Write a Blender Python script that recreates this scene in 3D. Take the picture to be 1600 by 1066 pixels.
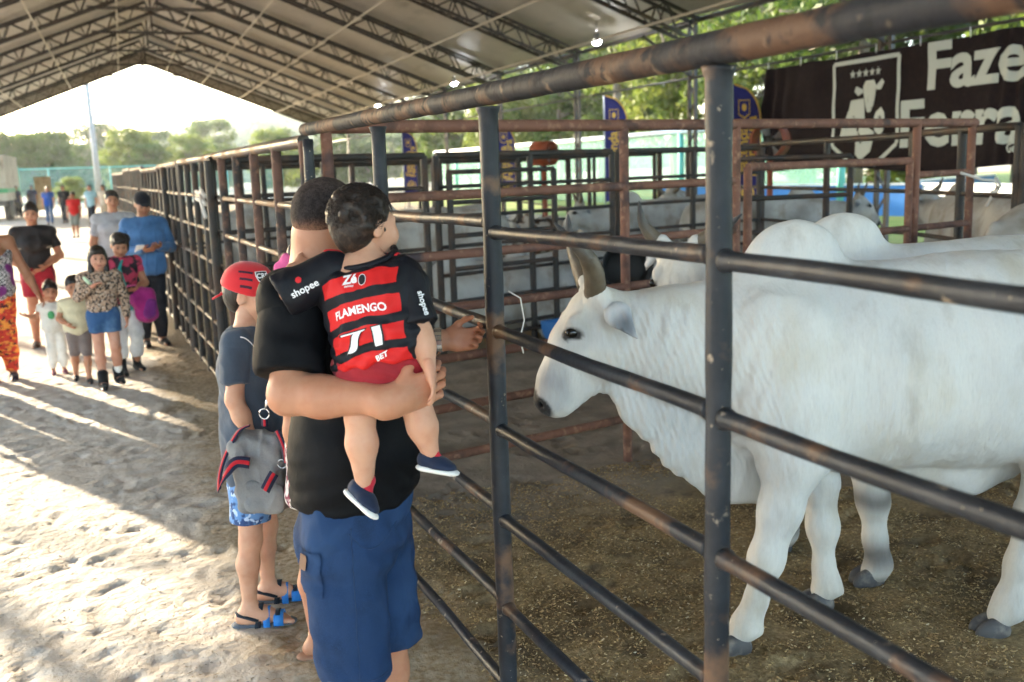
import bpy, bmesh, math, random
import numpy as np
from mathutils import Vector, Matrix, noise as mnoise
from mathutils.bvhtree import BVHTree

sc = bpy.context.scene
for o in list(bpy.data.objects):
    bpy.data.objects.remove(o, do_unlink=True)
R = math.radians

# ------------------------------------------------------------------ camera
cam_d = bpy.data.cameras.new('camera')
cam = bpy.data.objects.new('camera', cam_d)
sc.collection.objects.link(cam)
CAM = Vector((0, 0, 1.75))
fwd = Vector((0.3507, 0.9205, -0.1724)).normalized()
up = Vector((0.092, 0.149, 0.984))
right = fwd.cross(up).normalized()
up = right.cross(fwd).normalized()
m = Matrix.Identity(4)
for i in range(3):
    m[i][0] = right[i]; m[i][1] = up[i]; m[i][2] = -fwd[i]; m[i][3] = CAM[i]
cam.matrix_world = m
cam_d.sensor_width = 36.0
cam_d.lens = 34.99
cam_d.clip_start = 0.05
cam_d.clip_end = 3000
cam_d.dof.use_dof = True
cam_d.dof.focus_distance = 3.05
cam_d.dof.aperture_fstop = 3.6
sc.camera = cam

# ------------------------------------------------------------------ world, sun, exposure
SUN_AZ, SUN_EL = R(-25.0), R(14.3)          # azimuth from +Y towards +X
w = bpy.data.worlds.new('World'); sc.world = w; w.use_nodes = True
nt = w.node_tree; nt.nodes.clear()
sky = nt.nodes.new('ShaderNodeTexSky'); sky.sky_type = 'NISHITA'; sky.sun_disc = False
sky.sun_elevation = SUN_EL; sky.sun_rotation = SUN_AZ
sky.air_density = 1.0; sky.dust_density = 1.0; sky.ozone_density = 1.0; sky.altitude = 60
bg = nt.nodes.new('ShaderNodeBackground'); bg.inputs['Strength'].default_value = 0.15
wo = nt.nodes.new('ShaderNodeOutputWorld')
nt.links.new(sky.outputs[0], bg.inputs[0]); nt.links.new(bg.outputs[0], wo.inputs[0])
sun_d = bpy.data.lights.new('sun', 'SUN'); sun_d.energy = 3.3; sun_d.angle = R(0.6); sun_d.color = (1.0, 0.84, 0.62)
sun = bpy.data.objects.new('sun', sun_d); sc.collection.objects.link(sun)
sd = Vector((math.sin(SUN_AZ) * math.cos(SUN_EL), math.cos(SUN_AZ) * math.cos(SUN_EL), math.sin(SUN_EL)))
sun.rotation_euler = sd.to_track_quat('Z', 'Y').to_euler()
sun.location = (0, 0, 30)
sc.view_settings.view_transform = 'Standard'
try: sc.view_settings.look = 'None'
except Exception: pass
sc.view_settings.gamma = 1.0
sc.view_settings.use_curve_mapping = False
sc.view_settings.exposure = 3.15
sc.render.engine = 'CYCLES'
sc.cycles.max_bounces = 6
sc.cycles.diffuse_bounces = 4
sc.cycles.volume_bounces = 0
sc.cycles.use_adaptive_sampling = True
sc.cycles.adaptive_threshold = 0.03
sc.cycles.transparent_max_bounces = 12
sc.cycles.use_denoising = True
sc.cycles.sample_clamp_indirect = 6.0
sc.cycles.caustics_reflective = False
sc.cycles.caustics_refractive = False

# ------------------------------------------------------------------ object helpers
COL = sc.collection

def link(name, data, parent=None):
    o = bpy.data.objects.new(name, data)
    COL.objects.link(o)
    if parent is not None:
        o.parent = parent
    return o

def tag(o, label, cat, group=None, kind=None):
    if label: o['label'] = label
    if cat: o['category'] = cat
    if group: o['group'] = group
    if kind: o['kind'] = kind
    return o

def thing(name, label, cat, loc=(0, 0, 0), rz=0.0, group=None):
    o = link(name, None)
    o.location = loc; o.rotation_euler = (0, 0, rz)
    o.empty_display_size = 0.2
    return tag(o, label, cat, group)

def mesh_data(name, V, Fc, mats=(), smooth=False, cols=None, uvw=None):
    me = bpy.data.meshes.new(name)
    V = np.asarray(V, dtype=np.float32)
    if isinstance(Fc, np.ndarray):
        n, k = Fc.shape
        me.vertices.add(len(V)); me.vertices.foreach_set('co', V.ravel())
        me.loops.add(n * k); me.loops.foreach_set('vertex_index', Fc.astype(np.int32).ravel())
        me.polygons.add(n)
        me.polygons.foreach_set('loop_start', np.arange(0, n * k, k, dtype=np.int32))
        me.update(calc_edges=True)
        me.validate()
    else:
        me.from_pydata([tuple(map(float, v)) for v in V], [], Fc)
    for mt in (mats if isinstance(mats, (list, tuple)) else [mats]):
        me.materials.append(mt)
    if smooth:
        me.polygons.foreach_set('use_smooth', np.ones(len(me.polygons), dtype=bool))
    if cols is not None and len(cols) == len(me.vertices):
        a = me.attributes.new('col', 'FLOAT_COLOR', 'POINT')
        c4 = np.ones((len(cols), 4), dtype=np.float32); c4[:, :3] = cols
        a.data.foreach_set('color', c4.ravel())
    if uvw is not None and len(uvw) == len(me.vertices):
        a = me.attributes.new('uvw', 'FLOAT_VECTOR', 'POINT')
        a.data.foreach_set('vector', np.asarray(uvw, dtype=np.float32).ravel())
    me.update()
    return me

def obj(name, V, Fc, mats, parent=None, smooth=False, cols=None, uvw=None):
    return link(name, mesh_data(name, V, Fc, mats, smooth, cols, uvw), parent)

class MB:
    """collects simple shapes into one mesh"""
    def __init__(s): s.v = []; s.f = []; s.mi = []
    def add(s, V, Fc, mi=0):
        b = len(s.v); s.v += [tuple(map(float, p)) for p in V]
        for f in Fc: s.f.append(tuple(b + i for i in f)); s.mi.append(mi)
    def box(s, lo, hi, mi=0, mat4=None):
        x0, y0, z0 = lo; x1, y1, z1 = hi
        V = [(x0,y0,z0),(x1,y0,z0),(x1,y1,z0),(x0,y1,z0),(x0,y0,z1),(x1,y0,z1),(x1,y1,z1),(x0,y1,z1)]
        if mat4 is not None: V = [mat4 @ Vector(p) for p in V]
        s.add(V, [(0,3,2,1),(4,5,6,7),(0,1,5,4),(1,2,6,5),(2,3,7,6),(3,0,4,7)], mi)
    def bar(s, a, b, w, h=None, mi=0, upv=(0, 0, 1)):
        """rectangular bar from a to b"""
        a = Vector(a); b = Vector(b); h = h or w
        d = (b - a).normalized(); u_ = Vector(upv)
        if abs(d.dot(u_)) > 0.99: u_ = Vector((1, 0, 0))
        sx = d.cross(u_).normalized() * w / 2; sy = sx.cross(d).normalized() * h / 2
        V = [a-sx-sy, a+sx-sy, a+sx+sy, a-sx+sy, b-sx-sy, b+sx-sy, b+sx+sy, b-sx+sy]
        s.add(V, [(0,1,2,3)[::-1],(4,5,6,7),(0,1,5,4),(1,2,6,5),(2,3,7,6),(3,0,4,7)], mi)
    def tube(s, pts, rad, n=10, mi=0, cap=True, flat=1.0, upv=(0, 0, 1)):
        pts = [Vector(p) for p in pts]
        if not hasattr(rad, '__len__'): rad = [rad] * len(pts)
        b = len(s.v)
        for i, p in enumerate(pts):
            d = (pts[min(i+1, len(pts)-1)] - pts[max(i-1, 0)])
            d = d.normalized() if d.length > 1e-9 else Vector((0, 0, 1))
            u_ = Vector(upv)
            if abs(d.dot(u_)) > 0.98: u_ = Vector((1, 0, 0))
            sx = d.cross(u_).normalized(); sy = sx.cross(d).normalized()
            for k in range(n):
                t = 2 * math.pi * k / n
                s.v.append(tuple(p + sx * math.cos(t) * rad[i] + sy * math.sin(t) * rad[i] * flat))
        for i in range(len(pts) - 1):
            for k in range(n):
                k2 = (k + 1) % n
                s.f.append((b+i*n+k, b+i*n+k2, b+(i+1)*n+k2, b+(i+1)*n+k)); s.mi.append(mi)
        if cap:
            s.f.append(tuple(b + k for k in range(n))[::-1]); s.mi.append(mi)
            e = b + (len(pts) - 1) * n
            s.f.append(tuple(e + k for k in range(n))); s.mi.append(mi)
    def lathe(s, prof, c=(0, 0, 0), n=20, mi=0, mat4=None):
        b = len(s.v)
        for (r, z) in prof:
            for k in range(n):
                t = 2 * math.pi * k / n
                p = Vector((r * math.cos(t), r * math.sin(t), z))
                if mat4 is not None: p = mat4 @ p
                s.v.append(tuple(p + Vector(c)))
        for i in range(len(prof) - 1):
            for k in range(n):
                k2 = (k + 1) % n
                s.f.append((b+i*n+k, b+i*n+k2, b+(i+1)*n+k2, b+(i+1)*n+k)); s.mi.append(mi)
    def build(s, name, mats, parent=None, smooth=False):
        o = obj(name, s.v, s.f, mats, parent, smooth)
        if any(s.mi): o.data.polygons.foreach_set('material_index', s.mi)
        return o

# ------------------------------------------------------------------ numpy noise
def vnoise(P, scale=1.0, seed=0):
    P = np.asarray(P, dtype=np.float64) * scale + seed * 17.31
    i = np.floor(P).astype(np.int64); f = P - i; f = f * f * (3 - 2 * f)
    def h(a, b, c):
        n = (a * 374761393 + b * 668265263 + c * 1274126177 + seed * 144665) & 0x7fffffff
        n = (n ^ (n >> 13)) * 1274126177 & 0x7fffffff
        n = (n ^ (n >> 16)) & 0xffff
        return n / 65535.0
    x, y, z = i[:, 0], i[:, 1], i[:, 2]; fx, fy, fz = f[:, 0], f[:, 1], f[:, 2]
    def L(a, b, t): return a + (b - a) * t
    return L(L(L(h(x,y,z), h(x+1,y,z), fx), L(h(x,y+1,z), h(x+1,y+1,z), fx), fy),
             L(L(h(x,y,z+1), h(x+1,y,z+1), fx), L(h(x,y+1,z+1), h(x+1,y+1,z+1), fx), fy), fz) * 2 - 1

def fbm(P, scale, seed=0, oct=3, stretch=(1, 1, 1)):
    P = np.asarray(P, dtype=np.float64) * np.array(stretch)
    r = 0; a = 1.0; t = 0
    for k in range(oct):
        r = r + a * vnoise(P, scale * 2 ** k, seed + k); t += a; a *= .5
    return r / t

def sstep(a, b, x):
    t = np.clip((x - a) / (b - a), 0, 1); return t * t * (3 - 2 * t)

# ------------------------------------------------------------------ smooth bodies from a distance field
def V3(p): return np.array(p, dtype=np.float64)

def cap(a, b, r1, r2=None, k=0.03, flat=None, sub=False):
    """tapered capsule; flat=(axis, factor) widens it along an axis"""
    return ('cap', V3(a), V3(b), float(r1), float(r1 if r2 is None else r2), k, flat, sub)

def ell(c, r, rot=None, k=0.03, sub=False):
    return ('ell', V3(c), V3(r), None if rot is None else np.array(rot, dtype=np.float64), k, None, sub)

def rbox(c, half, rot=None, r=.02, k=0.02, sub=False):
    return ('box', V3(c), V3(half), None if rot is None else np.array(rot, dtype=np.float64), k, r, sub)

def chain(pts, rads, k=0.03, flat=None):
    return [cap(pts[i], pts[i+1], rads[i], rads[i+1], k, flat) for i in range(len(pts) - 1)]

def rot3(rx=0, ry=0, rz=0):
    return np.array(Matrix.Rotation(R(rz), 3, 'Z') @ Matrix.Rotation(R(ry), 3, 'Y') @ Matrix.Rotation(R(rx), 3, 'X'))

def grow(prims, d):
    out = []
    for p in prims:
        if p[0] == 'cap': out.append(('cap', p[1], p[2], p[3] + d, p[4] + d, p[5], p[6], p[7]))
        else: out.append((p[0], p[1], p[2] + d, p[3], p[4], p[5], p[6]))
    return out

def polygonize(prims, h, cuts=(), disp=None, pad=0.02):
    """cuts: (point, normal) keep the side opposite to the normal. Returns verts, quads"""
    lo = np.full(3, 1e9); hi = -lo
    bb = []
    for p in prims:
        if p[0] == 'cap':
            rr = max(p[3], p[4]) * (max(1.0, p[6][1]) if p[6] else 1.0)
            l = np.minimum(p[1], p[2]) - rr; u_ = np.maximum(p[1], p[2]) + rr; k = p[5]
        else:
            rr = (p[2].max() * (1.75 if p[0] == 'box' else 1.0)) if p[3] is not None else p[2]
            l = p[1] - rr; u_ = p[1] + rr; k = p[4]
        sub = p[-1]
        bb.append((l - k - 2*h, u_ + k + 2*h))
        if not sub:
            lo = np.minimum(lo, l); hi = np.maximum(hi, u_)
    lo = lo - pad - 2*h; hi = hi + pad + 2*h
    n = np.ceil((hi - lo) / h).astype(int) + 1
    ax = [lo[i] + h * np.arange(n[i]) for i in range(3)]
    F = np.full(tuple(n), 0.3, dtype=np.float32)
    for p, (l, u_) in zip(prims, bb):
        i0 = np.clip(np.floor((l - lo) / h).astype(int), 0, n); i1 = np.clip(np.ceil((u_ - lo) / h).astype(int) + 1, 0, n)
        if np.any(i1 <= i0): continue
        X = ax[0][i0[0]:i1[0], None, None].astype(np.float32); Y = ax[1][None, i0[1]:i1[1], None].astype(np.float32); Z = ax[2][None, None, i0[2]:i1[2]].astype(np.float32)
        if p[0] == 'cap':
            a, b, r1, r2, k, flat, sub = p[1:]
            dx, dy, dz = X - a[0], Y - a[1], Z - a[2]
            ba = b - a
            if flat is not None:
                axv = V3(flat[0]); axv = axv / np.linalg.norm(axv); s_ = 1.0 / flat[1] - 1.0
                q = (dx * axv[0] + dy * axv[1] + dz * axv[2]) * s_
                dx = dx + q * axv[0]; dy = dy + q * axv[1]; dz = dz + q * axv[2]
                ba = ba + axv * (ba @ axv) * s_
            L2 = max(ba @ ba, 1e-9)
            t = np.clip((dx * ba[0] + dy * ba[1] + dz * ba[2]) / L2, 0, 1)
            D = np.sqrt((dx - t * ba[0]) ** 2 + (dy - t * ba[1]) ** 2 + (dz - t * ba[2]) ** 2) - (r1 + (r2 - r1) * t)
        else:
            c, r, rot, k, _, sub = p[1:]
            dx, dy, dz = X - c[0], Y - c[1], Z - c[2]
            if rot is not None:
                ex = dx * rot[0, 0] + dy * rot[1, 0] + dz * rot[2, 0]
                ey = dx * rot[0, 1] + dy * rot[1, 1] + dz * rot[2, 1]
                ez = dx * rot[0, 2] + dy * rot[1, 2] + dz * rot[2, 2]
            else: ex, ey, ez = dx, dy, dz
            if p[0] == 'box':
                rad_ = p[5]; qx, qy, qz = np.abs(ex) - r[0] + rad_, np.abs(ey) - r[1] + rad_, np.abs(ez) - r[2] + rad_
                D = np.sqrt(np.maximum(qx, 0) ** 2 + np.maximum(qy, 0) ** 2 + np.maximum(qz, 0) ** 2) + np.minimum(np.maximum(np.maximum(qx, qy), qz), 0) - rad_
            else:
              k0 = np.sqrt((ex / r[0]) ** 2 + (ey / r[1]) ** 2 + (ez / r[2]) ** 2)
              k1 = np.sqrt((ex / r[0] ** 2) ** 2 + (ey / r[1] ** 2) ** 2 + (ez / r[2] ** 2) ** 2)
              D = k0 * (k0 - 1.0) / np.maximum(k1, 1e-6)
        S = F[i0[0]:i1[0], i0[1]:i1[1], i0[2]:i1[2]]
        k = max(k, 1e-4)
        if sub:
            D = -D
            hh = np.maximum(k - np.abs(S - D), 0) / k
            S[...] = np.maximum(S, D) + hh * hh * k * .25
        else:
            hh = np.maximum(k - np.abs(S - D), 0) / k
            S[...] = np.minimum(S, D) - hh * hh * k * .25
    for (pt, nr) in cuts:
        pt = V3(pt); nr = V3(nr) / np.linalg.norm(nr)
        D = (ax[0][:, None, None] - pt[0]) * nr[0] + (ax[1][None, :, None] - pt[1]) * nr[1] + (ax[2][None, None, :] - pt[2]) * nr[2]
        F = np.maximum(F, D.astype(np.float32))
    ins = F < 0
    c = np.zeros(tuple(n - 1), dtype=np.uint8)
    for a in (0, 1):
        for b in (0, 1):
            for d in (0, 1):
                c += ins[a:n[0]-1+a, b:n[1]-1+b, d:n[2]-1+d]
    act = (c > 0) & (c < 8)
    I = np.argwhere(act)
    idx = np.full(tuple(n - 1), -1, dtype=np.int64); idx[act] = np.arange(len(I))
    acc = np.zeros((len(I), 3)); cnt = np.zeros(len(I))
    for axis in range(3):
        o1, o2 = [q for q in range(3) if q != axis]
        for a in (0, 1):
            for b in (0, 1):
                p0 = I.copy(); p0[:, o1] += a; p0[:, o2] += b
                p1 = p0.copy(); p1[:, axis] += 1
                f0 = F[p0[:, 0], p0[:, 1], p0[:, 2]]; f1 = F[p1[:, 0], p1[:, 1], p1[:, 2]]
                mk = (f0 < 0) != (f1 < 0)
                t = np.where(mk, f0 / np.where(np.abs(f0 - f1) < 1e-9, 1, f0 - f1), 0)
                P = p0.astype(float); P[:, axis] += t
                acc += P * mk[:, None]; cnt += mk
    Vt = lo + h * acc / np.maximum(cnt, 1)[:, None]
    quads = []
    for axis in range(3):
        o1, o2 = [(1, 2), (2, 0), (0, 1)][axis]
        sl0 = [slice(None)] * 3; sl1 = [slice(None)] * 3
        sl0[axis] = slice(0, -1); sl1[axis] = slice(1, None)
        A = ins[tuple(sl0)]; B = ins[tuple(sl1)]
        E = np.argwhere(A != B)
        E = E[(E[:, o1] > 0) & (E[:, o2] > 0) & (E[:, o1] < n[o1] - 1) & (E[:, o2] < n[o2] - 1)]
        fl = A[E[:, 0], E[:, 1], E[:, 2]]
        def cid(d1, d2):
            q = E.copy(); q[:, o1] += d1; q[:, o2] += d2
            return idx[q[:, 0], q[:, 1], q[:, 2]]
        Q = np.stack([cid(-1, -1), cid(0, -1), cid(0, 0), cid(-1, 0)], 1)
        Q[~fl] = Q[~fl][:, ::-1]
        quads.append(Q)
    Q = np.concatenate(quads)
    Q = Q[(Q >= 0).all(1)]
    return Vt, Q

def vnormals(V, Q):
    n = np.cross(V[Q[:, 2]] - V[Q[:, 0]], V[Q[:, 3]] - V[Q[:, 1]])
    N = np.zeros_like(V)
    for i in range(4): np.add.at(N, Q[:, i], n)
    return N / np.maximum(np.linalg.norm(N, axis=1), 1e-12)[:, None]

def relax(V, Q, it=2, lam=0.5):
    for _ in range(it):
        S = np.zeros_like(V); c = np.zeros(len(V))
        for i in range(4):
            a = Q[:, i]; b = Q[:, (i + 1) % 4]
            np.add.at(S, a, V[b]); np.add.at(S, b, V[a]); np.add.at(c, a, 1); np.add.at(c, b, 1)
        V = V + lam * (S / np.maximum(c, 1)[:, None] - V)
    return V

def join(parts):
    Vs, Qs, Cs, b = [], [], [], 0
    for V, Q, C_ in parts:
        Vs.append(V); Qs.append(Q + b); Cs.append(C_); b += len(V)
    return np.concatenate(Vs), np.concatenate(Qs), np.concatenate(Cs)

# ------------------------------------------------------------------ materials
def new_mat(name):
    m_ = bpy.data.materials.new(name); m_.use_nodes = True
    nt_ = m_.node_tree; nt_.nodes.clear()
    out = nt_.nodes.new('ShaderNodeOutputMaterial'); bs = nt_.nodes.new('ShaderNodeBsdfPrincipled')
    nt_.links.new(bs.outputs[0], out.inputs[0])
    return m_, nt_, bs, out

def N(nt_, t, **kw):
    n_ = nt_.nodes.new(t)
    for k_, v_ in kw.items(): setattr(n_, k_, v_)
    return n_

def coord(nt_, mode, stretch=(1, 1, 1)):
    if mode == 'pos':
        src = N(nt_, 'ShaderNodeNewGeometry').outputs['Position']
    elif mode == 'obj':
        src = N(nt_, 'ShaderNodeTexCoord').outputs['Object']
    else:
        a = N(nt_, 'ShaderNodeAttribute'); a.attribute_name = mode; src = a.outputs['Vector']
    if tuple(stretch) != (1, 1, 1):
        mp = N(nt_, 'ShaderNodeMapping'); mp.inputs['Scale'].default_value = stretch
        nt_.links.new(src, mp.inputs[0]); src = mp.outputs[0]
    return src

def ramp_noise(nt_, mode, scale, lo, hi, detail=4, stretch=(1, 1, 1), rough=.55):
    nz = N(nt_, 'ShaderNodeTexNoise'); nz.inputs['Scale'].default_value = scale; nz.inputs['Detail'].default_value = detail; nz.inputs['Roughness'].default_value = rough
    nt_.links.new(coord(nt_, mode, stretch), nz.inputs['Vector'])
    mr = N(nt_, 'ShaderNodeMapRange'); mr.inputs['From Min'].default_value = lo; mr.inputs['From Max'].default_value = hi
    nt_.links.new(nz.outputs['Fac'], mr.inputs['Value'])
    return mr.outputs[0]

def mixc(nt_, fac, a, b, blend='MIX'):
    mx = N(nt_, 'ShaderNodeMix'); mx.data_type = 'RGBA'; mx.blend_type = blend
    if isinstance(fac, (int, float)): mx.inputs[0].default_value = fac
    else: nt_.links.new(fac, mx.inputs[0])
    for s_, v_ in ((6, a), (7, b)):
        if hasattr(v_, 'is_output'): nt_.links.new(v_, mx.inputs[s_])
        else: mx.inputs[s_].default_value = tuple(v_)[:3] + (1,)
    return mx.outputs[2]

def mat(name, col, rough=.7, metal=0., layers=(), bumps=(), vcol=None, spec=.4, mode='pos', rough2=None, sss=0., emit=None, sheen=0., alpha=1.0):
    m_, nt_, bs, out = new_mat(name)
    if vcol:
        a = N(nt_, 'ShaderNodeAttribute'); a.attribute_name = vcol; cur = a.outputs['Color']
    else:
        rgb = N(nt_, 'ShaderNodeRGB'); rgb.outputs[0].default_value = tuple(col) + (1,); cur = rgb.outputs[0]
    rf = None
    for L in layers:
        c2, scale, lo, hi = L[:4]; det = L[4] if len(L) > 4 else 4; st = L[5] if len(L) > 5 else (1, 1, 1); bl = L[6] if len(L) > 6 else 'MIX'
        f = ramp_noise(nt_, mode, scale, lo, hi, det, st)
        cur = mixc(nt_, f, cur, c2, bl); rf = f
    nt_.links.new(cur, bs.inputs['Base Color'])
    bs.inputs['Roughness'].default_value = rough
    if rough2 is not None and rf is not None:
        mr = N(nt_, 'ShaderNodeMapRange'); mr.inputs['To Min'].default_value = rough; mr.inputs['To Max'].default_value = rough2
        nt_.links.new(rf, mr.inputs['Value']); nt_.links.new(mr.outputs[0], bs.inputs['Roughness'])
    bs.inputs['Metallic'].default_value = metal
    bs.inputs['Specular IOR Level'].default_value = spec
    if sss:
        bs.inputs['Subsurface Weight'].default_value = sss; bs.inputs['Subsurface Radius'].default_value = (.012, .005, .003); bs.inputs['Subsurface Scale'].default_value = 0.6
    if sheen:
        bs.inputs['Sheen Weight'].default_value = sheen; bs.inputs['Sheen Roughness'].default_value = .5
    if emit:
        bs.inputs['Emission Color'].default_value = tuple(emit[0]) + (1,); bs.inputs['Emission Strength'].default_value = emit[1]
    prev = None
    for B in bumps:
        scale, st, dist = B[:3]; stretch = B[3] if len(B) > 3 else (1, 1, 1); det = B[4] if len(B) > 4 else 4
        nz = N(nt_, 'ShaderNodeTexNoise'); nz.inputs['Scale'].default_value = scale; nz.inputs['Detail'].default_value = det
        nt_.links.new(coord(nt_, mode, stretch), nz.inputs['Vector'])
        bp = N(nt_, 'ShaderNodeBump'); bp.inputs['Strength'].default_value = st; bp.inputs['Distance'].default_value = dist
        nt_.links.new(nz.outputs['Fac'], bp.inputs['Height'])
        if prev: nt_.links.new(prev, bp.inputs['Normal'])
        prev = bp.outputs[0]
    if prev: nt_.links.new(prev, bs.inputs['Normal'])
    return m_

# ================================================================== materials of the setting
M = {}
M['black_pipe'] = mat('black_pipe', (.0125, .0155, .022), rough=.48, spec=.28,
    layers=[((.030, .034, .042), 9, .45, .75, 5), ((.12, .068, .042), 5.5, .54, .64, 9), ((.26, .21, .16), 19, .65, .70, 9), ((.28, .23, .18), 60, .69, .72, 6)], rough2=.85,
    bumps=[(60, .25, .004), (220, .2, .002)])
M['black_top'] = mat('black_top', (.016, .018, .024), rough=.66, spec=.2,
    layers=[((.085, .048, .032), 4.2, .47, .56, 9), ((.20, .145, .10), 13, .60, .70, 6), ((.016, .017, .021), 22, .54, .62, 7)], rough2=.8,
    bumps=[(45, .4, .005), (200, .3, .003)])
M['rust_pipe'] = mat('rust_pipe', (.175, .082, .058), rough=.78, spec=.3,
    layers=[((.085, .045, .036), 7, .48, .68, 7), ((.30, .17, .11), 24, .55, .72, 6), ((.05, .035, .04), 3.5, .60, .72, 6)], bumps=[(90, .35, .004), (260, .3, .002)])
M['dark_pipe'] = mat('dark_pipe', (.026, .022, .021), rough=.6, spec=.4,
    layers=[((.075, .045, .032), 5, .48, .66, 6)], rough2=.8, bumps=[(60, .2, .003)])
M['tan_pipe'] = mat('tan_pipe', (.045, .040, .036), rough=.4, spec=.5,
    layers=[((.20, .12, .07), 4, .45, .62, 6)], rough2=.75, bumps=[(60, .2, .003)])
M['rust_dark'] = mat('rust_dark', (.11, .058, .045), rough=.75, spec=.3, layers=[((.03, .028, .03), 4, .45, .6, 6), ((.20, .11, .075), 20, .55, .7, 6)], bumps=[(90, .3, .003)])
M['steel_dark'] = mat('steel_dark', (.045, .040, .038), rough=.55, metal=.0, layers=[((.09, .06, .045), 3, .5, .7)])
M['cream_tube'] = mat('cream_tube', (.55, .49, .40), rough=.6)
M['galv'] = mat('galv', (.34, .35, .36), rough=.45, metal=.5)
M['concrete'] = mat('concrete', (.42, .40, .37), rough=.9, layers=[((.32, .30, .27), 6, .4, .7)])

def roof_mat():
    m_, nt_, bs, out = new_mat('roof_tarp')
    f = ramp_noise(nt_, 'pos', .5, .4, .65, 5, (1, 1, 1))
    c = mixc(nt_, f, (.45, .40, .345), (.37, .325, .275))
    f2 = ramp_noise(nt_, 'pos', 2.2, .55, .75, 6, (1, .25, 1))
    c = mixc(nt_, f2, c, (.28, .24, .20))
    nt_.links.new(c, bs.inputs['Base Color']); bs.inputs['Roughness'].default_value = .55
    tr = N(nt_, 'ShaderNodeBsdfTranslucent'); nt_.links.new(c, tr.inputs[0])
    mx = N(nt_, 'ShaderNodeMixShader'); mx.inputs[0].default_value = .09
    nt_.links.new(bs.outputs[0], mx.inputs[1]); nt_.links.new(tr.outputs[0], mx.inputs[2]); nt_.links.new(mx.outputs[0], out.inputs[0])
    return m_
M['roof'] = roof_mat()

def ground_mat():
    m_, nt_, bs, out = new_mat('ground_sand')
    sep = N(nt_, 'ShaderNodeSeparateXYZ'); nt_.links.new(N(nt_, 'ShaderNodeNewGeometry').outputs['Position'], sep.inputs[0])
    X, Y = sep.outputs[0], sep.outputs[1]
    def math_(op, a, b):
        n_ = N(nt_, 'ShaderNodeMath'); n_.operation = op
        for i_, v_ in ((0, a), (1, b)):
            if isinstance(v_, (int, float)): n_.inputs[i_].default_value = v_
            else: nt_.links.new(v_, n_.inputs[i_])
        return n_.outputs[0]
    def mr(v, a, b):
        n_ = N(nt_, 'ShaderNodeMapRange'); n_.inputs['From Min'].default_value = a; n_.inputs['From Max'].default_value = b
        n_.interpolation_type = 'SMOOTHSTEP'
        nt_.links.new(v, n_.inputs['Value']); return n_.outputs[0]
    wob = ramp_noise(nt_, 'pos', 1.6, .2, .8, 5)
    # sand of the aisle
    sand = mixc(nt_, ramp_noise(nt_, 'pos', 1.1, .35, .65, 6), (.55, .505, .445), (.48, .44, .39))
    sand = mixc(nt_, ramp_noise(nt_, 'pos', 7, .50, .68, 6), sand, (.62, .59, .54))
    sand = mixc(nt_, ramp_noise(nt_, 'pos', 40, .56, .74, 5), sand, (.43, .37, .29))
    # spilled feed along the fence foot
    spill = mixc(nt_, ramp_noise(nt_, 'pos', 30, .4, .62, 6), (.40, .33, .24), (.26, .19, .11))
    # bedding of the pens
    bed = mixc(nt_, ramp_noise(nt_, 'pos', 55, .40, .62, 6), (.20, .142, .072), (.32, .235, .125))
    bed = mixc(nt_, ramp_noise(nt_, 'pos', 2.3, .46, .62, 6), bed, (.115, .080, .043))
    bed = mixc(nt_, ramp_noise(nt_, 'pos', 6.5, .56, .72, 6), bed, (.07, .050, .031))
    dirt = mixc(nt_, ramp_noise(nt_, 'pos', 3.2, .4, .65, 7), (.24, .205, .165), (.15, .125, .10))
    pen = mixc(nt_, mr(math_('ADD', Y, math_('MULTIPLY', wob, 1.2)), 4.5, 5.6), bed, dirt)
    pen = mixc(nt_, mr(Y, 8.2, 9.5), pen, mixc(nt_, ramp_noise(nt_, 'pos', 1.2, .4, .6, 5), (.30, .23, .14), (.20, .16, .11)))
    fx = math_('ADD', math_('MULTIPLY', Y, .0437), X)          # 1.014 on the fence line
    fx = math_('ADD', fx, math_('MULTIPLY', math_('SUBTRACT', wob, .5), .55))
    g = mixc(nt_, mr(fx, .35, .72), sand, spill)
    g = mixc(nt_, mr(fx, .78, 1.45), g, pen)
    # grass and pale yard outside the tent
    grass = mixc(nt_, ramp_noise(nt_, 'pos', .35, .4, .6, 6), (.16, .22, .04), (.24, .25, .07))
    g = mixc(nt_, mr(math_('ADD', X, math_('MULTIPLY', wob, 1.0)), 14.0, 15.2), g, grass)
    yard = mixc(nt_, ramp_noise(nt_, 'pos', .12, .4, .6, 5), (.44, .38, .28), (.34, .31, .20))
    g = mixc(nt_, mr(Y, 60, 74), g, yard)
    nt_.links.new(g, bs.inputs['Base Color']); bs.inputs['Roughness'].default_value = .95; bs.inputs['Specular IOR Level'].default_value = .15
    prev = None
    for scale, st, dist in ((9, .5, .03), (34, .55, .014), (150, .5, .004)):
        nz = N(nt_, 'ShaderNodeTexNoise'); nz.inputs['Scale'].default_value = scale; nz.inputs['Detail'].default_value = 6
        nt_.links.new(coord(nt_, 'pos'), nz.inputs['Vector'])
        bp = N(nt_, 'ShaderNodeBump'); bp.inputs['Strength'].default_value = st; bp.inputs['Distance'].default_value = dist
        nt_.links.new(nz.outputs['Fac'], bp.inputs['Height'])
        if prev: nt_.links.new(prev, bp.inputs['Normal'])
        prev = bp.outputs[0]
    nt_.links.new(prev, bs.inputs['Normal'])
    return m_
M['ground'] = ground_mat()

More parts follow.
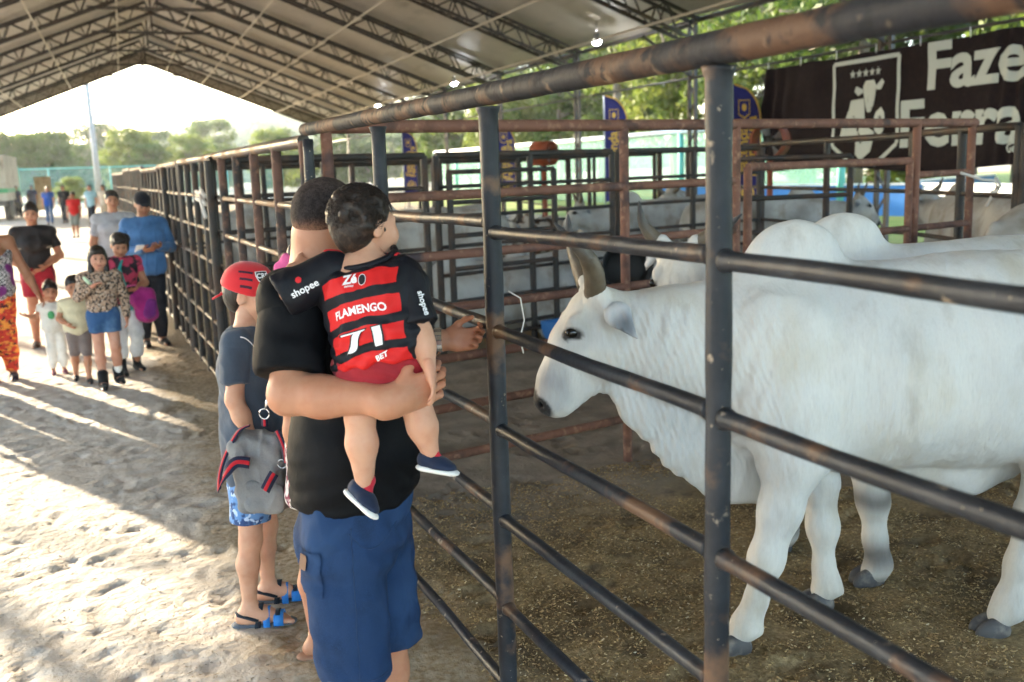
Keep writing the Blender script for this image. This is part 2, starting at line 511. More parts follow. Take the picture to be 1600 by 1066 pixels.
# ================================================================== ground: one sheet, finely divided near the camera
rng = np.random.default_rng(7)
def axis_coords(f0, f1, step, far):
    c = list(np.arange(f0, f1 + 1e-6, step)); s_ = step; v = f0
    lo_ = []
    while v > -far:
        s_ *= 1.22; v -= s_; lo_.append(v)
    s_ = step; v = f1; hi_ = []
    while v < far:
        s_ *= 1.22; v += s_; hi_.append(v)
    return np.array(lo_[::-1] + c + hi_)
gx = axis_coords(-2.4, 4.4, .026, 900); gy = axis_coords(1.7, 10.6, .026, 900)
GX, GY = np.meshgrid(gx, gy, indexing='ij')
P2 = np.stack([GX.ravel(), GY.ravel(), np.zeros(GX.size)], 1)
near = sstep(-5, -2, P2[:, 0]) * (1 - sstep(6, 9, P2[:, 0])) * (1 - sstep(13, 20, P2[:, 1]))
z = near * (.012 * fbm(P2, 1.1, 1, 3) + .008 * fbm(P2, 4.0, 5, 3))
fence_x = .86 - .0437 * (P2[:, 1] - 3.523)
inpen = sstep(-.1, .35, P2[:, 0] - fence_x)
z += near * inpen * (.014 * np.abs(fbm(P2, 7.0, 9, 3)) + .020 * fbm(P2, 2.4, 14, 2))
z += near * (1 - inpen) * (.007 * fbm(P2, 13.0, 21, 2) - .006 * np.abs(fbm(P2, 6.0, 25, 2)))
heap = np.exp(-(((P2[:, 0] - 2.62) / .42) ** 2 + ((P2[:, 1] - 4.66) / .28) ** 2)); z += .055 * heap
for k in range(1150):                      # footprints and hoof marks
    if k < 980: cx, cy = rng.uniform(-2.3, .62), rng.uniform(2.2, 10.4)
    else: cx, cy = rng.uniform(1.0, 4.3), rng.uniform(2.0, 6.5)
    a = rng.uniform(0, math.pi); L_, W_ = (rng.uniform(.05, .13), rng.uniform(.028, .05)) if k < 980 else (rng.uniform(.06, .09), rng.uniform(.05, .07))
    mk = (np.abs(P2[:, 0] - cx) < .3) & (np.abs(P2[:, 1] - cy) < .3)
    d = P2[mk]; u_ = (d[:, 0] - cx) * math.cos(a) + (d[:, 1] - cy) * math.sin(a); v_ = -(d[:, 0] - cx) * math.sin(a) + (d[:, 1] - cy) * math.cos(a)
    q = np.sqrt((u_ / L_) ** 2 + (v_ / (W_ * (1 + .25 * np.sin(u_ / L_ * 3)))) ** 2)
    dep = rng.uniform(.003, .0085) if k < 980 else rng.uniform(.010, .022)
    z[mk] += -dep * (1 - sstep(.55, 1.0, q)) + .45 * dep * np.exp(-((q - 1.22) / .22) ** 2)
P2[:, 2] = z
nx_, ny_ = len(gx), len(gy)
ii = np.arange(nx_ * ny_).reshape(nx_, ny_)
Fq = np.stack([ii[:-1, :-1].ravel(), ii[1:, :-1].ravel(), ii[1:, 1:].ravel(), ii[:-1, 1:].ravel()], 1)
ground = obj('ground', P2, Fq, M['ground'], smooth=True); ground['kind'] = 'structure'
def gz(x, y):
    i_ = min(max(np.searchsorted(gx, x) - 1, 0), nx_ - 2); j_ = min(max(np.searchsorted(gy, y) - 1, 0), ny_ - 2)
    return float(z[i_ * ny_ + j_])

# loose husk and straw lying in the pen
M['straw'] = mat('straw', (1, 1, 1), rough=.8, vcol='col', spec=.2)
ns = 90000
sx = rng.uniform(.5, 4.3, ns); sy = rng.uniform(1.75, 5.0, ns)
keep = (sx - (.86 - .0437 * (sy - 3.523)) + .35 * vnoise(np.stack([sx, sy, sx * 0], 1), 1.5, 3) > -.16) & (vnoise(np.stack([sx, sy, sx * 0], 1), 2.6, 8) > -.45)
sx, sy = sx[keep], sy[keep]; ns = len(sx)
ang = rng.uniform(0, 2 * math.pi, ns); ln = rng.uniform(.0025, .007, ns); wd = rng.uniform(.0008, .0017, ns); tz = rng.uniform(-.3, .5, ns)
gi = np.clip(np.searchsorted(gx, sx) - 1, 0, nx_ - 2); gj = np.clip(np.searchsorted(gy, sy) - 1, 0, ny_ - 2)
bz = z[gi * ny_ + gj] + .003
dx_, dy_ = np.cos(ang) * ln, np.sin(ang) * ln; px_, py_ = -np.sin(ang) * wd, np.cos(ang) * wd
c0 = np.stack([sx, sy, bz], 1); D_ = np.stack([dx_, dy_, tz * ln], 1); W3 = np.stack([px_, py_, rng.uniform(0, .002, ns)], 1)
SV = np.stack([c0 - D_ - W3, c0 + D_ - W3, c0 + D_ + W3, c0 - D_ + W3], 1).reshape(-1, 3)
SF = np.arange(ns * 4).reshape(-1, 4)
pal = np.array([(.42, .30, .14), (.30, .20, .09), (.52, .42, .24), (.20, .13, .06), (.60, .52, .36)])
SC = np.repeat(pal[rng.choice(5, ns, p=[.34, .36, .08, .20, .02])] * rng.uniform(.7, 1.15, (ns, 1)), 4, axis=0)
st = obj('straw_bedding', SV, SF, M['straw'], cols=SC)
tag(st, 'golden brown husk and straw strewn over the pen floor under the white cattle', 'straw', kind='stuff')

# dry bits and pebbles trodden into the sand of the aisle
nl_ = 5200; lx = rng.uniform(-2.3, .75, nl_); ly_ = 1.9 + 8.5 * rng.uniform(0, 1, nl_) ** 1.5
gi = np.clip(np.searchsorted(gx, lx) - 1, 0, nx_ - 2); gj = np.clip(np.searchsorted(gy, ly_) - 1, 0, ny_ - 2); lz = z[gi * ny_ + gj] + .001
an_ = rng.uniform(0, 2 * math.pi, nl_); peb = rng.uniform(0, 1, nl_) < .55
La = np.where(peb, rng.uniform(.003, .008, nl_), rng.uniform(.006, .02, nl_)); Lb = np.where(peb, La * rng.uniform(.6, .9, nl_), rng.uniform(.0008, .0016, nl_)); Lh = np.where(peb, La * .6, .0022)
ca, sa = np.cos(an_), np.sin(an_); c3 = np.stack([lx, ly_, lz], 1); A3 = np.stack([ca * La, sa * La, La * 0], 1); B3 = np.stack([-sa * Lb, ca * Lb, La * 0], 1); H3 = np.stack([La * 0, La * 0, Lh], 1)
LVv = np.stack([c3 - A3, c3 - B3, c3 + A3, c3 + B3, c3 + H3], 1).reshape(-1, 3); b5 = np.arange(nl_)[:, None] * 5
LFv = np.concatenate([b5 + np.array([[0, 1, 4]]), b5 + np.array([[1, 2, 4]]), b5 + np.array([[2, 3, 4]]), b5 + np.array([[3, 0, 4]])])
LCc = np.where(peb[:, None], np.array([(.40, .36, .31)]), np.array([(.30, .22, .12)])) * rng.uniform(.5, 1.2, (nl_, 1))
lt = obj('sand_litter', LVv, LFv, M['straw'], cols=np.repeat(LCc, 5, axis=0))
tag(lt, 'small pebbles and dry bits scattered over the sandy aisle', 'litter', kind='stuff')

# ================================================================== the exhibition tent
RX, RZ, SL = 1.8, 9.3, .387
EL_, ER_ = -8.4, 12.8
def roof_z(x): return RZ - SL * abs(x - RX)
FR = [65.6 - 6.4 * k for k in range(13)]
tent = thing('exhibition_tent', 'long open sided tent roof of pale tarp over dark lattice trusses', 'tent', (RX, 0, 0))
def roof_sheet(y0, y1, xe):
    n1, n2 = 14, 8; V = []; Fc = []
    for i in range(n1 + 1):
        for j in range(n2 + 1):
            a = i / n1; b = j / n2
            x = RX + (xe - RX) * a; y = y0 + (y1 - y0) * b
            sag = .10 * math.sin(math.pi * b) * (0.5 + .5 * math.sin(math.pi * min(a * 1.02, 1)))
            rp = .012 * math.sin(a * 46 + y0) * math.sin(math.pi * b)
            V.append((x - RX, y, roof_z(x) + .04 - sag + rp))
    nv = len(V); V += [(p[0], p[1], p[2] + .012) for p in V]
    for i in range(n1):
        for j in range(n2):
            q = [i*(n2+1)+j, (i+1)*(n2+1)+j, (i+1)*(n2+1)+j+1, i*(n2+1)+j+1]
            Fc.append(tuple(q)); Fc.append(tuple(nv + t for t in q[::-1]))
    return obj('roof_sheet', V, Fc, M['roof'], tent, smooth=True)
for k in range(len(FR) - 1):
    for xe in (EL_, ER_): roof_sheet(FR[k + 1], FR[k], xe)

def slope_pt(x, off): 
    s_ = -SL if x > RX else SL
    nrm = Vector((SL if x > RX else -SL, 0, 1)).normalized()
    return Vector((x - RX, 0, roof_z(x))) - nrm * off
TW = .22
def truss_meshes():
    ch, br = MB(), MB(); bc = MB()
    for xe in (EL_, ER_):
        sg = 1 if xe > RX else -1
        xs = np.linspace(RX + sg * .25, xe, 24)
        for yy in (-TW, TW):
            a, b = slope_pt(xs[0], .12), slope_pt(xs[-1], .12)
            ch.bar(a + Vector((0, yy, 0)), b + Vector((0, yy, 0)), .075)
            a, b = slope_pt(xs[0], .60), slope_pt(xs[-1], .60)
            bc.bar(a + Vector((0, yy, 0)), b + Vector((0, yy, 0)), .075)
            for i in range(len(xs) - 1):
                t0, t1 = slope_pt(xs[i], .12), slope_pt(xs[i+1], .12); b0, b1 = slope_pt(xs[i], .60), slope_pt(xs[i+1], .60)
                o_ = Vector((0, yy, 0))
                if i % 2: br.bar(t0 + o_, b1 + o_, .035)
                else: br.bar(b0 + o_, t1 + o_, .035)
                if i % 3 == 0: br.bar(t0 + o_, b0 + o_, .035)
        for i in range(len(xs) - 1):
            b0, b1 = slope_pt(xs[i], .60), slope_pt(xs[i+1], .60); t0, t1 = slope_pt(xs[i], .12), slope_pt(xs[i+1], .12)
            y_ = TW if i % 2 else -TW
            br.bar(b0 + Vector((0, y_, 0)), b1 + Vector((0, -y_, 0)), .03)
            br.bar(t0 + Vector((0, -y_, 0)), t1 + Vector((0, y_, 0)), .03)
            if i % 6 == 3: br.bar(b0 + Vector((0, -TW, 0)), b0 + Vector((0, TW, 0)), .07)
    for yy in (-TW, TW):
        br.bar(Vector((0, yy, RZ - .05)), Vector((0, yy, RZ - 1.35)), .06)
        br.bar(Vector((-2.4, yy, RZ - 1.45)), Vector((2.4, yy, RZ - 1.45)), .05)
    return ch, bc, br
ch, bc, br = truss_meshes()
proto = [ch.build('top_chord', M['steel_dark']).data, bc.build('bottom_chord', M['steel_dark']).data, br.build('bracing', M['steel_dark']).data]
for o in [o for o in bpy.data.objects if o.name in ('top_chord', 'bottom_chord', 'bracing')]: bpy.data.objects.remove(o)
def column_mesh(x, h_):
    c = MB()
    for yy in (-.13, .13): c.bar((0, yy, 0), (0, yy, h_), .075)
    nz_ = 14
    for i in range(nz_):
        z0, z1 = h_ * i / nz_, h_ * (i + 1) / nz_
        c.bar((0, -.13 if i % 2 else .13, z0), (0, .13 if i % 2 else -.13, z1), .03)
    sg = -1 if x > RX else 1
    c.bar((0, 0, h_ - 1.3), (sg * 1.3, 0, h_ - .35), .05)
    c.box((-.18, -.25, 0), (.18, .25, .02))
    return c
cmR = column_mesh(ER_, roof_z(ER_) - .1).build('column', M['steel_dark']); cmL = column_mesh(EL_, roof_z(EL_) - .1).build('column', M['steel_dark'])
cdR, cdL = cmR.data, cmL.data
bpy.data.objects.remove(cmR); bpy.data.objects.remove(cmL)
for y in FR:
    t_ = link('truss', proto[0], tent); t_.location = (0, y, 0)
    for nm, d_ in (('bottom_chord', proto[1]), ('bracing', proto[2])):
        c_ = link(nm, d_, t_)
        if nm == 'bracing': c_['kind'] = 'stuff'
    c_ = link('column', cdR, tent); c_.location = (ER_ - RX - .15, y, 0)
    c_ = link('column', cdL, tent); c_.location = (EL_ - RX + .1, y, 0)
for xe, fr in ((EL_, (.16, .42, .68, .9)), (ER_, (.14, .32, .52, .72, .9))):
    for f in fr:
        x = RX + (xe - RX) * f; p = slope_pt(x, .68)
        mb = MB(); mb.tube([(p.x, FR[-1], p.z), (p.x, 27, p.z - .03), (p.x, FR[0], p.z)], .03, 6)
        mb.build('purlin', M['cream_tube'], tent)
    mb = MB(); mb.tube([(xe - RX, FR[-1], roof_z(xe) - .08), (xe - RX, FR[0], roof_z(xe) - .08)], .06, 8); mb.build('eave_beam', M['steel_dark'], tent)
mb = MB(); mb.tube([(ER_ - RX - .15, FR[-1], 3.66), (ER_ - RX - .15, FR[0], 3.66)], .03, 6); mb.build('side_rail', M['steel_dark'], tent)
# added tarp strip across the far gable truss, blocks sky glare washing it out
for xe in (EL_, ER_):
    fc = MB(); k_ = 12
    for i in range(k_):
        x0 = RX + (xe - RX) * i / k_; x1 = RX + (xe - RX) * (i + 1) / k_
        y_ = FR[0] + .004
        Vf = [(x0 - RX, y_, roof_z(x0) - .72), (x1 - RX, y_, roof_z(x1) - .72), (x1 - RX, y_, roof_z(x1) + .04), (x0 - RX, y_, roof_z(x0) + .04)]
        fc.add(Vf + [(a, b + .02, c) for a, b, c in Vf], [(0, 1, 2, 3), (7, 6, 5, 4), (0, 4, 5, 1)])
    fc.build('added_glare_strip', M['roof'], tent)
# lit lamps under the right slope
M['lamp_glow'] = mat('lamp_glow', (.9, .9, .9), emit=((.93, .97, 1.0), 55.0))
for i, y in enumerate((11.9, 23.9, 35.8, 47.7)):
    x = 11.7; z0 = roof_z(x) - .12
    if i == 0: continue
    t_ = thing('high_bay_lamp', ['', 'lit white lamp under the roof, nearest and largest of three', 'lit white lamp under the roof, middle one of three', 'lit white lamp under the roof, farthest and smallest of three'][i], 'lamp', (x, y, 4.86), 0, 'lit lamps along the right side of the tent')
    mb = MB(); mb.lathe([(.02, .20), (.06, .19), (.07, .08), (.13, .0), (.12, .0), (.06, .07)], n=20); mb.tube([(0, 0, .25), (0, 0, z0 - 4.86)], .012, 6); mb.build('housing', M['galv'], t_, True)
    mb = MB(); mb.lathe([(.0, -.10), (.08, -.08), (.12, .0), (.0, .03)], n=20); mb.build('lens', M['lamp_glow'], t_, True)

# ================================================================== pens of welded pipe
def unit_pipe(n=10):
    mb = MB(); mb.tube([(0, 0, 0), (0, 0, 1)], 1.0, n); return mb
_up = {}
def pipe(name, a, b, r, mt, parent, n=10):
    key = (mt, n)
    if key not in _up:
        mb = unit_pipe(n); _up[key] = mesh_data('pipe_' + mt, mb.v, mb.f, M[mt], True)
        for p_ in _up[key].polygons:
            if len(p_.vertices) > 4: p_.use_smooth = False
    a = Vector(a); b = Vector(b); d = b - a
    o = link(name, _up[key], parent)
    o.location = a; o.rotation_mode = 'QUATERNION'; o.rotation_quaternion = d.to_track_quat('Z', 'Y'); o.scale = (r, r, d.length)
    return o

def worn_pipe(name, a, b, r, mt, parent, n=16, seed=0, welds=True):
    """near pipe with a mesh of its own: slightly bent, with weld beads at both ends"""
    a = Vector(a); b = Vector(b); d = (b - a); L_ = d.length
    k = max(int(L_ / .07), 4); pts = []; rr = []
    for i in range(k + 1):
        t = i / k; p = a + d * t
        j = Vector((math.sin(t * 5 + seed), math.cos(t * 4 + seed * 2), math.sin(t * 7 + seed * 3))) * .0018
        pts.append(p + j * math.sin(math.pi * t))
        rr.append(r * (1 + .025 * math.sin(i * 2.1 + seed) + .02 * math.sin(i * 5.3 + seed)))
    if welds:
        ex = Vector(d).normalized()
        pts = [pts[0] , pts[0] + ex * .008, pts[0] + ex * .02] + pts[1:-1] + [pts[-1] - ex * .02, pts[-1] - ex * .008, pts[-1]]
        rr = [r * 1.28, r * 1.2, r * 1.02] + rr[1:-1] + [r * 1.02, r * 1.2, r * 1.28]
    mb = MB(); mb.tube(pts, rr, n)
    return mb.build(name, M[mt], parent, True)

HZ = [1.59, 1.32, 1.05, .79, .53, .27]
def fence(label, P0, P1, npost, mt, top=1.92, hz=HZ, rp=.03, rr=.021, rt=.03, mt_post=None, group=None, tilt=0.0, name='pipe_fence', n=8, z0=0., bottom=False, skip=()):
    P0 = Vector((P0[0], P0[1], 0)); P1 = Vector((P1[0], P1[1], 0))
    t_ = thing(name, label, 'fence', P0, 0, group)
    D = P1 - P0
    pipe('top_rail', (0, 0, top - rt), D + Vector((0, 0, top - rt + tilt)), rt, mt, t_, n)
    for q in range(npost):
        p = D * (q / (npost - 1))
        if q in skip: continue
        pipe('post', p + Vector((0, 0, z0)), p + Vector((0, 0, top - rt + tilt * q / (npost - 1))), rp, mt_post or mt, t_, n)
    for h_ in hz + ([.03] if bottom else []):
        pipe('rail', Vector((0, 0, h_)), D + Vector((0, 0, h_ + tilt)), rr, mt, t_, n)
    return t_

FD = Vector((-.0435, .9990, 0)); PC = Vector((.86, 3.523, 0))
def FP(a): return PC + FD * a
# the near panel: own meshes, welded rails between posts
posts_a = [1.14, 0.0, -1.03, -2.05, -3.08, -4.1]
nf = thing('pipe_fence', 'worn black pipe fence panel nearest the camera, in front of the big white bull', 'fence', FP(1.14), 0, 'black pipe panels along the aisle')
base = FP(1.14)
for i, a in enumerate(posts_a):
    p = FP(a) - base; ln_ = Vector((.006 * math.sin(i * 3), .006 * math.cos(i * 2), 0))
    worn_pipe('post', p - Vector((0, 0, .02)), p + ln_ + Vector((0, 0, 1.905)), (.0255 if i < 3 else .0235) if i else .025, 'black_pipe', nf, 16, i, welds=(i > 0))
worn_pipe('top_rail', FP(1.19) - base + Vector((0, 0, 1.948)), FP(-4.1) - base + Vector((0, 0, 1.924)), .0285, 'black_top', nf, 20, 3, welds=False)
for i in range(len(posts_a) - 1):
    for j, h_ in enumerate(HZ):
        dz0 = .006 * math.sin(i * 5 + j * 3); dz1 = .006 * math.sin(i * 7 + j * 2 + 1)
        off = (-.004, .012, -.006, -.014, -.014)[i]
        worn_pipe('rail', FP(posts_a[i] - .02) - base + Vector((0, 0, h_ + dz0 + off)), FP(posts_a[i + 1] + .02) - base + Vector((0, 0, h_ + dz1 + off)), .0168, 'black_pipe', nf, 14, i * 7 + j)

# panels further along the aisle
lab = ['pipe fence panel beside the man in black, rusty posts, top rail rising', 'black pipe fence panel of the aisle just behind the boy with the red cap',
       'black pipe fence panel of the aisle, third along, with a twine knot on its rail', 'black pipe fence panel of the aisle by the man in the blue shirt',
       'aisle fence panel behind the man in the blue shirt', 'far aisle fence panel with dark posts beyond the blue shirt', 'farthest aisle fence panel where the pens end', 'last short aisle fence panel at the end of the pens']
edges = [1.2, 4.1, 7.0, 9.9, 12.8, 15.8, 18.8, 21.8, 24.6]
for i in range(8):
    a0, a1 = edges[i] + .03, edges[i + 1] - .03
    off = Vector((.02 * math.sin(i * 2.3), 0, 0))
    fence(lab[i], FP(a0) + off, FP(a1) - off * .7, 6 if i else 5, 'tan_pipe', top=1.93 + .03 * math.sin(i * 1.7) - (.03 if i == 1 else 0), mt_post='dark_pipe' if i else 'rust_dark', rp=.027, rr=.018, rt=.031,
          group='black pipe panels along the aisle', tilt=.02 * math.sin(i * 3.1), bottom=True)

# rusty cross fence with its gate
RA, RB = Vector((.87, 4.68, 0)), Vector((5.95, 5.83, 0))
def RP(x): return RA + (RB - RA) * ((x - RA.x) / (RB.x - RA.x))
fence('rusty pipe fence with six rails crossing behind the bull and the reaching hand', RP(.9), RP(3.52), 4, 'rust_pipe', top=1.99, rp=.027, rr=.024, rt=.031, name='pipe_fence', hz=[1.62, 1.32, 1.05, .79, .53, .27], skip=(1,), n=12)
gt = thing('gate', 'rusty low pipe gate behind the bulls, left of the tied rope', 'gate', RP(3.58))
b0 = RP(3.58); g0, g1 = RP(3.62) - b0, RP(5.22) - b0
for q, nm in ((g0, 'stile'), (g1, 'stile')): pipe(nm, q + Vector((0, 0, .12)), q + Vector((0, 0, 1.70)), .027, 'rust_pipe', gt, 12)
for h_ in (1.70, 1.22, .90, .58, .26): pipe('rail', g0 + Vector((0, 0, h_)), g1 + Vector((0, 0, h_)), .026, 'rust_pipe', gt, 12)
for h_ in (1.35, .5):
    mb = MB(); mb.tube([g1 + Vector((.04, .01, h_)), g1 + Vector((.04, .01, h_ + .09))], .022, 10); mb.build('hinge', M['rust_pipe'], gt, True)
e1 = thing('pipe_fence', 'rusty pipe fence bay with the twine knot, right of the low gate', 'fence', RP(5.29))
b1 = RP(5.29)
for x_ in (5.29, 5.95): pipe('post', RP(x_) - b1, RP(x_) - b1 + Vector((0, 0, 1.96)), .03, 'rust_pipe', e1, 12)
for h_ in (1.60, 1.22, .79, .53, .27): pipe('rail', Vector((0, 0, h_)), RP(5.95) - b1 + Vector((0, 0, h_)), .024, 'rust_pipe', e1, 12)
pipe('top_rail', RP(3.50) - b1 + Vector((0, 0, 1.962)), RP(5.99) - b1 + Vector((0, 0, 1.962)), .031, 'rust_pipe', e1, 12)

# twine tied on the rusty post and on the near post
M['twine'] = mat('twine', (.62, .58, .55), rough=.9)
tw = MB(); q = RP(5.95)
tw.tube([q + Vector((-.16, -.05, 1.60)), q + Vector((-.05, -.06, 1.57)), q + Vector((.06, -.055, 1.54)), q + Vector((.18, -.06, 1.53)), q + Vector((.22, -.05, 1.48)), q + Vector((.15, -.06, 1.40)), q + Vector((.11, -.06, 1.34))], .011, 6)
tw.tube([q + Vector((.2, -.05, 1.55)), q + Vector((.24, -.06, 1.49)), q + Vector((.2, -.06, 1.42)), q + Vector((.16, -.055, 1.45))], .013, 6)
tag(tw.build('twine', M['twine'], None, True), 'pale twine knotted between the rusty end post and black gate', 'twine')
tw = MB(); q = FP(-1.03) + Vector((.04, .0, 0))
tw.tube([q + Vector((0, 0, 1.42)), q + Vector((.03, -.01, 1.40)), q + Vector((.035, -.02, 1.34)), q + Vector((.02, -.02, 1.29)), q + Vector((.03, -.02, 1.25))], .0022, 5)
tag(tw.build('twine', M['twine'], None, True), 'thin white string hanging from the near black post', 'twine')
tw = MB(); q = FP(5.1)
for zz in (1.56, 1.62): tw.tube([q + Vector((-.05, -.5, zz - .02)), q + Vector((-.05, -.2, zz + .02)), q + Vector((-.05, 0, zz)), q + Vector((-.06, .3, zz + .01))], .016, 6)
tw.tube([q + Vector((-.06, -.2, 1.6)), q + Vector((-.07, -.36, 1.55)), q + Vector((-.06, -.55, 1.44))], .014, 6)
tag(tw.build('twine', M['twine'], None, True), 'tan twine wound round the aisle fence rail above the red cap', 'twine')

# black cross and rear fences of the other pens
G2 = 'dark pipe fences of the rear pens'
L2 = [Vector((6.02, 5.45, 0)), Vector((6.50, 7.0, 0)), Vector((6.95, 9.9, 0)), Vector((7.7, 13.6, 0)), Vector((8.4, 18.5, 0)), Vector((9.2, 24.5, 0))]
labs2 = ['dark pipe fence of the right rear pen, right of the tied twine', 'dark rear fence of the pens below the big brown banner', 'dark rear fence by the orange fan and the blue flags', 'far dark rear fence near the middle flags', 'farthest dark rear fence at the back right of the pens']
for i in range(5): fence(labs2[i], L2[i] + (L2[i+1]-L2[i]) * .01, L2[i + 1], 3 if i < 2 else 4, 'dark_pipe', top=1.95 - .01 * i, group=G2, rp=.035, rr=.019, hz=[1.42, 1.05, .79, .53, .27] if i < 2 else [1.42, .9, .4])
fence('dark pipe fence running right from the tied twine to the frame edge', (6.03, 5.42), (8.6, 4.1), 4, 'dark_pipe', top=1.97, group=G2, rp=.035, hz=[1.42, 1.0, .6, .3])
cross = [((.62, 7.95), (2.5, 8.6), 3, 'dark pipe cross fence behind the rusty one, left of the twin posts'),
         ((2.62, 8.64), (4.7, 9.3), 3, 'dark pipe cross fence right of the twin posts, behind the bull horn'),
         ((4.78, 9.32), (6.9, 9.88), 3, 'dark pipe cross fence behind the small bull head'),
         ((.45, 12.2), (3.9, 13.0), 4, 'second dark cross fence behind the standing grey cow'),
         ((4.0, 13.0), (7.6, 13.6), 4, 'second dark cross fence behind the lying cows'),
         ((.25, 17.0), (8.3, 18.4), 6, 'third dark cross fence in the far pens')]
for a, b, k, lb in cross: fence(lb, a, b, k, 'dark_pipe', top=1.90, group=G2, rp=.033, rr=.018, hz=HZ if a[1] < 10 else ([1.45, .98, .5] if a[1] < 16 else [1.3, .6]))
# a black gate leaf in the second cross fence
gt = thing('gate', 'small black pipe gate standing in the dark cross fence', 'gate', (2.72, 8.58, 0))
for x_ in (0, 1.18): pipe('stile', (x_, x_ * .32, .1), (x_, x_ * .32, 1.72), .03, 'dark_pipe', gt)
for h_ in (1.72, 1.45, 1.15, .85, .55, .2): pipe('rail', (0, 0, h_), (1.18, 1.18 * .32, h_), .022, 'dark_pipe', gt)
gt = thing('gate', 'black pipe gate ajar behind the near black post, by the blue flag', 'gate', (4.9, 7.6, 0))
for x_ in (0, 1.3): pipe('stile', (x_, -x_ * .1, .1), (x_, -x_ * .1, 1.75), .03, 'dark_pipe', gt)
for h_ in (1.75, 1.4, 1.1, .8, .5, .2): pipe('rail', (0, 0, h_), (1.3, -.13, h_), .022, 'dark_pipe', gt)

# ================================================================== cattle
M['hide'] = mat('hide', (1, 1, 1), rough=.62, vcol='col', spec=.25, sheen=.08, mode='obj',
    layers=[((.74, .77, .82), 1.8, .42, .72, 6, (1, 1, .7), 'MULTIPLY'), ((.86, .80, .70), 3.2, .52, .72, 6, (1.2, 1, .6), 'MULTIPLY'), ((.82, .80, .78), 9, .56, .74, 6, (1.2, 1, .5), 'MULTIPLY'), ((.93, .93, .94), 120, .45, .75, 3, (1.5, 1.5, .3), 'MULTIPLY')],
    bumps=[(5, .45, .05, (2.0, 1.5, .7), 3), (26, .30, .010, (2.0, 1.4, .3), 3), (260, .18, .002, (1, 1, .35), 2)])
def hide_main():
    m_ = M['hide']; nt_ = m_.node_tree; bs = [n for n in nt_.nodes if n.type == 'BSDF_PRINCIPLED'][0]
    old = bs.inputs['Normal'].links[0].from_socket
    tc = coord(nt_, 'obj'); sp = N(nt_, 'ShaderNodeSeparateXYZ'); nt_.links.new(tc, sp.inputs[0])
    mp = N(nt_, 'ShaderNodeMapping'); mp.inputs['Rotation'].default_value = (0, R(-18), 0); nt_.links.new(tc, mp.inputs[0])
    wv = N(nt_, 'ShaderNodeTexWave'); wv.wave_type = 'BANDS'; wv.bands_direction = 'X'; wv.inputs['Scale'].default_value = 13; wv.inputs['Distortion'].default_value = 4.6; wv.inputs['Detail'].default_value = 2; wv.inputs['Detail Scale'].default_value = .8
    nt_.links.new(mp.outputs[0], wv.inputs['Vector'])
    def mr(v, a, b):
        n_ = N(nt_, 'ShaderNodeMapRange'); n_.interpolation_type = 'SMOOTHSTEP'; n_.inputs['From Min'].default_value = a; n_.inputs['From Max'].default_value = b; nt_.links.new(v, n_.inputs['Value']); return n_.outputs[0]
    def mul(a, b):
        n_ = N(nt_, 'ShaderNodeMath'); n_.operation = 'MULTIPLY'; nt_.links.new(a, n_.inputs[0])
        if isinstance(b, float): n_.inputs[1].default_value = b
        else: nt_.links.new(b, n_.inputs[1])
        return n_.outputs[0]
    msk = mul(mul(mr(sp.outputs[0], -.30, .12), mr(sp.outputs[0], .56, .42)), mul(mr(sp.outputs[2], .5, .75), mr(sp.outputs[2], 1.34, 1.20)))
    bp = N(nt_, 'ShaderNodeBump'); bp.inputs['Distance'].default_value = .0022; nt_.links.new(wv.outputs['Fac'], bp.inputs['Height']); nt_.links.new(msk, bp.inputs['Strength']); nt_.links.new(old, bp.inputs['Normal']); nt_.links.new(bp.outputs[0], bs.inputs['Normal'])
hide_main()
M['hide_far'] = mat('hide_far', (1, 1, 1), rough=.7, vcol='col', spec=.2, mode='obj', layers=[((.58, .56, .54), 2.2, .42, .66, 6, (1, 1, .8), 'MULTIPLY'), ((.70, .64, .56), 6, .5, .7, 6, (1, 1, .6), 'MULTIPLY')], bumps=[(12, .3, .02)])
M['horn'] = mat('horn', (1, 1, 1), rough=.45, vcol='col', spec=.4, mode='obj', bumps=[(30, .4, .006, (1, 1, 3)), (120, .3, .002)],
    layers=[((.60, .55, .48), 14, .45, .7, 5, (1, 1, 1), 'MULTIPLY')])
M['hoof'] = mat('hoof', (.055, .052, .055), rough=.6, mode='obj', layers=[((.16, .14, .12), 20, .5, .7)])
M['eye'] = mat('eye', (.006, .005, .004), rough=.22, spec=.5)

def xf(prims, rot, piv, shift):
    piv = V3(piv); shift = V3(shift); out = []
    def f(p): return rot @ (p - piv) + piv + shift
    for p in prims:
        if p[0] == 'cap':
            fl = None if p[6] is None else (rot @ V3(p[6][0]), p[6][1])
            out.append(('cap', f(p[1]), f(p[2]), p[3], p[4], p[5], fl, p[7]))
        else:
            r0 = np.eye(3) if p[3] is None else p[3]
            out.append(('ell', f(p[1]), p[2], rot @ r0, p[4], p[5], p[6]))
    return out

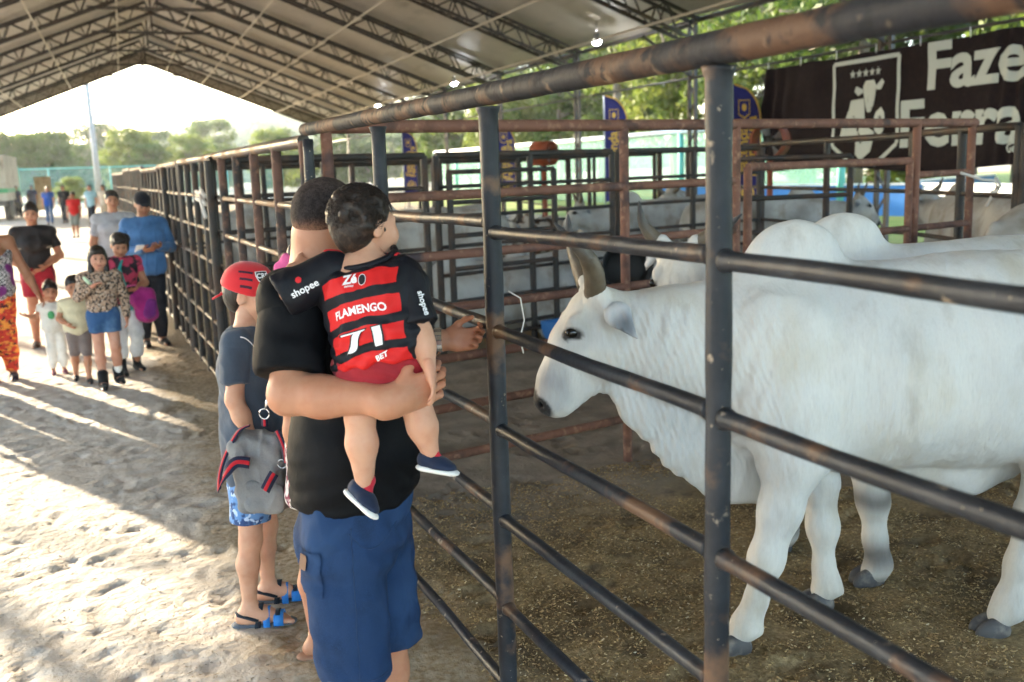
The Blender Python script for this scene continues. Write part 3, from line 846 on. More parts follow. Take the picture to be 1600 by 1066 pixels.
POLL = V3((.50, 0, 1.235))
def head_prims():
    P = []
    P += chain([(.505, 0, 1.225), (.575, 0, 1.12), (.640, 0, 1.00), (.668, 0, .935)], [.098, .088, .066, .060], .05)
    P += [ell((.655, 0, .925), (.062, .066, .058), None, .03)]                     # muzzle
    P += [cap((.455, 0, 1.07), (.615, 0, .915), .082, .040, .05, ((0, 1, 0), .82))]   # jaw
    for s_ in (1, -1):
        P += [ell((.478, s_ * .055, 1.105), (.085, .045, .10), rot3(0, 30, 0), .05)]   # cheek
        P += [ell((.578, s_ * .083, 1.205), (.045, .025, .040), rot3(0, 30, 0), .03)]  # brow
        P += [ell((.602, s_ * .102, 1.180), (.020, .014, .014), None, .012, True)]    # eye socket
        P += [ell((.698, s_ * .034, .925), (.018, .012, .014), rot3(0, 40, 0), .012, True)]   # nostril
        P += [cap((.500, s_ * .075, 1.300), (.520, s_ * .075, 1.335), .045, .036, .03)]    # horn core
        P += [cap((.475, s_ * .090, 1.268), (.462, s_ * .120, 1.258), .026, .024, .02)]
    P += [cap((.690, 0, .893), (.60, 0, .887), .012, .010, .02, None, True)]      # mouth line
    return P

def legs_prims(L):
    """L: list of chains (points, radii)"""
    P = []
    for pts, rad in L: P += chain(pts, rad, .05)
    return P

def trunk_prims(sheath=True, hump=1.0):
    P = [ell((-.34, 0, .985), (.48, .265, .372), None, .12), ell((-.86, 0, .985), (.56, .30, .385), None, .14), ell((-1.38, 0, 1.08), (.36, .25, .31), None, .12)]
    P += [cap((-.42, 0, 1.265), (-1.40, 0, 1.315), .080, .085, .12)]
    P += [ell((-.205, 0, 1.385), (.175, .076, .150 * hump), rot3(0, 10, 0), .07), cap((-.20, 0, 1.42), (.03, 0, 1.28), .050, .05, .07)]
    for s_ in (1, -1):
        P += [ell((-.13, s_ * .165, .96), (.17, .085, .34), rot3(0, 14, 0), .10)]
        P += [ell((-1.30, s_ * .19, 1.30), (.10, .05, .06), None, .08)]
        P += [ell((-1.38, s_ * .165, .86), (.26, .12, .34), rot3(0, -10, 0), .12)]
    for s_ in (1, -1):                                  # shoulder blade, its rear groove, the hollow of the flank
        P += [cap((-.19, s_ * .170, 1.18), (-.04, s_ * .205, .90), .045, .050, .10), cap((-.20, s_ * .20, .92), (-.19, s_ * .19, .76), .075, .07, .05)]
        P += [cap((-.43, s_ * .315, 1.16), (-.36, s_ * .325, .78), .030, .034, .07, None, True), ell((-1.10, s_ * .36, 1.16), (.15, .07, .10), None, .08, True)]
    # neck
    P += [cap((-.12, 0, 1.06), (.20, 0, 1.105), .285, .205, .10, ((0, 1, 0), .72)), cap((.20, 0, 1.105), (.46, 0, 1.175), .205, .135, .07, ((0, 1, 0), .78))]
    # dewlap
    P += chain([(.44, 0, 1.02), (.30, 0, .89), (.16, 0, .74), (.02, 0, .63), (-.14, 0, .585)], [.07, .105, .115, .115, .10], .06, ((0, 1, 0), .36))
    if sheath: P += chain([(-.62, 0, .63), (-.88, 0, .585), (-1.03, 0, .60)], [.06, .085, .06], .09, ((0, 1, 0), .6))
    P += [cap((-1.66, 0, 1.28), (-1.76, 0, 1.05), .035, .022, .05), cap((-1.76, 0, 1.05), (-1.76, 0, .55), .022, .03, .03)]
    return P

def fore(sy, s0, sk, sf, wid=.165, zk=.33):
    pts = [(-.14, sy * .155, .86), (-.15 + s0, sy * wid, .70), (sk + (s0 * .2), sy * wid, zk + .02), ((sk * .45 + sf * .55), sy * wid, zk * .52), (sf, sy * wid, .085), (sf + .03, sy * wid, .035)]
    return (pts, [.145, .098, .058, .041, .047, .052])
def hind(sy, sh, sf, wid=.155):
    pts = [(-1.36, sy * .15, .86), (-1.22 + sh, sy * wid, .70), (-1.50 + sh * 1.2, sy * wid, .47), ((-1.48 + sh * 1.2) * .5 + sf * .5, sy * wid, .28), (sf, sy * wid, .095), (sf + .045, sy * wid, .035)]
    return (pts, [.18, .125, .060, .045, .050, .055])

def paint_hide(V, grey=0.15, eyes=True, hx=None, dirt=True, base=(.66, .635, .595), dark_knee=False):
    n_ = len(V); C_ = np.tile(np.array(base), (n_, 1))
    g = np.clip(.5 + .9 * fbm(V, 2.2, 31, 3), 0, 1)[:, None] * grey
    C_ = C_ * (1 - g) + np.array((.40, .415, .44)) * g
    def blot(pts, rad, col, amt, soft=.5):
        nonlocal C_
        for p in pts:
            d = np.linalg.norm(V - V3(p), axis=1)
            t = (amt * (1 - sstep(rad * soft, rad, d)))[:, None]
            C_ = C_ * (1 - t) + np.array(col) * t
    f = hx or (lambda p: V3(p))
    blot([f((.675, .05, .965)), f((.675, -.05, .965))], .10, (.30, .30, .31), .7)
    for s_ in (1, -1):
        blot([f((.59, s_ * .09, 1.17))], .09, (.36, .36, .37), .6); blot([f((.655, s_ * .06, 1.03))], .07, (.30, .295, .30), .6)
        blot([f((.47, s_ * .10, 1.20))], .12, (.40, .41, .43), .55); blot([f((.50, s_ * .09, 1.06))], .08, (.44, .41, .37), .4)
        blot([f((.600, s_ * .092, 1.180)), f((.580, s_ * .097, 1.176)), f((.616, s_ * .084, 1.172))], .026, (.02, .018, .018), .97, .6)
    blot([f((.705, .03, .905)), f((.705, -.03, .905)), f((.722, 0, .925)), f((.715, 0, .90))], .052, (.012, .012, .014), .98, .8)
    lowz = V[:, 2]
    t = ((1 - sstep(.03, .062, lowz)))[:, None]; C_ = C_ * (1 - t) + np.array((.045, .045, .05)) * t
    if dirt:
        t = (.45 * (1 - sstep(.08, .55, lowz + .10 * fbm(V, 9, 3, 2))))[:, None]; C_ = C_ * (1 - t) + np.array((.40, .36, .30)) * t
    if dark_knee:
        t = (.8 * np.exp(-((lowz - .36 + .03 * fbm(V, 9, 12, 2)) / .05) ** 2))[:, None] + (.85 * np.exp(-((lowz - .13 + .03 * fbm(V, 9, 15, 2)) / .07) ** 2))[:, None]
        t = np.clip(t, 0, .9) * (1 - sstep(.45, .52, lowz))[:, None]; C_ = C_ * (1 - t) + np.array((.07, .06, .058)) * t
    return np.clip(C_, 0, 1)

def horn_mesh(pts, r0, n=14):
    k = 14; P = []; 
    pts = [Vector(p) for p in pts]
    for i in range(k + 1):                       # catmull through control points
        t = i / k * (len(pts) - 1); a = min(int(t), len(pts) - 2); f = t - a
        p0, p1, p2, p3 = pts[max(a-1, 0)], pts[a], pts[a+1], pts[min(a+2, len(pts)-1)]
        P.append(.5 * ((2*p1) + (-p0+p2)*f + (2*p0-5*p1+4*p2-p3)*f*f + (-p0+3*p1-3*p2+p3)*f**3))
    rr = [r0 * (1 - (i / k) ** 1.6 * .93) * (1 + .02 * math.sin(i * 2.4)) for i in range(k + 1)]
    mb = MB(); mb.tube(P, rr, n)
    cols = []
    for i in range(k + 1):
        t = i / k; c = Vector((.085, .062, .040)).lerp(Vector((.125, .098, .068)), min(t * 3, 1)).lerp(Vector((.05, .05, .055)), min(1, max(0, t * 2.0 - .7)))
        cols += [tuple(c)] * n
    return mb, np.array(cols)

def horn_obj(parent, pts, r0):
    mb, cols = horn_mesh(pts, r0)
    return obj('horn', mb.v, mb.f, M['horn'], parent, True, cols)

def build_cattle(name, label, origin, yaw, prims, h, matn, horns=(), eyes=(), hoofs=(), ears=True, group=None, relaxn=1, folds=True, headx=None, scale=1.0, cat='bull', **paint):
    t_ = thing(name, label, cat, origin, yaw, group)
    t_.scale = (scale,) * 3
    V, Q = polygonize(prims, h)
    V = relax(V, Q, relaxn)
    Nn = vnormals(V, Q)
    if folds:
        nk = sstep(-.25, .1, V[:, 0]) * (1 - sstep(.36, .50, V[:, 0])) * sstep(.5, .7, V[:, 2]) * (1 - sstep(1.2, 1.3, V[:, 2]))
        ph = V[:, 0] * 95 + V[:, 2] * 38 + 5.0 * fbm(V, 4.5, 2, 2)
        V = V + Nn * (nk * (.0045 * np.sin(ph) + .007 * fbm(V, 14, 7, 2, (1.6, 1.6, .5))))[:, None]
        bd = sstep(-.1, -.3, V[:, 0])
        V = V + Nn * (bd * (.014 * fbm(V, 3.6, 17, 3, (1.6, 1, .6))) * (V[:, 2] > .5))[:, None]
        jaw = np.exp(-(((V[:, 0] - .46) / .08) ** 2 + ((V[:, 2] - .97) / .09) ** 2))
        V = V + Nn * (jaw * .004 * np.sin(V[:, 0] * 190 + 3 * fbm(V, 8, 4, 2)))[:, None]
    C_ = paint_hide(V, hx=headx, **paint)
    b = obj('body', V, Q, M[matn], t_, True, C_)
    for pts, r0 in horns: horn_obj(t_, pts, r0)
    if ears:
        f_ = headx or (lambda p: V3(p)); q0 = f_((0, 0, 0))
        for s_ in (1, -1):
            nn = f_((.35, s_ * .80, .45)) - q0
            ep = [cap(f_((.478, s_ * .095, 1.272)), f_((.448, s_ * .150, 1.245)), .020, .044, .02, (nn, .42)), cap(f_((.448, s_ * .150, 1.245)), f_((.392, s_ * .188, 1.170)), .044, .007, .02, (nn, .42)),
                  cap(f_((.455, s_ * .168, 1.250)), f_((.405, s_ * .206, 1.182)), .024, .004, .01, (nn, .5), True)]
            ev_, eq_ = polygonize(ep, max(h * .45, .0055)); ev_ = relax(ev_, eq_, 1)
            cin = np.linalg.norm(ev_ - f_((.43, s_ * .20, 1.215)), axis=1); tt_ = (1 - sstep(.02, .075, cin))[:, None]
            obj('ear', ev_, eq_, M[matn], t_, True, np.array((.47, .48, .50)) * (1 - tt_) + np.array((.15, .165, .19)) * tt_)
    for (hx_, hy_) in hoofs:
        hv_, hq_ = polygonize([ell((hx_ + .016, hy_ + d_, .020), (.068, .030, .056), rot3(0, 16, 0), .004) for d_ in (-.024, .024)], .006, [((0, 0, .0), (0, 0, -1))])
        obj('hoof', relax(hv_, hq_, 1), hq_, M['hoof'], t_, True)
    for e in eyes:
        mb = MB(); mb.lathe([(.0001, -1), (.38, -.92), (.7, -.7), (.92, -.38), (1, 0), (.92, .38), (.7, .7), (.38, .92), (.0001, 1)], n=14)
        Vv = np.array(mb.v) * np.array((.025, .015, .019)) + V3(e)
        obj('eye', Vv, mb.f, M['eye'], t_, True)
    return t_

BYAW = math.atan2(.297, -.955)
# the big bull in front
legsA = [([(-.13, .15, .90), (-.155, .175, .735), (-.115, .17, .53), (-.068, .165, .345), (-.035, .16, .19), (.0, .16, .100), (.026, .16, .070)], [.15, .105, .070, .057, .035, .047, .038]),
         ([(-.22, -.14, .90), (-.33, -.15, .70), (-.372, -.14, .52), (-.392, -.14, .335), (-.40, -.14, .17), (-.414, -.14, .095), (-.395, -.14, .070)], [.15, .100, .068, .055, .035, .047, .038]),
         ([(-1.36, .15, .86), (-1.14, .165, .72), (-1.10, .165, .56), (-1.06, .16, .46), (-1.01, .16, .27), (-.985, .16, .115), (-.945, .16, .072)], [.19, .14, .085, .066, .045, .055, .044]),
         ([(-1.40, -.15, .86), (-1.32, -.155, .72), (-1.50, -.15, .48), (-1.46, -.15, .28), (-1.44, -.15, .10), (-1.39, -.15, .035)], [.18, .13, .062, .046, .050, .055])]
pr = trunk_prims() + legs_prims(legsA) + head_prims()
for q_ in ((.002, .16, .09), (-.414, -.14, .08), (-.985, .16, .11)):      # dew claws
    for dy in (.022, -.022): pr.append(ell((q_[0] - .045, q_[1] + dy, q_[2] - .005), (.017, .013, .020), None, .012))
build_cattle('bull', 'large white humped bull with curved horns reaching its head toward the hand', (1.995, 2.993, 0), BYAW, pr, .0105, 'hide',
    horns=[([(.512, .070, 1.310), (.522, .112, 1.385), (.552, .140, 1.450), (.602, .150, 1.502), (.655, .138, 1.562)], .040),
           ([(.515, -.072, 1.315), (.535, -.118, 1.385), (.555, -.150, 1.45), (.57, -.155, 1.51), (.575, -.13, 1.575)], .039)],
    eyes=[(.598, .091, 1.180), (.598, -.091, 1.180)], hoofs=[(.035, .16), (-.385, -.14), (-.925, .16), (-1.38, -.15)], grey=.42, cat='bull')

# the second bull behind it, head turned to the camera
Rh = rot3(0, 0, 62) @ rot3(0, 12, 0)
SH = V3((-.06, -.10, .09))
def hx2(p): return Rh @ (V3(p) - POLL) + POLL + SH
trunk2 = [p for p in trunk_prims(True, .88)]
trunk2 = [p for p in trunk2 if not (p[0] == 'cap' and abs(p[1][0] - .20) < .01)]      # replace the front of the neck
trunk2 += [cap((.18, 0, 1.115), (.40, -.09, 1.27), .205, .125, .08)]
legsB = [fore(1, -.05, -.16, -.13, .22), fore(-1, 0, -.08, -.05, .16), hind(1, .05, -1.40), hind(-1, 0, -1.48)]
legsB[0] = ([(-.14, .155, .86), (-.22, .20, .70), (-.27, .24, .36), (-.28, .25, .19), (-.30, .25, .085), (-.27, .25, .035)], [.145, .098, .060, .042, .047, .052])
build_cattle('bull', 'white bull standing behind the big one, head turned to the camera', (2.56, 3.43, 0), BYAW, trunk2 + legs_prims(legsB) + xf(head_prims(), Rh, POLL, SH), .014, 'hide',
    horns=[([hx2((.515, .072, 1.315)), hx2((.52, .125, 1.36)), hx2((.53, .20, 1.40)), hx2((.55, .27, 1.46))], .036),
           ([hx2((.515, -.072, 1.315)), hx2((.52, -.12, 1.37)), hx2((.53, -.15, 1.43)), hx2((.55, -.15, 1.52))], .036)],
    eyes=[tuple(hx2((.598, .091, 1.180))), tuple(hx2((.598, -.091, 1.180)))], hoofs=[(-.265, .25), (-.02, -.16)], headx=hx2, grey=.2, dark_knee=True, folds=False, cat='bull')

# cattle of the pens behind: one standing and one lying shape, copied
def copy_tree(o, parent=None):
    c_ = o.copy(); COL.objects.link(c_); c_.parent = parent
    for ch_ in o.children: copy_tree(ch_, c_)
    return c_
Rs = rot3(0, -8, 0); SS = V3((.02, 0, .06))
stand = trunk_prims(True, .8) + legs_prims([fore(1, 0, -.12, -.08), fore(-1, 0, -.22, -.26), hind(1, .02, -1.46), hind(-1, .08, -1.36)]) + xf(head_prims(), Rs, POLL, SS)
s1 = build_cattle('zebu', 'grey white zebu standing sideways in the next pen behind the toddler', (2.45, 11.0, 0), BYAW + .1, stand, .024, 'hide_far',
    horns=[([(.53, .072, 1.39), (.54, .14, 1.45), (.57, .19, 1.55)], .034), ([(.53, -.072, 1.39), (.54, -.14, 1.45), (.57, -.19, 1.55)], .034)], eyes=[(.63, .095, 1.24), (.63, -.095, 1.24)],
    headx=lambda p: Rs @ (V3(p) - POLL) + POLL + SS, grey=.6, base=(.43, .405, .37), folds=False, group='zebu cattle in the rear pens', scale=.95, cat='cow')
# lying
SL_ = V3((-.06, 0, -.44))
def drop(prims, dz): return [(('cap', p[1] + V3((0, 0, dz)), p[2] + V3((0, 0, dz))) + p[3:]) if p[0] == 'cap' else (('ell', p[1] + V3((0, 0, dz))) + p[2:]) for p in prims]
ly = drop([p for p in trunk_prims(False, .8) if not (p[0] == 'cap' and p[1][0] < -1.6)], -.56)
Rl = rot3(0, 0, 55)
ly += xf(head_prims(), Rl, POLL, SL_)
ly += chain([(-.1, .2, .30), (.16, .26, .16), (-.10, .30, .07), (-.2, .30, .05)], [.11, .075, .05, .05], .05) + chain([(-.1, -.2, .3), (.2, -.2, .12), (.0, -.24, .06)], [.11, .06, .05], .05)
ly += chain([(-1.3, .2, .36), (-.95, .36, .22), (-1.25, .42, .08), (-.98, .46, .06)], [.20, .12, .06, .05], .06)
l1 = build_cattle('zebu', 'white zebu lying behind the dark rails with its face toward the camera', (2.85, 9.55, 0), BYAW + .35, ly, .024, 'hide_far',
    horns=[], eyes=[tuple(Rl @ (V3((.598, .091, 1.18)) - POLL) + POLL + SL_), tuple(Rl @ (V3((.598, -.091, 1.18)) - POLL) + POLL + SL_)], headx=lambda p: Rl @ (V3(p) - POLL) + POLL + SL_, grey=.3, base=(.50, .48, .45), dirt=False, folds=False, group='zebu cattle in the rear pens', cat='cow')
more = [(l1, (4.35, 9.95), BYAW - .1, 1.0, 'white zebu lying just behind the near bull horn'),
        (l1, (6.2, 14.8), BYAW + 2.9, 1.0, 'white zebu lying far back left of the blue flags'),
        (s1, (5.9, 11.6), BYAW + .2, .92, 'white zebu standing behind the rusty post and the dark gate'),
        (s1, (7.3, 12.6), BYAW + 1.3, .95, 'white zebu standing beneath the large blue flag'),
        (s1, (7.75, 9.9), BYAW + 3.0, .93, 'white zebu facing right below the brown banner'),
        (s1, (8.0, 8.1), BYAW - 1.6, .96, 'white zebu seen head on between rusty gate and twine'),
        (s1, (6.75, 4.55), BYAW + 3.3, 1.0, 'grey white zebu cut off by the right frame edge'),
        (s1, (1.5, 14.6), BYAW + .4, .95, 'white zebu standing in the far pen behind the fence by the boy'),
        (l1, (3.1, 15.6), BYAW + .2, 1.0, 'white zebu lying in the far pen left of the dark gate')]
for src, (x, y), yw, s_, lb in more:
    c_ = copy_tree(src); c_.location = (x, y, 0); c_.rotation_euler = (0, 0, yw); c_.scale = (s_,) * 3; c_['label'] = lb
br_ = copy_tree(s1); br_.location = (5.25, 13.2, 0); br_.rotation_euler = (0, 0, BYAW + 1.0); br_.scale = (.72,) * 3; br_['label'] = 'brown and white calf standing behind the bull horns'
M['hide_brown'] = mat('hide_brown', (.62, .56, .48), rough=.7, mode='obj', layers=[((.13, .065, .035), 3.2, .47, .53, 4)])
for c_ in br_.children:
    if c_.name.startswith('body'):
        c_.data = c_.data.copy(); c_.data.materials[0] = M['hide_brown']

# ================================================================== people
def cloth(name, col, var=None, rough=.85, bump=.25, scale=1.0, sheen=.15, spec=.2):
    var = var or tuple(c * .72 for c in col)
    return mat(name, col, rough=rough, spec=spec, sheen=sheen, mode='obj', layers=[(var, 9 * scale, .42, .7, 5)], bumps=[(14, bump, .018, (1, 1, .8), 3), (420, .25, .0015)])
M['skin'] = mat('skin', (1, 1, 1), rough=.5, vcol='col', spec=.35, sss=.12, mode='obj', layers=[((.93, .84, .80), 26, .45, .7, 5, (1, 1, 1), 'MULTIPLY')], bumps=[(130, .12, .002)])
M['hair_black'] = mat('hair_black', (.012, .009, .008), rough=.42, spec=.45, mode='obj', layers=[((.035, .024, .018), 60, .5, .7, 5, (1, 1, .3))], bumps=[(90, .6, .006, (1.5, 1.5, .4)), (300, .4, .002, (1, 1, .3))])
M['hair_tod'] = mat('hair_tod', (.016, .010, .008), rough=.5, spec=.35, mode='obj', layers=[((.055, .032, .022), 70, .5, .7, 4)], bumps=[(150, .4, .004)])
M['hair_buzz'] = mat('hair_buzz', (.040, .030, .028), rough=.8, spec=.2, mode='obj', layers=[((.085, .058, .048), 9, .45, .65, 3), ((.06, .045, .04), 420, .48, .62, 2)], bumps=[(520, .25, .0015)])
M['hair_brown'] = mat('hair_brown', (.10, .05, .025), rough=.5, spec=.4, mode='obj', bumps=[(80, .5, .006, (1.5, 1.5, .4))])
M['white_print'] = mat('white_print', (.82, .82, .84), rough=.6)
M['black_print'] = mat('black_print', (.01, .01, .014), rough=.6)
M['red_print'] = mat('red_print', (.62, .015, .02), rough=.6)
M['rubber_white'] = mat('rubber_white', (.74, .74, .72), rough=.6, layers=[((.45, .42, .38), 40, .55, .75)], mode='obj')
M['dark_leather'] = mat('dark_leather', (.018, .016, .016), rough=.5)
M['steel'] = mat('steel', (.72, .73, .75), rough=.18, metal=1.0)

SKIN = dict(tan=(.45, .215, .130), fair=(.56, .315, .215), brown=(.33, .155, .09), dark=(.20, .10, .06), rosy=(.54, .27, .185))

def unit(v): v = V3(v); return v / max(np.linalg.norm(v), 1e-9)
def frame_from(fw):
    fw = unit(fw); rt = unit(np.cross(fw, (0, 0, 1))); return rt, fw, np.cross(rt, fw)

def body_groups(J, rt, fw, s=1.0, b=1.0, belly=0.0, arm=1.0, leg=1.0, hipw=1.0, chestw=1.0, bust=0.0):
    """prims of a body in named groups. s: size factor (1.0 for a 1.7 m adult), b: girth"""
    rt = unit(rt); fw = unit(fw); G = {}
    P, W, C_, Nb = V3(J['pelvis']), V3(J['waist']), V3(J['chest']), V3(J['neckb'])
    T = [cap(P, W, .118 * s * b * hipw, .105 * s * b, .05 * s, (rt, 1.38)), cap(W, C_, .105 * s * b, .118 * s * b * chestw, .05 * s, (rt, 1.36)), cap(C_, C_ * .4 + Nb * .6, .118 * s * b * chestw, .075 * s * b, .05 * s, (rt, 1.5))]
    for k in ('R', 'L'):
        sh = V3(J['sh' + k]); T.append(cap(C_ * .25 + Nb * .75, sh, .062 * s, .062 * s * arm, .05 * s))
    if belly: T.append(ell(P * .3 + W * .7 + fw * .035 * s * belly, (.165 * s * b, .15 * s * b, .16 * s), None, .06 * s))
    if bust:
        for sg in (1, -1): T.append(ell(C_ + fw * .10 * s + rt * sg * .06 * s - V3((0, 0, .02 * s)), (.055 * s * bust,) * 3, None, .05 * s))
    G['torso'] = T
    hd = V3(J['head']); G['neck'] = [cap(Nb - V3((0, 0, .02 * s)), Nb * .35 + hd * .65, .062 * s * (.7 + .3 * b), .055 * s, .03 * s)]
    for k in ('R', 'L'):
        sh, el, wr = V3(J['sh' + k]), V3(J['el' + k]), V3(J['wr' + k])
        mid = el * .62 + wr * .38
        G['arm' + k] = [cap(sh, el, .056 * s * arm, .043 * s * arm, .03 * s), cap(el, mid, .043 * s * arm, .044 * s * arm, .03 * s), cap(mid, wr, .044 * s * arm, .028 * s * arm, .03 * s)]
        hp, kn, an = V3(J['hip' + k]), V3(J['knee' + k]), V3(J['ank' + k])
        cm = kn * .66 + an * .34
        back = -fw * .012 * s
        G['leg' + k] = [cap(hp, kn, .088 * s * leg, .058 * s * leg, .04 * s), cap(kn, cm + back, .057 * s * leg, .058 * s * leg, .03 * s), cap(cm + back, an, .058 * s * leg, .034 * s * leg, .03 * s)]
    return G

def head_group(hd, rt, fw, up, hs):
    """hs 1.0 for a head 0.23 m high"""
    rt, fw, up = unit(rt), unit(fw), unit(up); hd = V3(hd)
    Rm = np.stack([rt, fw, up], 1)
    def p(x, y, z_): return hd + hs * (rt * x + fw * y + up * z_)
    def e(c, r, k=.02, sub=False, rx=0): return ell(p(*c), tuple(hs * q for q in r), Rm @ rot3(rx, 0, 0), k * hs, sub)
    H = [e((0, -.014, .030), (.073, .092, .084), .03), e((0, .030, -.040), (.058, .062, .080), .04), e((0, .060, -.094), (.032, .026, .024), .03), e((0, .052, -.02), (.060, .045, .05), .03),
         cap(p(0, .092, .004), p(0, .110, -.032), .008 * hs, .013 * hs, .012 * hs), e((0, .090, -.062), (.022, .012, .011), .012), e((0, .078, .022), (.052, .018, .012), .02)]
    for sg in (1, -1):
        H += [e((sg * .029, .094, .004), (.016, .010, .010), .008, True), e((sg * .0745, -.004, -.012), (.010, .020, .031), .012, False, -12), e((sg * .083, .002, -.012), (.006, .010, .016), .008, True, -12),
              e((sg * .040, .070, -.035), (.026, .022, .026), .03)]
    return H, p

def paint_head(V, C_, p, hs, lips=(.30, .09, .08), brow=(.03, .02, .018)):
    def blot(c, rad, col, amt):
        d = np.linalg.norm((V - p(*c)), axis=1); t = (amt * (1 - sstep(rad * .55, rad, d)))[:, None]; C_[:] = C_ * (1 - t) + np.array(col) * t
    for sg in (1, -1):
        blot((sg * .029, .092, .005), .013 * hs, (.03, .022, .02), .85)
        for q in (.018, .030, .042): blot((sg * q, .092, .024 + .002 * (q > .02)), .009 * hs, brow, .6)
    for q in (-.013, 0, .013): blot((q, .100, -.064), .013 * hs, lips, .8)

def hand_prims(wr, d, pn, thumb, s=1.0, curl=.6, spread=1.0):
    """d: direction of the fingers, pn: palm normal, thumb: direction of the thumb side"""
    wr = V3(wr); d = unit(d); pn = unit(pn); lat = unit(V3(thumb) - d * (V3(thumb) @ d)); pn = unit(np.cross(lat, d)) * (1 if np.cross(lat, d) @ pn > 0 else -1)
    Rm = np.stack([lat, d, pn], 1)
    P = [cap(wr - d * .03 * s, wr + d * .03 * s, .027 * s, .026 * s, .02 * s, (lat, 1.25)), ell(wr + d * .052 * s, (.041 * s, .046 * s, .016 * s), Rm, .02 * s), ell(wr + d * .035 * s + lat * .022 * s + pn * .008 * s, (.018 * s, .03 * s, .016 * s), Rm, .015 * s)]
    for i, L in enumerate((.074, .083, .077, .060)):
        a = .030 - .020 * i; f = spread * (.10 - .07 * i)
        b0 = wr + d * (.088 - .004 * abs(i - 1)) * s + lat * a * s; dd = unit(d + lat * f); c = curl * (1 + .06 * i)
        pt = b0; ang = .35 * c; rad = (.0092, .0088, .008, .007)
        P.append(cap(b0 - dd * .03 * s, b0, .0095 * s, rad[0] * s, .010 * s))
        for j, fr in enumerate((.46, .31, .23)):
            dv = dd * math.cos(ang) + pn * math.sin(ang); nx = pt + dv * L * fr * s
            P.append(cap(pt, nx, rad[j] * s * (1 - .05 * (i == 3)), rad[j + 1] * s * (1 - .05 * (i == 3)), .004 * s)); pt = nx; ang += .75 * c
    t0 = wr + d * .022 * s + lat * .026 * s; t1 = t0 + unit(lat * .8 + d * .75 + pn * .35) * .038 * s; t2 = t1 + unit(d * .9 + lat * .28 + pn * .45 * curl) * .033 * s; t3 = t2 + unit(d * .95 + lat * .0 + pn * .55 * curl) * .026 * s
    P += [cap(t0, t1, .015 * s, .0115 * s, .012 * s), cap(t1, t2, .011 * s, .0098 * s, .005 * s), cap(t2, t3, .0098 * s, .008 * s, .004 * s)]
    return P

def foot_prims(an, fdir, s=1.0):
    an = V3(an); f = unit(fdir); lat = np.cross(f, (0, 0, 1)); z0 = an[2] - .062 * s
    def q(a, b, c): return np.array([an[0], an[1], z0]) + f * a * s + lat * b * s + V3((0, 0, c * s))
    P = [cap(an, q(.0, 0, .04), .034 * s, .034 * s, .03 * s), cap(q(-.035, 0, .03), q(.06, 0, .038), .031 * s, .032 * s, .03 * s), cap(q(.05, 0, .038), q(.135, 0, .018), .031 * s, .018 * s, .03 * s, (lat, 1.35))]
    for i, b in enumerate((.030, .014, .0, -.014, -.027)):
        P.append(cap(q(.13, b, .015), q(.178 - .009 * i, b * 1.1, .011), .0135 * s if i == 0 else .010 * s, .011 * s if i == 0 else .0085 * s, .008 * s))
    return P

def garment(name, prims, h, parent, mt, cuts=(), amp=.006, seed=1, scale=9, stretch=(1, 1, .7), relaxn=2, pieces=(), uvwf=None, colf=None, folds=None, kind=None):
    V, Q = polygonize(prims, h, cuts); V = relax(V, Q, relaxn)
    parts = [(V, Q, np.zeros((len(V), 3)))]
    for pp, cc in pieces:
        v2, q2 = polygonize(pp, h, cc); v2 = relax(v2, q2, relaxn); parts.append((v2, q2, np.zeros((len(v2), 3))))
    V, Q, _ = join(parts); Nn = vnormals(V, Q)
    if amp: V = V + Nn * (amp * fbm(V, scale, seed, 3, stretch))[:, None]
    if amp >= .004:
        rd = 1 - np.abs(fbm(V, scale * .75, seed + 40, 2, (1.3, 1.3, .55))) * 2.2; V = V + Nn * (amp * 1.1 * np.clip(rd, 0, 1) ** 3)[:, None]
    if folds is not None: V = V + Nn * folds(V)[:, None]
    o = obj(name, V, Q, M[mt] if isinstance(mt, str) else mt, parent, True, None if colf is None else colf(V), None if uvwf is None else uvwf(V))
    return o, V, Q

def bvh_of(*vq):
    v = []; f = []
    for V, Q in vq:
        b = len(v); v += [tuple(p) for p in V]; f += [tuple(int(i) + b for i in q) for q in Q]
    return BVHTree.FromPolygons(v, f)

def project(pts2, P, ex, ey, nrm, tree, off=.002, far=.25):
    """lay 2-D points onto a body: P + x*ex + y*ey, dropped along -nrm"""
    P = Vector(P); ex = Vector(ex).normalized(); ey = Vector(ey).normalized(); nrm = Vector(nrm).normalized(); out = []; ds = []
    for (x, y) in pts2:
        o_ = P + ex * x + ey * y + nrm * far
        hit, hn, _, d = tree.ray_cast(o_, -nrm, far * 2.2)
        out.append((o_, hit, hn)); 
        if hit is not None: ds.append(d)
    md = float(np.median(ds)) if ds else far
    return [tuple((h_ + nrm * off) if h_ is not None and abs((h_ - o_).length - md) < .07 else (o_ - nrm * (md - off))) for o_, h_, hn in out]

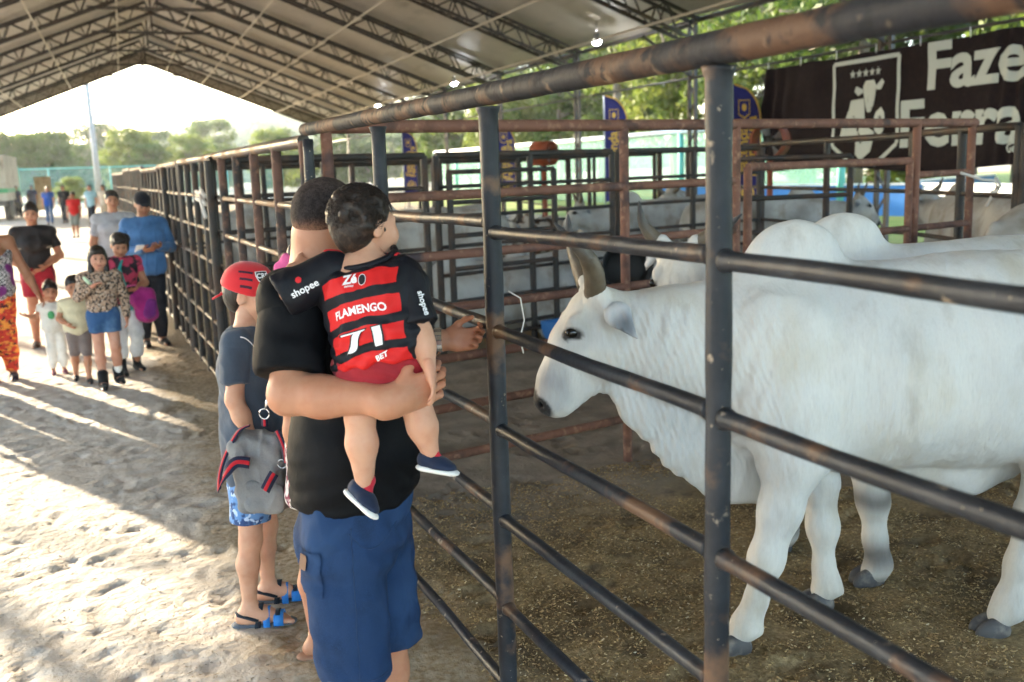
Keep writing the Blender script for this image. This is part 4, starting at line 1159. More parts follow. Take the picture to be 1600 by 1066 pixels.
def text_flat(txt, size, bold=0.0, shear=0.0, maxedge=.01, space=1.0):
    cu = bpy.data.curves.new('lettering', 'FONT'); cu.body = txt; cu.size = size; cu.align_x = 'CENTER'; cu.align_y = 'CENTER'; cu.offset = bold; cu.shear = shear; cu.resolution_u = 3; cu.space_character = space
    o = bpy.data.objects.new('lettering', cu); COL.objects.link(o)
    dg = bpy.context.evaluated_depsgraph_get(); me = bpy.data.meshes.new_from_object(o.evaluated_get(dg))
    bm = bmesh.new(); bm.from_mesh(me); bmesh.ops.triangulate(bm, faces=bm.faces[:])
    for _ in range(4):
        es = [e for e in bm.edges if e.calc_length() > maxedge]
        if not es: break
        bmesh.ops.subdivide_edges(bm, edges=es, cuts=1); bmesh.ops.triangulate(bm, faces=bm.faces[:])
    bm.verts.index_update()
    pts = [(v.co.x, v.co.y) for v in bm.verts]; fs = [tuple(v.index for v in f.verts) for f in bm.faces]
    bm.free(); bpy.data.objects.remove(o); bpy.data.curves.remove(cu); bpy.data.meshes.remove(me)
    return pts, fs

def lay(name, flat, P, ex, ey, nrm, tree, mt, parent, off=.002, warp=None):
    pts, fs = flat
    if warp: pts = [warp(x, y) for x, y in pts]
    return obj(name, project(pts, P, ex, ey, nrm, tree, off), fs, M[mt] if isinstance(mt, str) else mt, parent, True)

def flat_rect(w, h, n=6, m=6, round_=0.0):
    pts = []; fs = []
    for i in range(n + 1):
        for j in range(m + 1):
            pts.append(((i / n - .5) * w, (j / m - .5) * h))
    for i in range(n):
        for j in range(m): fs.append((i*(m+1)+j, (i+1)*(m+1)+j, (i+1)*(m+1)+j+1, i*(m+1)+j+1))
    return pts, fs
def flat_ellipse(a, b, n=24):
    pts = [(0, 0)]; fs = []
    for r in (.5, 1.0):
        for k in range(n): t = 2 * math.pi * k / n; pts.append((a * r * math.cos(t), b * r * math.sin(t)))
    for k in range(n):
        k2 = (k + 1) % n; fs.append((0, 1 + k, 1 + k2)); fs.append((1 + k, 1 + n + k, 1 + n + k2, 1 + k2))
    return pts, fs
def flat_poly(outline):
    bm = bmesh.new(); vs = [bm.verts.new((x, y, 0)) for x, y in outline]; bm.faces.new(vs); bmesh.ops.triangulate(bm, faces=bm.faces[:])
    for _ in range(3):
        es = [e for e in bm.edges if e.calc_length() > .03]
        if not es: break
        bmesh.ops.subdivide_edges(bm, edges=es, cuts=1); bmesh.ops.triangulate(bm, faces=bm.faces[:])
    bm.verts.index_update(); r = [(v.co.x, v.co.y) for v in bm.verts], [tuple(v.index for v in f.verts) for f in bm.faces]; bm.free(); return r
def seam_tube(name, pts2, P, ex, ey, nrm, tree, mt, parent, r=.0016, off=.001):
    L = project(pts2, P, ex, ey, nrm, tree, off); mb = MB(); mb.tube(L, r, 5); return mb.build(name, M[mt], parent, True)

def skin_mesh(groups, h, skin, head=None, hands=(), feet=(), hp=None, hs=1.0, cuts=(), hh=.0065, hands_h=.0045):
    pr_ = []
    for g in groups: pr_ += g
    for f in feet: pr_ += f
    parts = []
    V, Q = polygonize(pr_, h, cuts); V = relax(V, Q, 1); parts.append((V, Q, np.tile(np.array(skin), (len(V), 1))))
    if head is not None:
        V, Q = polygonize(head, hh); V = relax(V, Q, 1); C_ = np.tile(np.array(skin), (len(V), 1))
        if hp: paint_head(V, C_, hp, hs)
        parts.append((V, Q, C_))
    for hnd in hands:
        V, Q = polygonize(hnd, hands_h, pad=.01); V = relax(V, Q, 1); parts.append((V, Q, np.tile(np.array(skin) * np.array((1.03, .95, .93)), (len(V), 1))))
    V, Q, C_ = join(parts)
    C_ *= (1 + np.outer(.10 * fbm(V, 11, 5, 3), (.5, 1.0, 1.1)) + np.outer(.05 * fbm(V, 45, 9, 2), (1, 1, 1)))
    return V, Q, np.clip(C_, 0, 1)

# ------------------------------------------------------------------ the man in black with the toddler on his arm
MR = (.50, 2.59, 0)
MANJ = dict(pelvis=(-.001, 0, .828), waist=(.018, -.005, 1.035), chest=(-.012, .004, 1.316), neckb=(-.026, .031, 1.505), head=(-.003, .023, 1.620),
    shR=(-.135, -.120, 1.435), shL=(.085, .165, 1.419), elR=(-.174, -.212, 1.226), wrR=(.048, -.375, 1.222), elL=(.161, .121, 1.200), wrL=(.277, .022, 1.283),
    hipR=(-.048, -.078, .790), hipL=(.066, .071, .760), kneeR=(-.035, -.092, .439), kneeL=(.092, .069, .445), ankR=(-.040, -.095, .062), ankL=(.105, .064, .062))
m_fw = V3((.934, -.356, 0)); m_rt = V3((-.356, -.934, 0))
man = thing('person', 'stocky man in black shirt and denim shorts holding a toddler on his arm', 'person', MR)
G = body_groups(MANJ, m_rt, m_fw, 1.04, 1.06, 0, 1.22, 1.08)
G['torso'] = [(p[:6] + ((p[6][0], 1.16),) + p[7:]) if p[0] == 'cap' and p[6] is not None else p for p in G['torso']]
for k in 'RL':
    sh_, el_, wr_ = V3(MANJ['sh' + k]), V3(MANJ['el' + k]), V3(MANJ['wr' + k]); fm = el_ * .68 + wr_ * .32
    G['arm' + k] = [cap(sh_, el_, .058, .043, .03), ell(el_ + unit(el_ - wr_) * .014 - V3((0, 0, .004)), (.028, .028, .030), None, .025), cap(el_, fm, .044, .046, .03), cap(fm, wr_, .046, .028, .03, ((0, 0, 1), 1.08)), cap(el_ + V3((0, 0, .012)), fm * .4 + wr_ * .6 + V3((0, 0, .014)), .030, .018, .03)]
G['neck'] = [cap(V3(MANJ['neckb']) - V3((0, 0, .03)), V3(MANJ['neckb']) * .25 + V3(MANJ['head']) * .75 - V3((.018, .014, 0)), .088, .080, .05)]
hf = unit((.80, .60, -.02)); hrt, hfw, hup = frame_from(hf)
HG, hp = head_group(MANJ['head'], hrt, hfw, hup, .98)
hR = hand_prims(V3(MANJ['wrR']), (.95, .02, .26), (.36, .93, .05), (-.25, -.1, 1), 1.04, .95)
hL = hand_prims(V3(MANJ['wrL']) + V3((.02, -.006, .0)), (.93, -.36, .05), (-.1, -.45, .85), (.1, .3, .9), 1.0, .85)
hL = hand_prims(V3(MANJ['wrL']) + V3((.016, -.006, .0)), (.90, -.42, .02), (.05, -.70, .66), (.05, .5, .8), .84, 1.05)
V, Q, C_ = skin_mesh([G['torso'], G['neck'], G['armR'] + [p[:4] + (p[4],) + (.035,) + p[6:] if p[0] == 'cap' else p for p in hR[:3]], G['armL'] + hL[:2], G['legR'], G['legL']], .0105, SKIN['tan'], HG, [hR, hL], [foot_prims(MANJ['ankR'], (.93, -.3, 0), 1.05), foot_prims(MANJ['ankL'], (.93, -.2, 0), 1.05)], hp, 1.02)
obj('body', V, Q, M['skin'], man, True, C_)
# cropped hair
hd = V3(MANJ['head'])
hairp = [ell(hp(0, -.016, .034), (.0775, .0965, .0865), np.stack([hrt, hfw, hup], 1), .02), ell(hp(0, -.040, .004), (.062, .056, .050), np.stack([hrt, hfw, hup], 1), .03),
         ell(hp(0, .088, -.035), (.10, .062, .085), np.stack([hrt, hfw, hup], 1), .02, True)]
M['hair_fade'] = mat('hair_fade', (1, 1, 1), rough=.8, vcol='col', spec=.2, mode='obj', layers=[((.55, .52, .52), 75, .40, .62, 3, (1, 1, 1), 'MULTIPLY'), ((.6, .58, .58), 300, .45, .65, 2, (1, 1, 1), 'MULTIPLY')], bumps=[(200, .35, .003), (520, .25, .0015)])
def fade(V):
    zz = (V - V3(MANJ['head'])) @ hup; tt_ = (1 - sstep(-.032, .022, zz + .006 * fbm(V, 40, 2, 2)))[:, None]; tp = sstep(.06, .12, zz)[:, None]
    dk = np.array((.034, .026, .025)) * (1 - tp) + np.array((.072, .052, .046)) * tp
    return dk * (1 - tt_ * .92) + np.array(SKIN['tan']) * .85 * tt_ * .92
garment('hair', hairp, .0055, man, 'hair_fade', [(hp(0, -.05, -.036), -hup + hfw * .35)], amp=.001, relaxn=1, colf=fade)
# black shirt
M['black_shirt'] = cloth('black_shirt', (.0035, .0038, .0052), (.0055, .0058, .0075), rough=.7, bump=.3, sheen=.0, spec=.12)
sh = grow(G['torso'], .014) + [cap(MANJ['waist'], V3(MANJ['pelvis']) + V3((0, 0, .0)), .158, .160, .05, (m_rt, 1.12)), ell(V3((.028, -.015, 1.00)), (.168, .165, .15), None, .06)]
def man_folds(V):
    low = 1 - sstep(.90, 1.12, V[:, 2])
    return .0028 * low * np.sin(V[:, 2] * 95 + 14 * fbm(V, 4, 3, 2)) + .003 * np.sin(V[:, 2] * 42 + V[:, 0] * 30 + 8 * fbm(V, 5, 8, 2)) * sstep(1.0, 1.2, V[:, 2])
slv = []
for k, f in (('R', .80), ('L', .72)):
    a, b = V3(MANJ['sh' + k]), V3(MANJ['el' + k]); e = a + (b - a) * f
    slv.append(([cap(a + (a - b) * .05, e + (b - a) * .2, .085, .088, .03)], [(e, b - a)]))
shirt, SVt, SQt = garment('shirt', sh, .0095, man, 'black_shirt', [((0, 0, .882), (.03, 0, -1)), (V3(MANJ['neckb']) + V3((0, 0, .022)), (.12, -.1, 1))], amp=.0039, seed=4, scale=7, folds=man_folds, pieces=slv)
# denim shorts
M['denim'] = mat('denim', (.014, .034, .092), rough=.85, spec=.15, mode='obj', layers=[((.028, .064, .150), 4.5, .45, .70, 3, (1, 1, .5)), ((.007, .016, .044), 10, .52, .72, 4, (1, 1, .5)), ((.020, .048, .12), 600, .45, .7, 1)], bumps=[(9, .35, .02, (1, 1, .5), 3), (700, .15, .001)])
def sho_folds(V): return .006 * np.sin(V[:, 2] * 55 + 30 * V[:, 0] + 9 * fbm(V, 5, 6, 2)) * (.4 + .6 * sstep(.6, .8, V[:, 2])) + .006 * fbm(V, 6, 9, 2, (1.5, 1.5, .4))
pr = [cap(V3(MANJ['pelvis']) + V3((.022, -.008, .12)), V3(MANJ['pelvis']) - V3((0, 0, .03)), .150, .150, .05, (m_rt, 1.16))]
for k in 'RL':
    a, b = V3(MANJ['hip' + k]), V3(MANJ['knee' + k]); pr.append(cap(a, a + (b - a) * 1.25, .114, .099, .03))
M['seam'] = mat('seam', (.016, .040, .10), rough=.8)
shorts, JV, JQ = garment('shorts', pr, .0095, man, 'denim', [((0, 0, .97), (0, 0, 1)), ((0, 0, .412), (0, 0, -1))], amp=.004, seed=3, folds=sho_folds)
tj = bvh_of((JV, JQ))
vdir = V3((-.36, -.93, .06)); ex_ = V3((.934, -.356, 0))
pP = V3((-.03, -.18, .76))
# back pocket at the left, front pocket edge, side seam, hem stitch
lay('back_pocket', flat_rect(.085, .12, 8, 10), V3((-.115, -.10, .735)), unit((.80, -.60, 0)), (0, 0, 1), unit((-.62, -.78, .05)), tj, 'denim', shorts, .006)
M['tab_brown'] = mat('tab_brown', (.16, .085, .05), rough=.7)
lay('label_tab', flat_rect(.026, .038, 3, 3), V3((-.128, -.09, .765)), unit((.80, -.60, 0)), (0, 0, 1), unit((-.62, -.78, .05)), tj, 'tab_brown', shorts, .011)
seam_tube('side_seam', [(-.0012 * math.sin(i), .40 - .47 * i / 24 - .02) for i in range(25)], V3((-.035, -.18, .48)), ex_, (0, 0, 1), vdir, tj, 'seam', shorts, .0013)
seam_tube('pocket_seam', [(-.03 + .11 * i / 14, .045 - .05 * math.sin(math.pi * i / 14)) for i in range(15)], V3((-.01, -.18, .80)), ex_, (0, 0, 1), vdir, tj, 'seam', shorts, .0013)
seam_tube('hem_seam', [(-.09 + .15 * i / 16, 0) for i in range(17)], V3((-.04, -.2, .440)), ex_, (0, 0, 1), vdir, tj, 'seam', shorts, .0018)
# wrist watch
wt = thing('wrist_watch', 'silver steel watch on the wrist of the outstretched hand', 'watch', V3(MR) + V3(MANJ['wrL']))
wd_ = unit((.94, -.33, .02)); la = unit(np.cross(wd_, (0, 0, 1))); ua = np.cross(la, wd_)
Rw = Matrix([[la[i], ua[i], wd_[i]] for i in range(3)]).to_4x4()
for i in range(16):
    t = 2 * math.pi * i / 16
    mb = MB(); c = Vector((.0355 * math.cos(t), .031 * math.sin(t), 0)); mt4 = Rw @ Matrix.Translation(c) @ Matrix.Rotation(math.atan2(.0355 * math.sin(t), .031 * math.cos(t)), 4, 'Z')
    mb.box((-.0022, -.0058, -.0105), (.0022, .0058, .0105), mat4=mt4); mb.build('bracelet_link', M['steel'], wt)
mb = MB(); mb.lathe([(.0, .010), (.014, .010), (.0175, .007), (.0185, .002), (.0185, -.003), (.0, -.003)], n=24, mat4=Rw @ Matrix.Translation((-.035, .012, 0)) @ Matrix.Rotation(R(-90), 4, 'Y')); mb.build('case', M['steel'], wt, True)

# ------------------------------------------------------------------ the toddler
TODJ = dict(pelvis=(.051, -.271, 1.305), waist=(.042, -.271, 1.372), chest=(.031, -.250, 1.460), neckb=(.034, -.220, 1.540), head=(.038, -.200, 1.622), shR=(.106, -.288, 1.487), shL=(-.058, -.205, 1.512),
    elR=(.125, -.346, 1.370), wrR=(.131, -.385, 1.292), elL=(-.148, -.190, 1.470), wrL=(-.112, -.070, 1.515), hipR=(.096, -.285, 1.280), hipL=(.004, -.255, 1.280), kneeR=(.119, -.305, 1.176), kneeL=(-.018, -.280, 1.167), ankR=(.142, -.322, 1.068), ankL=(-.017, -.285, 1.000))
t_fw = unit((.52, .85, 0)); t_rt = unit((.85, -.52, 0))
tod = thing('person', 'toddler in a red and black striped football shirt held on the arm', 'person', MR)
GT = body_groups(TODJ, t_rt, t_fw, .58, 1.08, 0, 1.05, 1.12)
GT['legR'] = [cap(TODJ['hipR'], TODJ['kneeR'], .052, .036, .02), cap(TODJ['kneeR'], V3(TODJ['kneeR']) * .62 + V3(TODJ['ankR']) * .38, .034, .036, .015), cap(V3(TODJ['kneeR']) * .62 + V3(TODJ['ankR']) * .38, TODJ['ankR'], .036, .022, .02)]
GT['legL'] = [cap(TODJ['hipL'], TODJ['kneeL'], .054, .037, .02), cap(TODJ['kneeL'], V3(TODJ['kneeL']) * .62 + V3(TODJ['ankL']) * .38, .034, .0375, .015), cap(V3(TODJ['kneeL']) * .62 + V3(TODJ['ankL']) * .38, TODJ['ankL'], .0375, .022, .02)]
hf2 = unit((.90, .42, -.05)); r2, f2, u2 = frame_from(hf2)
HT, hpt = head_group(TODJ['head'], r2, f2, u2, .78)
hTR = hand_prims(TODJ['wrR'], (.12, -.15, -.95), (-.8, .3, 0), (.3, .8, -.1), .55, .5)
hTL = hand_prims(TODJ['wrL'], (.75, .45, .1), (.2, .3, -.9), (0, .2, .9), .55, .6)
V, Q, C_ = skin_mesh([GT['torso'], GT['neck'], GT['armR'], GT['armL'], GT['legR'], GT['legL']], .0075, SKIN['fair'], HT, [hTR, hTL], [], hpt, .78)
C_[:] = C_ * np.array((.97, .93, .90)); obj('body', V, Q, M['skin'], tod, True, C_)
Rt = np.stack([r2, f2, u2], 1); q = .78
hairp = [ell(hpt(0, -.018, .036), (.081 * q, .100 * q, .090 * q), Rt, .02), ell(hpt(0, -.052, -.02), (.066 * q, .056 * q, .066 * q), Rt, .03), ell(hpt(0, .090, -.045), (.095 * q, .064 * q, .085 * q), Rt, .02, True)]
for i in range(90):                                       # curls
    a = rng.uniform(0, 2 * math.pi); c = rng.uniform(-.75, 1.0); s_ = math.sqrt(max(0, 1 - c * c))
    p_ = (.078 * s_ * math.cos(a), -.022 + .096 * s_ * math.sin(a), .032 + .084 * c)
    if p_[1] > .035 and p_[2] < .055: continue
    if p_[2] < -.035 and p_[1] > -.03: continue
    hairp.insert(2, ell(hpt(*p_), tuple(rng.uniform(.008, .015, 3)), rot3(*rng.uniform(0, 180, 3)), .006))
hair_t, _, _ = garment('hair', hairp, .0048, tod, 'hair_tod', amp=.003, scale=55, stretch=(1, 1, 1), relaxn=1)
def strands(parent, p, hs, n_, mt, seed, lng=.03, r=.0007, skip=lambda a: False):
    rg = np.random.default_rng(seed); mb = MB()
    for _ in range(n_):
        a = rg.uniform(0, 2 * math.pi); c = rg.uniform(-.8, 1.0); s_ = math.sqrt(max(0, 1 - c * c)); q0 = V3((s_ * math.cos(a), s_ * math.sin(a), c))
        if skip(q0): continue
        tg_ = np.cross(q0, (.25, .1, 1.0)) + rg.normal(size=3) * .55 + V3((0, 0, -.35)); tg_ = unit(tg_ - q0 * (tg_ @ q0)); bn2 = np.cross(q0, tg_); cv = rg.uniform(-1.6, 1.6); pts = []
        for t in np.linspace(0, 1, 6):
            d_ = q0 + tg_ * t * lng * 11 + bn2 * cv * (t * lng * 9) ** 2; d_ = unit(d_); lift = 1.055 + .06 * math.sin(math.pi * t * .8) * rg.uniform(.6, 1.2)
            pts.append(p(d_[0] * .080 * lift, -.018 + d_[1] * .098 * lift, .034 + d_[2] * .088 * lift))
        mb.tube(pts, [r, r * 1.2, r * 1.2, r, r * .8, r * .3], 3, cap=False)
    o = mb.build('hair_strands', M[mt], parent, True); o['kind'] = 'stuff'; return o
strands(hair_t, hpt, .78, 2600, 'hair_tod', 3, skip=lambda q: (q[1] > .35 and q[2] < .35) or (q[2] < -.45 and q[1] > -.4))
# jersey: stripes follow the back
Tup = unit(V3(TODJ['neckb']) - V3(TODJ['pelvis'])); Trt = unit(t_rt - Tup * (t_rt @ Tup)); Tbk = unit(np.cross(Trt, Tup)) * 1.0
if Tbk @ V3((0, -1, 0)) < 0: Tbk = -Tbk
TO = V3(TODJ['pelvis'])
def t_uvw(V): d = V - TO; return np.stack([d @ Trt, d @ Tup, d @ Tbk], 1)
def jersey_mat():
    m_, nt_, bs, out = new_mat('striped_jersey')
    a = N(nt_, 'ShaderNodeAttribute'); a.attribute_name = 'uvw'
    sp = N(nt_, 'ShaderNodeSeparateXYZ'); nt_.links.new(a.outputs['Vector'], sp.inputs[0])
    def mth(op, x, y=None, z_=None):
        n_ = N(nt_, 'ShaderNodeMath'); n_.operation = op
        for i_, v_ in enumerate((x, y, z_)):
            if v_ is None: continue
            if isinstance(v_, (int, float)): n_.inputs[i_].default_value = v_
            else: nt_.links.new(v_, n_.inputs[i_])
        return n_.outputs[0]
    u_, v_, w_ = sp.outputs
    nz = N(nt_, 'ShaderNodeTexNoise'); nz.inputs['Scale'].default_value = 14; nt_.links.new(a.outputs['Vector'], nz.inputs['Vector'])
    vv = mth('ADD', v_, mth('MULTIPLY', mth('SUBTRACT', nz.outputs['Fac'], .5), .022))
    vv = mth('ADD', vv, mth('MULTIPLY', mth('MULTIPLY', u_, u_), 1.1))
    vv = mth('SUBTRACT', vv, mth('MULTIPLY', u_, .07))
    acc = None
    for lo_, hi_ in ((.168, .208), (.100, .143), (.036, .079), (-.022, .016)):
        b_ = mth('MULTIPLY', mth('GREATER_THAN', vv, lo_), mth('LESS_THAN', vv, hi_))
        acc = b_ if acc is None else mth('MAXIMUM', acc, b_)
    side = mth('LESS_THAN', mth('ABSOLUTE', u_), mth('ADD', .093, mth('MULTIPLY', mth('SUBTRACT', nz.outputs['Fac'], .5), .03)))
    acc = mth('MULTIPLY', acc, side)
    c = mixc(nt_, acc, (.0065, .0068, .011), (.60, .016, .016))
    nt_.links.new(c, bs.inputs['Base Color']); bs.inputs['Roughness'].default_value = .6; bs.inputs['Specular IOR Level'].default_value = .25
    n2 = N(nt_, 'ShaderNodeTexNoise'); n2.inputs['Scale'].default_value = 700; bp = N(nt_, 'ShaderNodeBump'); bp.inputs['Strength'].default_value = .2; bp.inputs['Distance'].default_value = .001
    nt_.links.new(a.outputs['Vector'], n2.inputs['Vector']); nt_.links.new(n2.outputs['Fac'], bp.inputs['Height']); nt_.links.new(bp.outputs[0], bs.inputs['Normal'])
    return m_
M['jersey'] = jersey_mat(); M['jersey_black'] = cloth('jersey_black', (.0065, .0068, .011), rough=.6, bump=.35, sheen=0, spec=.25)
jp = grow(GT['torso'], .013) + [cap(TODJ['waist'], V3(TODJ['pelvis']) - Tup * .02, .092, .100, .03, (t_rt, 1.22))]
def tod_folds(V):
    d = V - TO; v_ = d @ Tup; u_ = d @ Trt
    return .0025 * np.sin(v_ * 150 + u_ * 60 + 6 * fbm(V, 9, 5, 2)) * (1 - sstep(.06, .13, v_)) + .003 * np.sin(u_ * 90 - v_ * 60 + 5 * fbm(V, 8, 6, 2))
jersey, TV, TQ = garment('jersey', jp, .0065, tod, 'jersey', [(TO - Tup * .012, -Tup), (V3(TODJ['neckb']) + Tup * .004, Tup + Tbk * .45)], amp=.004, seed=2, scale=12, uvwf=t_uvw, folds=tod_folds)
for k, f in (('R', .86), ('L', 1.22)):
    a, b = V3(TODJ['sh' + k]), V3(TODJ['el' + k]); e = a + (b - a) * f
    o, v2, q2 = garment('sleeve', [cap(a + (a - b) * .12, e + (b - a) * .3, .050, .052 if k == 'R' else .060, .02)], .0055, jersey, 'jersey_black', [(e, b - a)], amp=.005, seed=7, scale=16)
    if k == 'R': slR = (v2, q2)
    else: slL = (v2, q2)
nb = V3(TODJ['neckb']); mb = MB(); ring = [nb + Tup * (.006 - .45 * .062 * math.sin(t)) + .064 * (Trt * math.cos(t) * 1.12 + Tbk * math.sin(t)) for t in np.linspace(0, 2 * math.pi, 25)]
mb.tube(ring, .0085, 8); mb.build('collar', M['jersey_black'], jersey, True)
tt = bvh_of((TV, TQ)); cc0 = TO + Tup * .12 + Tbk * .1
def on_back(name, flat, u_, v_, mt, off=.0022, **k): return lay(name, flat, TO + Trt * u_ + Tup * v_ + Tbk * .08, Trt, Tup, Tbk, tt, mt, jersey, off, **k)
on_back('lettering', text_flat('FLAMENGO', .0265, .0007, maxedge=.006, space=1.0), -.004, .119, 'white_print', .0025, warp=lambda x, y: (x * .93, y - 1.2 * x * x + .02 * x))
on_back('shirt_number', text_flat('71', .092, .0055, maxedge=.007), .000, .048, 'black_print', .0022, warp=lambda x, y: (x * 1.35, y * .8 + .12 * x + .006 * math.sin(y * 120)))
on_back('shirt_number', text_flat('71', .090, .0028, maxedge=.007), .000, .048, 'white_print', .0032, warp=lambda x, y: (x * 1.35, y * .8 + .12 * x + .006 * math.sin(y * 120)))
on_back('sponsor_lettering', text_flat('Zé', .030, .0012, maxedge=.006), -.016, .192, 'white_print', .0025)
on_back('sponsor_lettering', text_flat('delivery', .007, .0002, maxedge=.006), -.018, .177, 'white_print', .0025)
on_back('sponsor_badge', flat_ellipse(.0095, .0135), .014, .187, 'white_print', .0025)
on_back('sponsor_badge', flat_ellipse(.0082, .0120), .014, .187, 'black_print', .0032)
on_back('sponsor_lettering', text_flat('BET', .017, .0006, maxedge=.006), .030, .004, 'white_print', .0030, warp=lambda x, y: (x, y + .35 * x))
tsR = bvh_of(slR); tsL = bvh_of(slL)
aR = unit(V3(TODJ['elR']) - V3(TODJ['shR'])); nR = unit((.25, -.95, .1)); nR = unit(nR - aR * (nR @ aR))
lay('sponsor_lettering', text_flat('shopee', .021, .0005, maxedge=.005), V3(TODJ['shR']) * .42 + V3(TODJ['elR']) * .58 + Vector(np.cross(aR, nR)) * -.0 , aR, np.cross(nR, aR), nR, tsR, 'white_print', jersey, .002)
aL = unit(V3(TODJ['shL']) - V3(TODJ['elL'])); nL = unit((-.30, -.95, .05)); nL = unit(nL - aL * (nL @ aL))
lay('sponsor_lettering', text_flat('shopee', .024, .0005, maxedge=.005), V3(TODJ['shL']) * .40 + V3(TODJ['elL']) * .60 - V3((0, 0, .008)), aL, np.cross(nL, aL), nL, tsL, 'white_print', jersey, .002)
lay('sleeve_badge', flat_ellipse(.008, .008, 6), V3(TODJ['shL']) * .25 + V3(TODJ['elL']) * .75 + V3((0, 0, .020)), aL, np.cross(nL, aL), nL, tsL, 'red_print', jersey, .002)
for k in (-1, 0, 1):                                      # three red shoulder stripes
    for s_, el_, tr in (('shR', 'elR', 1), ('shL', 'elL', -1)):
        a = nb + Trt * tr * .05 + Tup * .0; b = V3(TODJ[s_])
        L_ = [tuple(a + (b - a) * t + Tbk * k * .0095 + Tup * .2) for t in np.linspace(.05, .95, 9)]
        bt = bvh_of((TV, TQ), slR, slL); pts = []
        for p_ in L_:
            h_, n_, _, _ = bt.ray_cast(Vector(p_), -Vector(Tup), .4)
            if h_ is not None: pts.append(h_ + Vector(Tup) * .001)
        if len(pts) > 3:
            mb = MB(); mb.tube(pts, .003, 6); mb.build('shoulder_stripe', M['red_print'], jersey, True)
M['red_shorts'] = cloth('red_shorts', (.33, .015, .025), rough=.65, bump=.5)
sp = [cap(TO + Tup * .03, TO - Tup * .005, .086, .090, .03, (t_rt, 1.24))]
for k in 'RL':
    a, b = V3(TODJ['hip' + k]), V3(TODJ['knee' + k]); sp.append(cap(a, a + (b - a) * .45, .070, .066, .03))
garment('shorts', sp, .0068, tod, 'red_shorts', [((0, 0, 1.212), (.0, 0, -1))], amp=.004, seed=5, scale=14, folds=lambda V: .003 * np.sin((V - TO) @ Tup * 170 + (V - TO) @ Trt * 60 + 8 * fbm(V, 10, 4, 2)))
M['navy'] = cloth('navy', (.012, .022, .055), rough=.7); M['red_cloth'] = cloth('red_cloth', (.50, .02, .04), rough=.75)
def small_shoe(an, toe, upd, s):
    an = V3(an); f = unit(toe); u_ = unit(V3(upd) - f * (V3(upd) @ f)); l = np.cross(f, u_)
    def q(a, b, c): return an + s * (f * a + l * b + u_ * c)
    g1, _, _ = garment('shoe', [cap(q(-.015, 0, -.030), q(.045, 0, -.040), .034 * s, .030 * s, .02, (l, 1.0)), cap(q(.045, 0, -.040), q(.085, 0, -.046), .030 * s, .024 * s, .02, (l, 1.15)), cap(q(-.012, 0, -.015), q(-.008, 0, .008), .033 * s, .030 * s, .01)], .0042, tod, 'navy', [(q(0, 0, -.052), -u_), (q(0, 0, .006), u_ - f * .2)], amp=.001)
    garment('sole', [cap(q(-.018, 0, -.058), q(.088, 0, -.058), .036 * s, .034 * s, .005, (u_, .40))], .0042, g1, 'rubber_white', amp=0)
    garment('sock', [cap(q(-.004, 0, -.01), q(-.002, 0, .018), .029 * s, .029 * s, .01), cap(q(.0, 0, .0), q(.03, 0, -.012), .022 * s, .018 * s, .01)], .0042, g1, 'red_cloth', amp=.001)
    mb = MB(); mb.tube([q(.02, -.036, -.056), q(.06, -.0375, -.056), q(.09, -.034, -.056)], .0022 * s, 5); mb.build('stripe', M['red_print'], g1, True)
small_shoe(TODJ['ankR'], (.72, -.62, -.10), (-.1, .25, 1), .66)
small_shoe(TODJ['ankL'], (.42, -.80, -.42), (.15, .5, .85), .70)

# ------------------------------------------------------------------ boy with the red cap
BR = (.42, 3.90, 0)
BOYJ = dict(pelvis=(-.032, .012, .654), waist=(-.031, .012, .823), chest=(-.031, .012, 1.015), neckb=(-.027, .010, 1.163), head=(.0, .020, 1.302), shR=(-.074, -.096, 1.120), shL=(.014, .119, 1.105), elR=(-.104, -.142, .928), wrR=(-.051, -.162, .766),
    elL=(.078, .099, .896), wrL=(.108, -.009, 1.017), hipR=(-.062, -.051, .611), hipL=(-.004, .077, .611), kneeR=(-.079, -.066, .344), kneeL=(.004, .105, .335), ankR=(-.104, -.067, .062), ankL=(-.005, .130, .062))
b_fw = unit((.93, -.30, 0)); b_rt = unit((-.30, -.93, 0))
boy = thing('person', 'boy in a red cap and slate blue shirt standing at the fence', 'person', BR)
GB = body_groups(BOYJ, b_rt, b_fw, .80, 1.0, 0, .92, .92)
r3, f3, u3 = frame_from((.86, -.50, -.10)); HB, hpb = head_group(BOYJ['head'], r3, f3, u3, .93)
hBR = hand_prims(BOYJ['wrR'], (.5, -.1, -.8), (.6, .7, .2), (.6, -.3, .4), .78, .5)
hBL = hand_prims(BOYJ['wrL'], (.6, -.6, .5), (0, .3, .9), (.2, .4, .8), .78, .6)
V, Q, C_ = skin_mesh([GB['torso'], GB['neck'], GB['armR'], GB['armL'], GB['legR'], GB['legL']], .0085, SKIN['fair'], HB, [hBR, hBL], [foot_prims(BOYJ['ankR'], (.95, -.25, 0), .95), foot_prims(BOYJ['ankL'], (.97, -.2, 0), .95)], hpb, .93)
obj('body', V, Q, M['skin'], boy, True, C_)
Rb = np.stack([r3, f3, u3], 1); q = .93
garment('hair', [ell(hpb(0, -.02, .03), (.078 * q, .096 * q, .086 * q), Rb, .02), ell(hpb(0, -.05, -.02), (.068 * q, .056 * q, .068 * q), Rb, .03), ell(hpb(0, .080, -.05), (.09 * q, .070 * q, .085 * q), Rb, .02, True), ell(hpb(0, .01, -.045), (.10 * q, .035 * q, .05 * q), Rb, .02, True)], .006, boy, 'hair_black', amp=.002, scale=40)
M['slate_shirt'] = cloth('slate_shirt', (.062, .085, .125), (.05, .068, .10), bump=.4)
slv = []
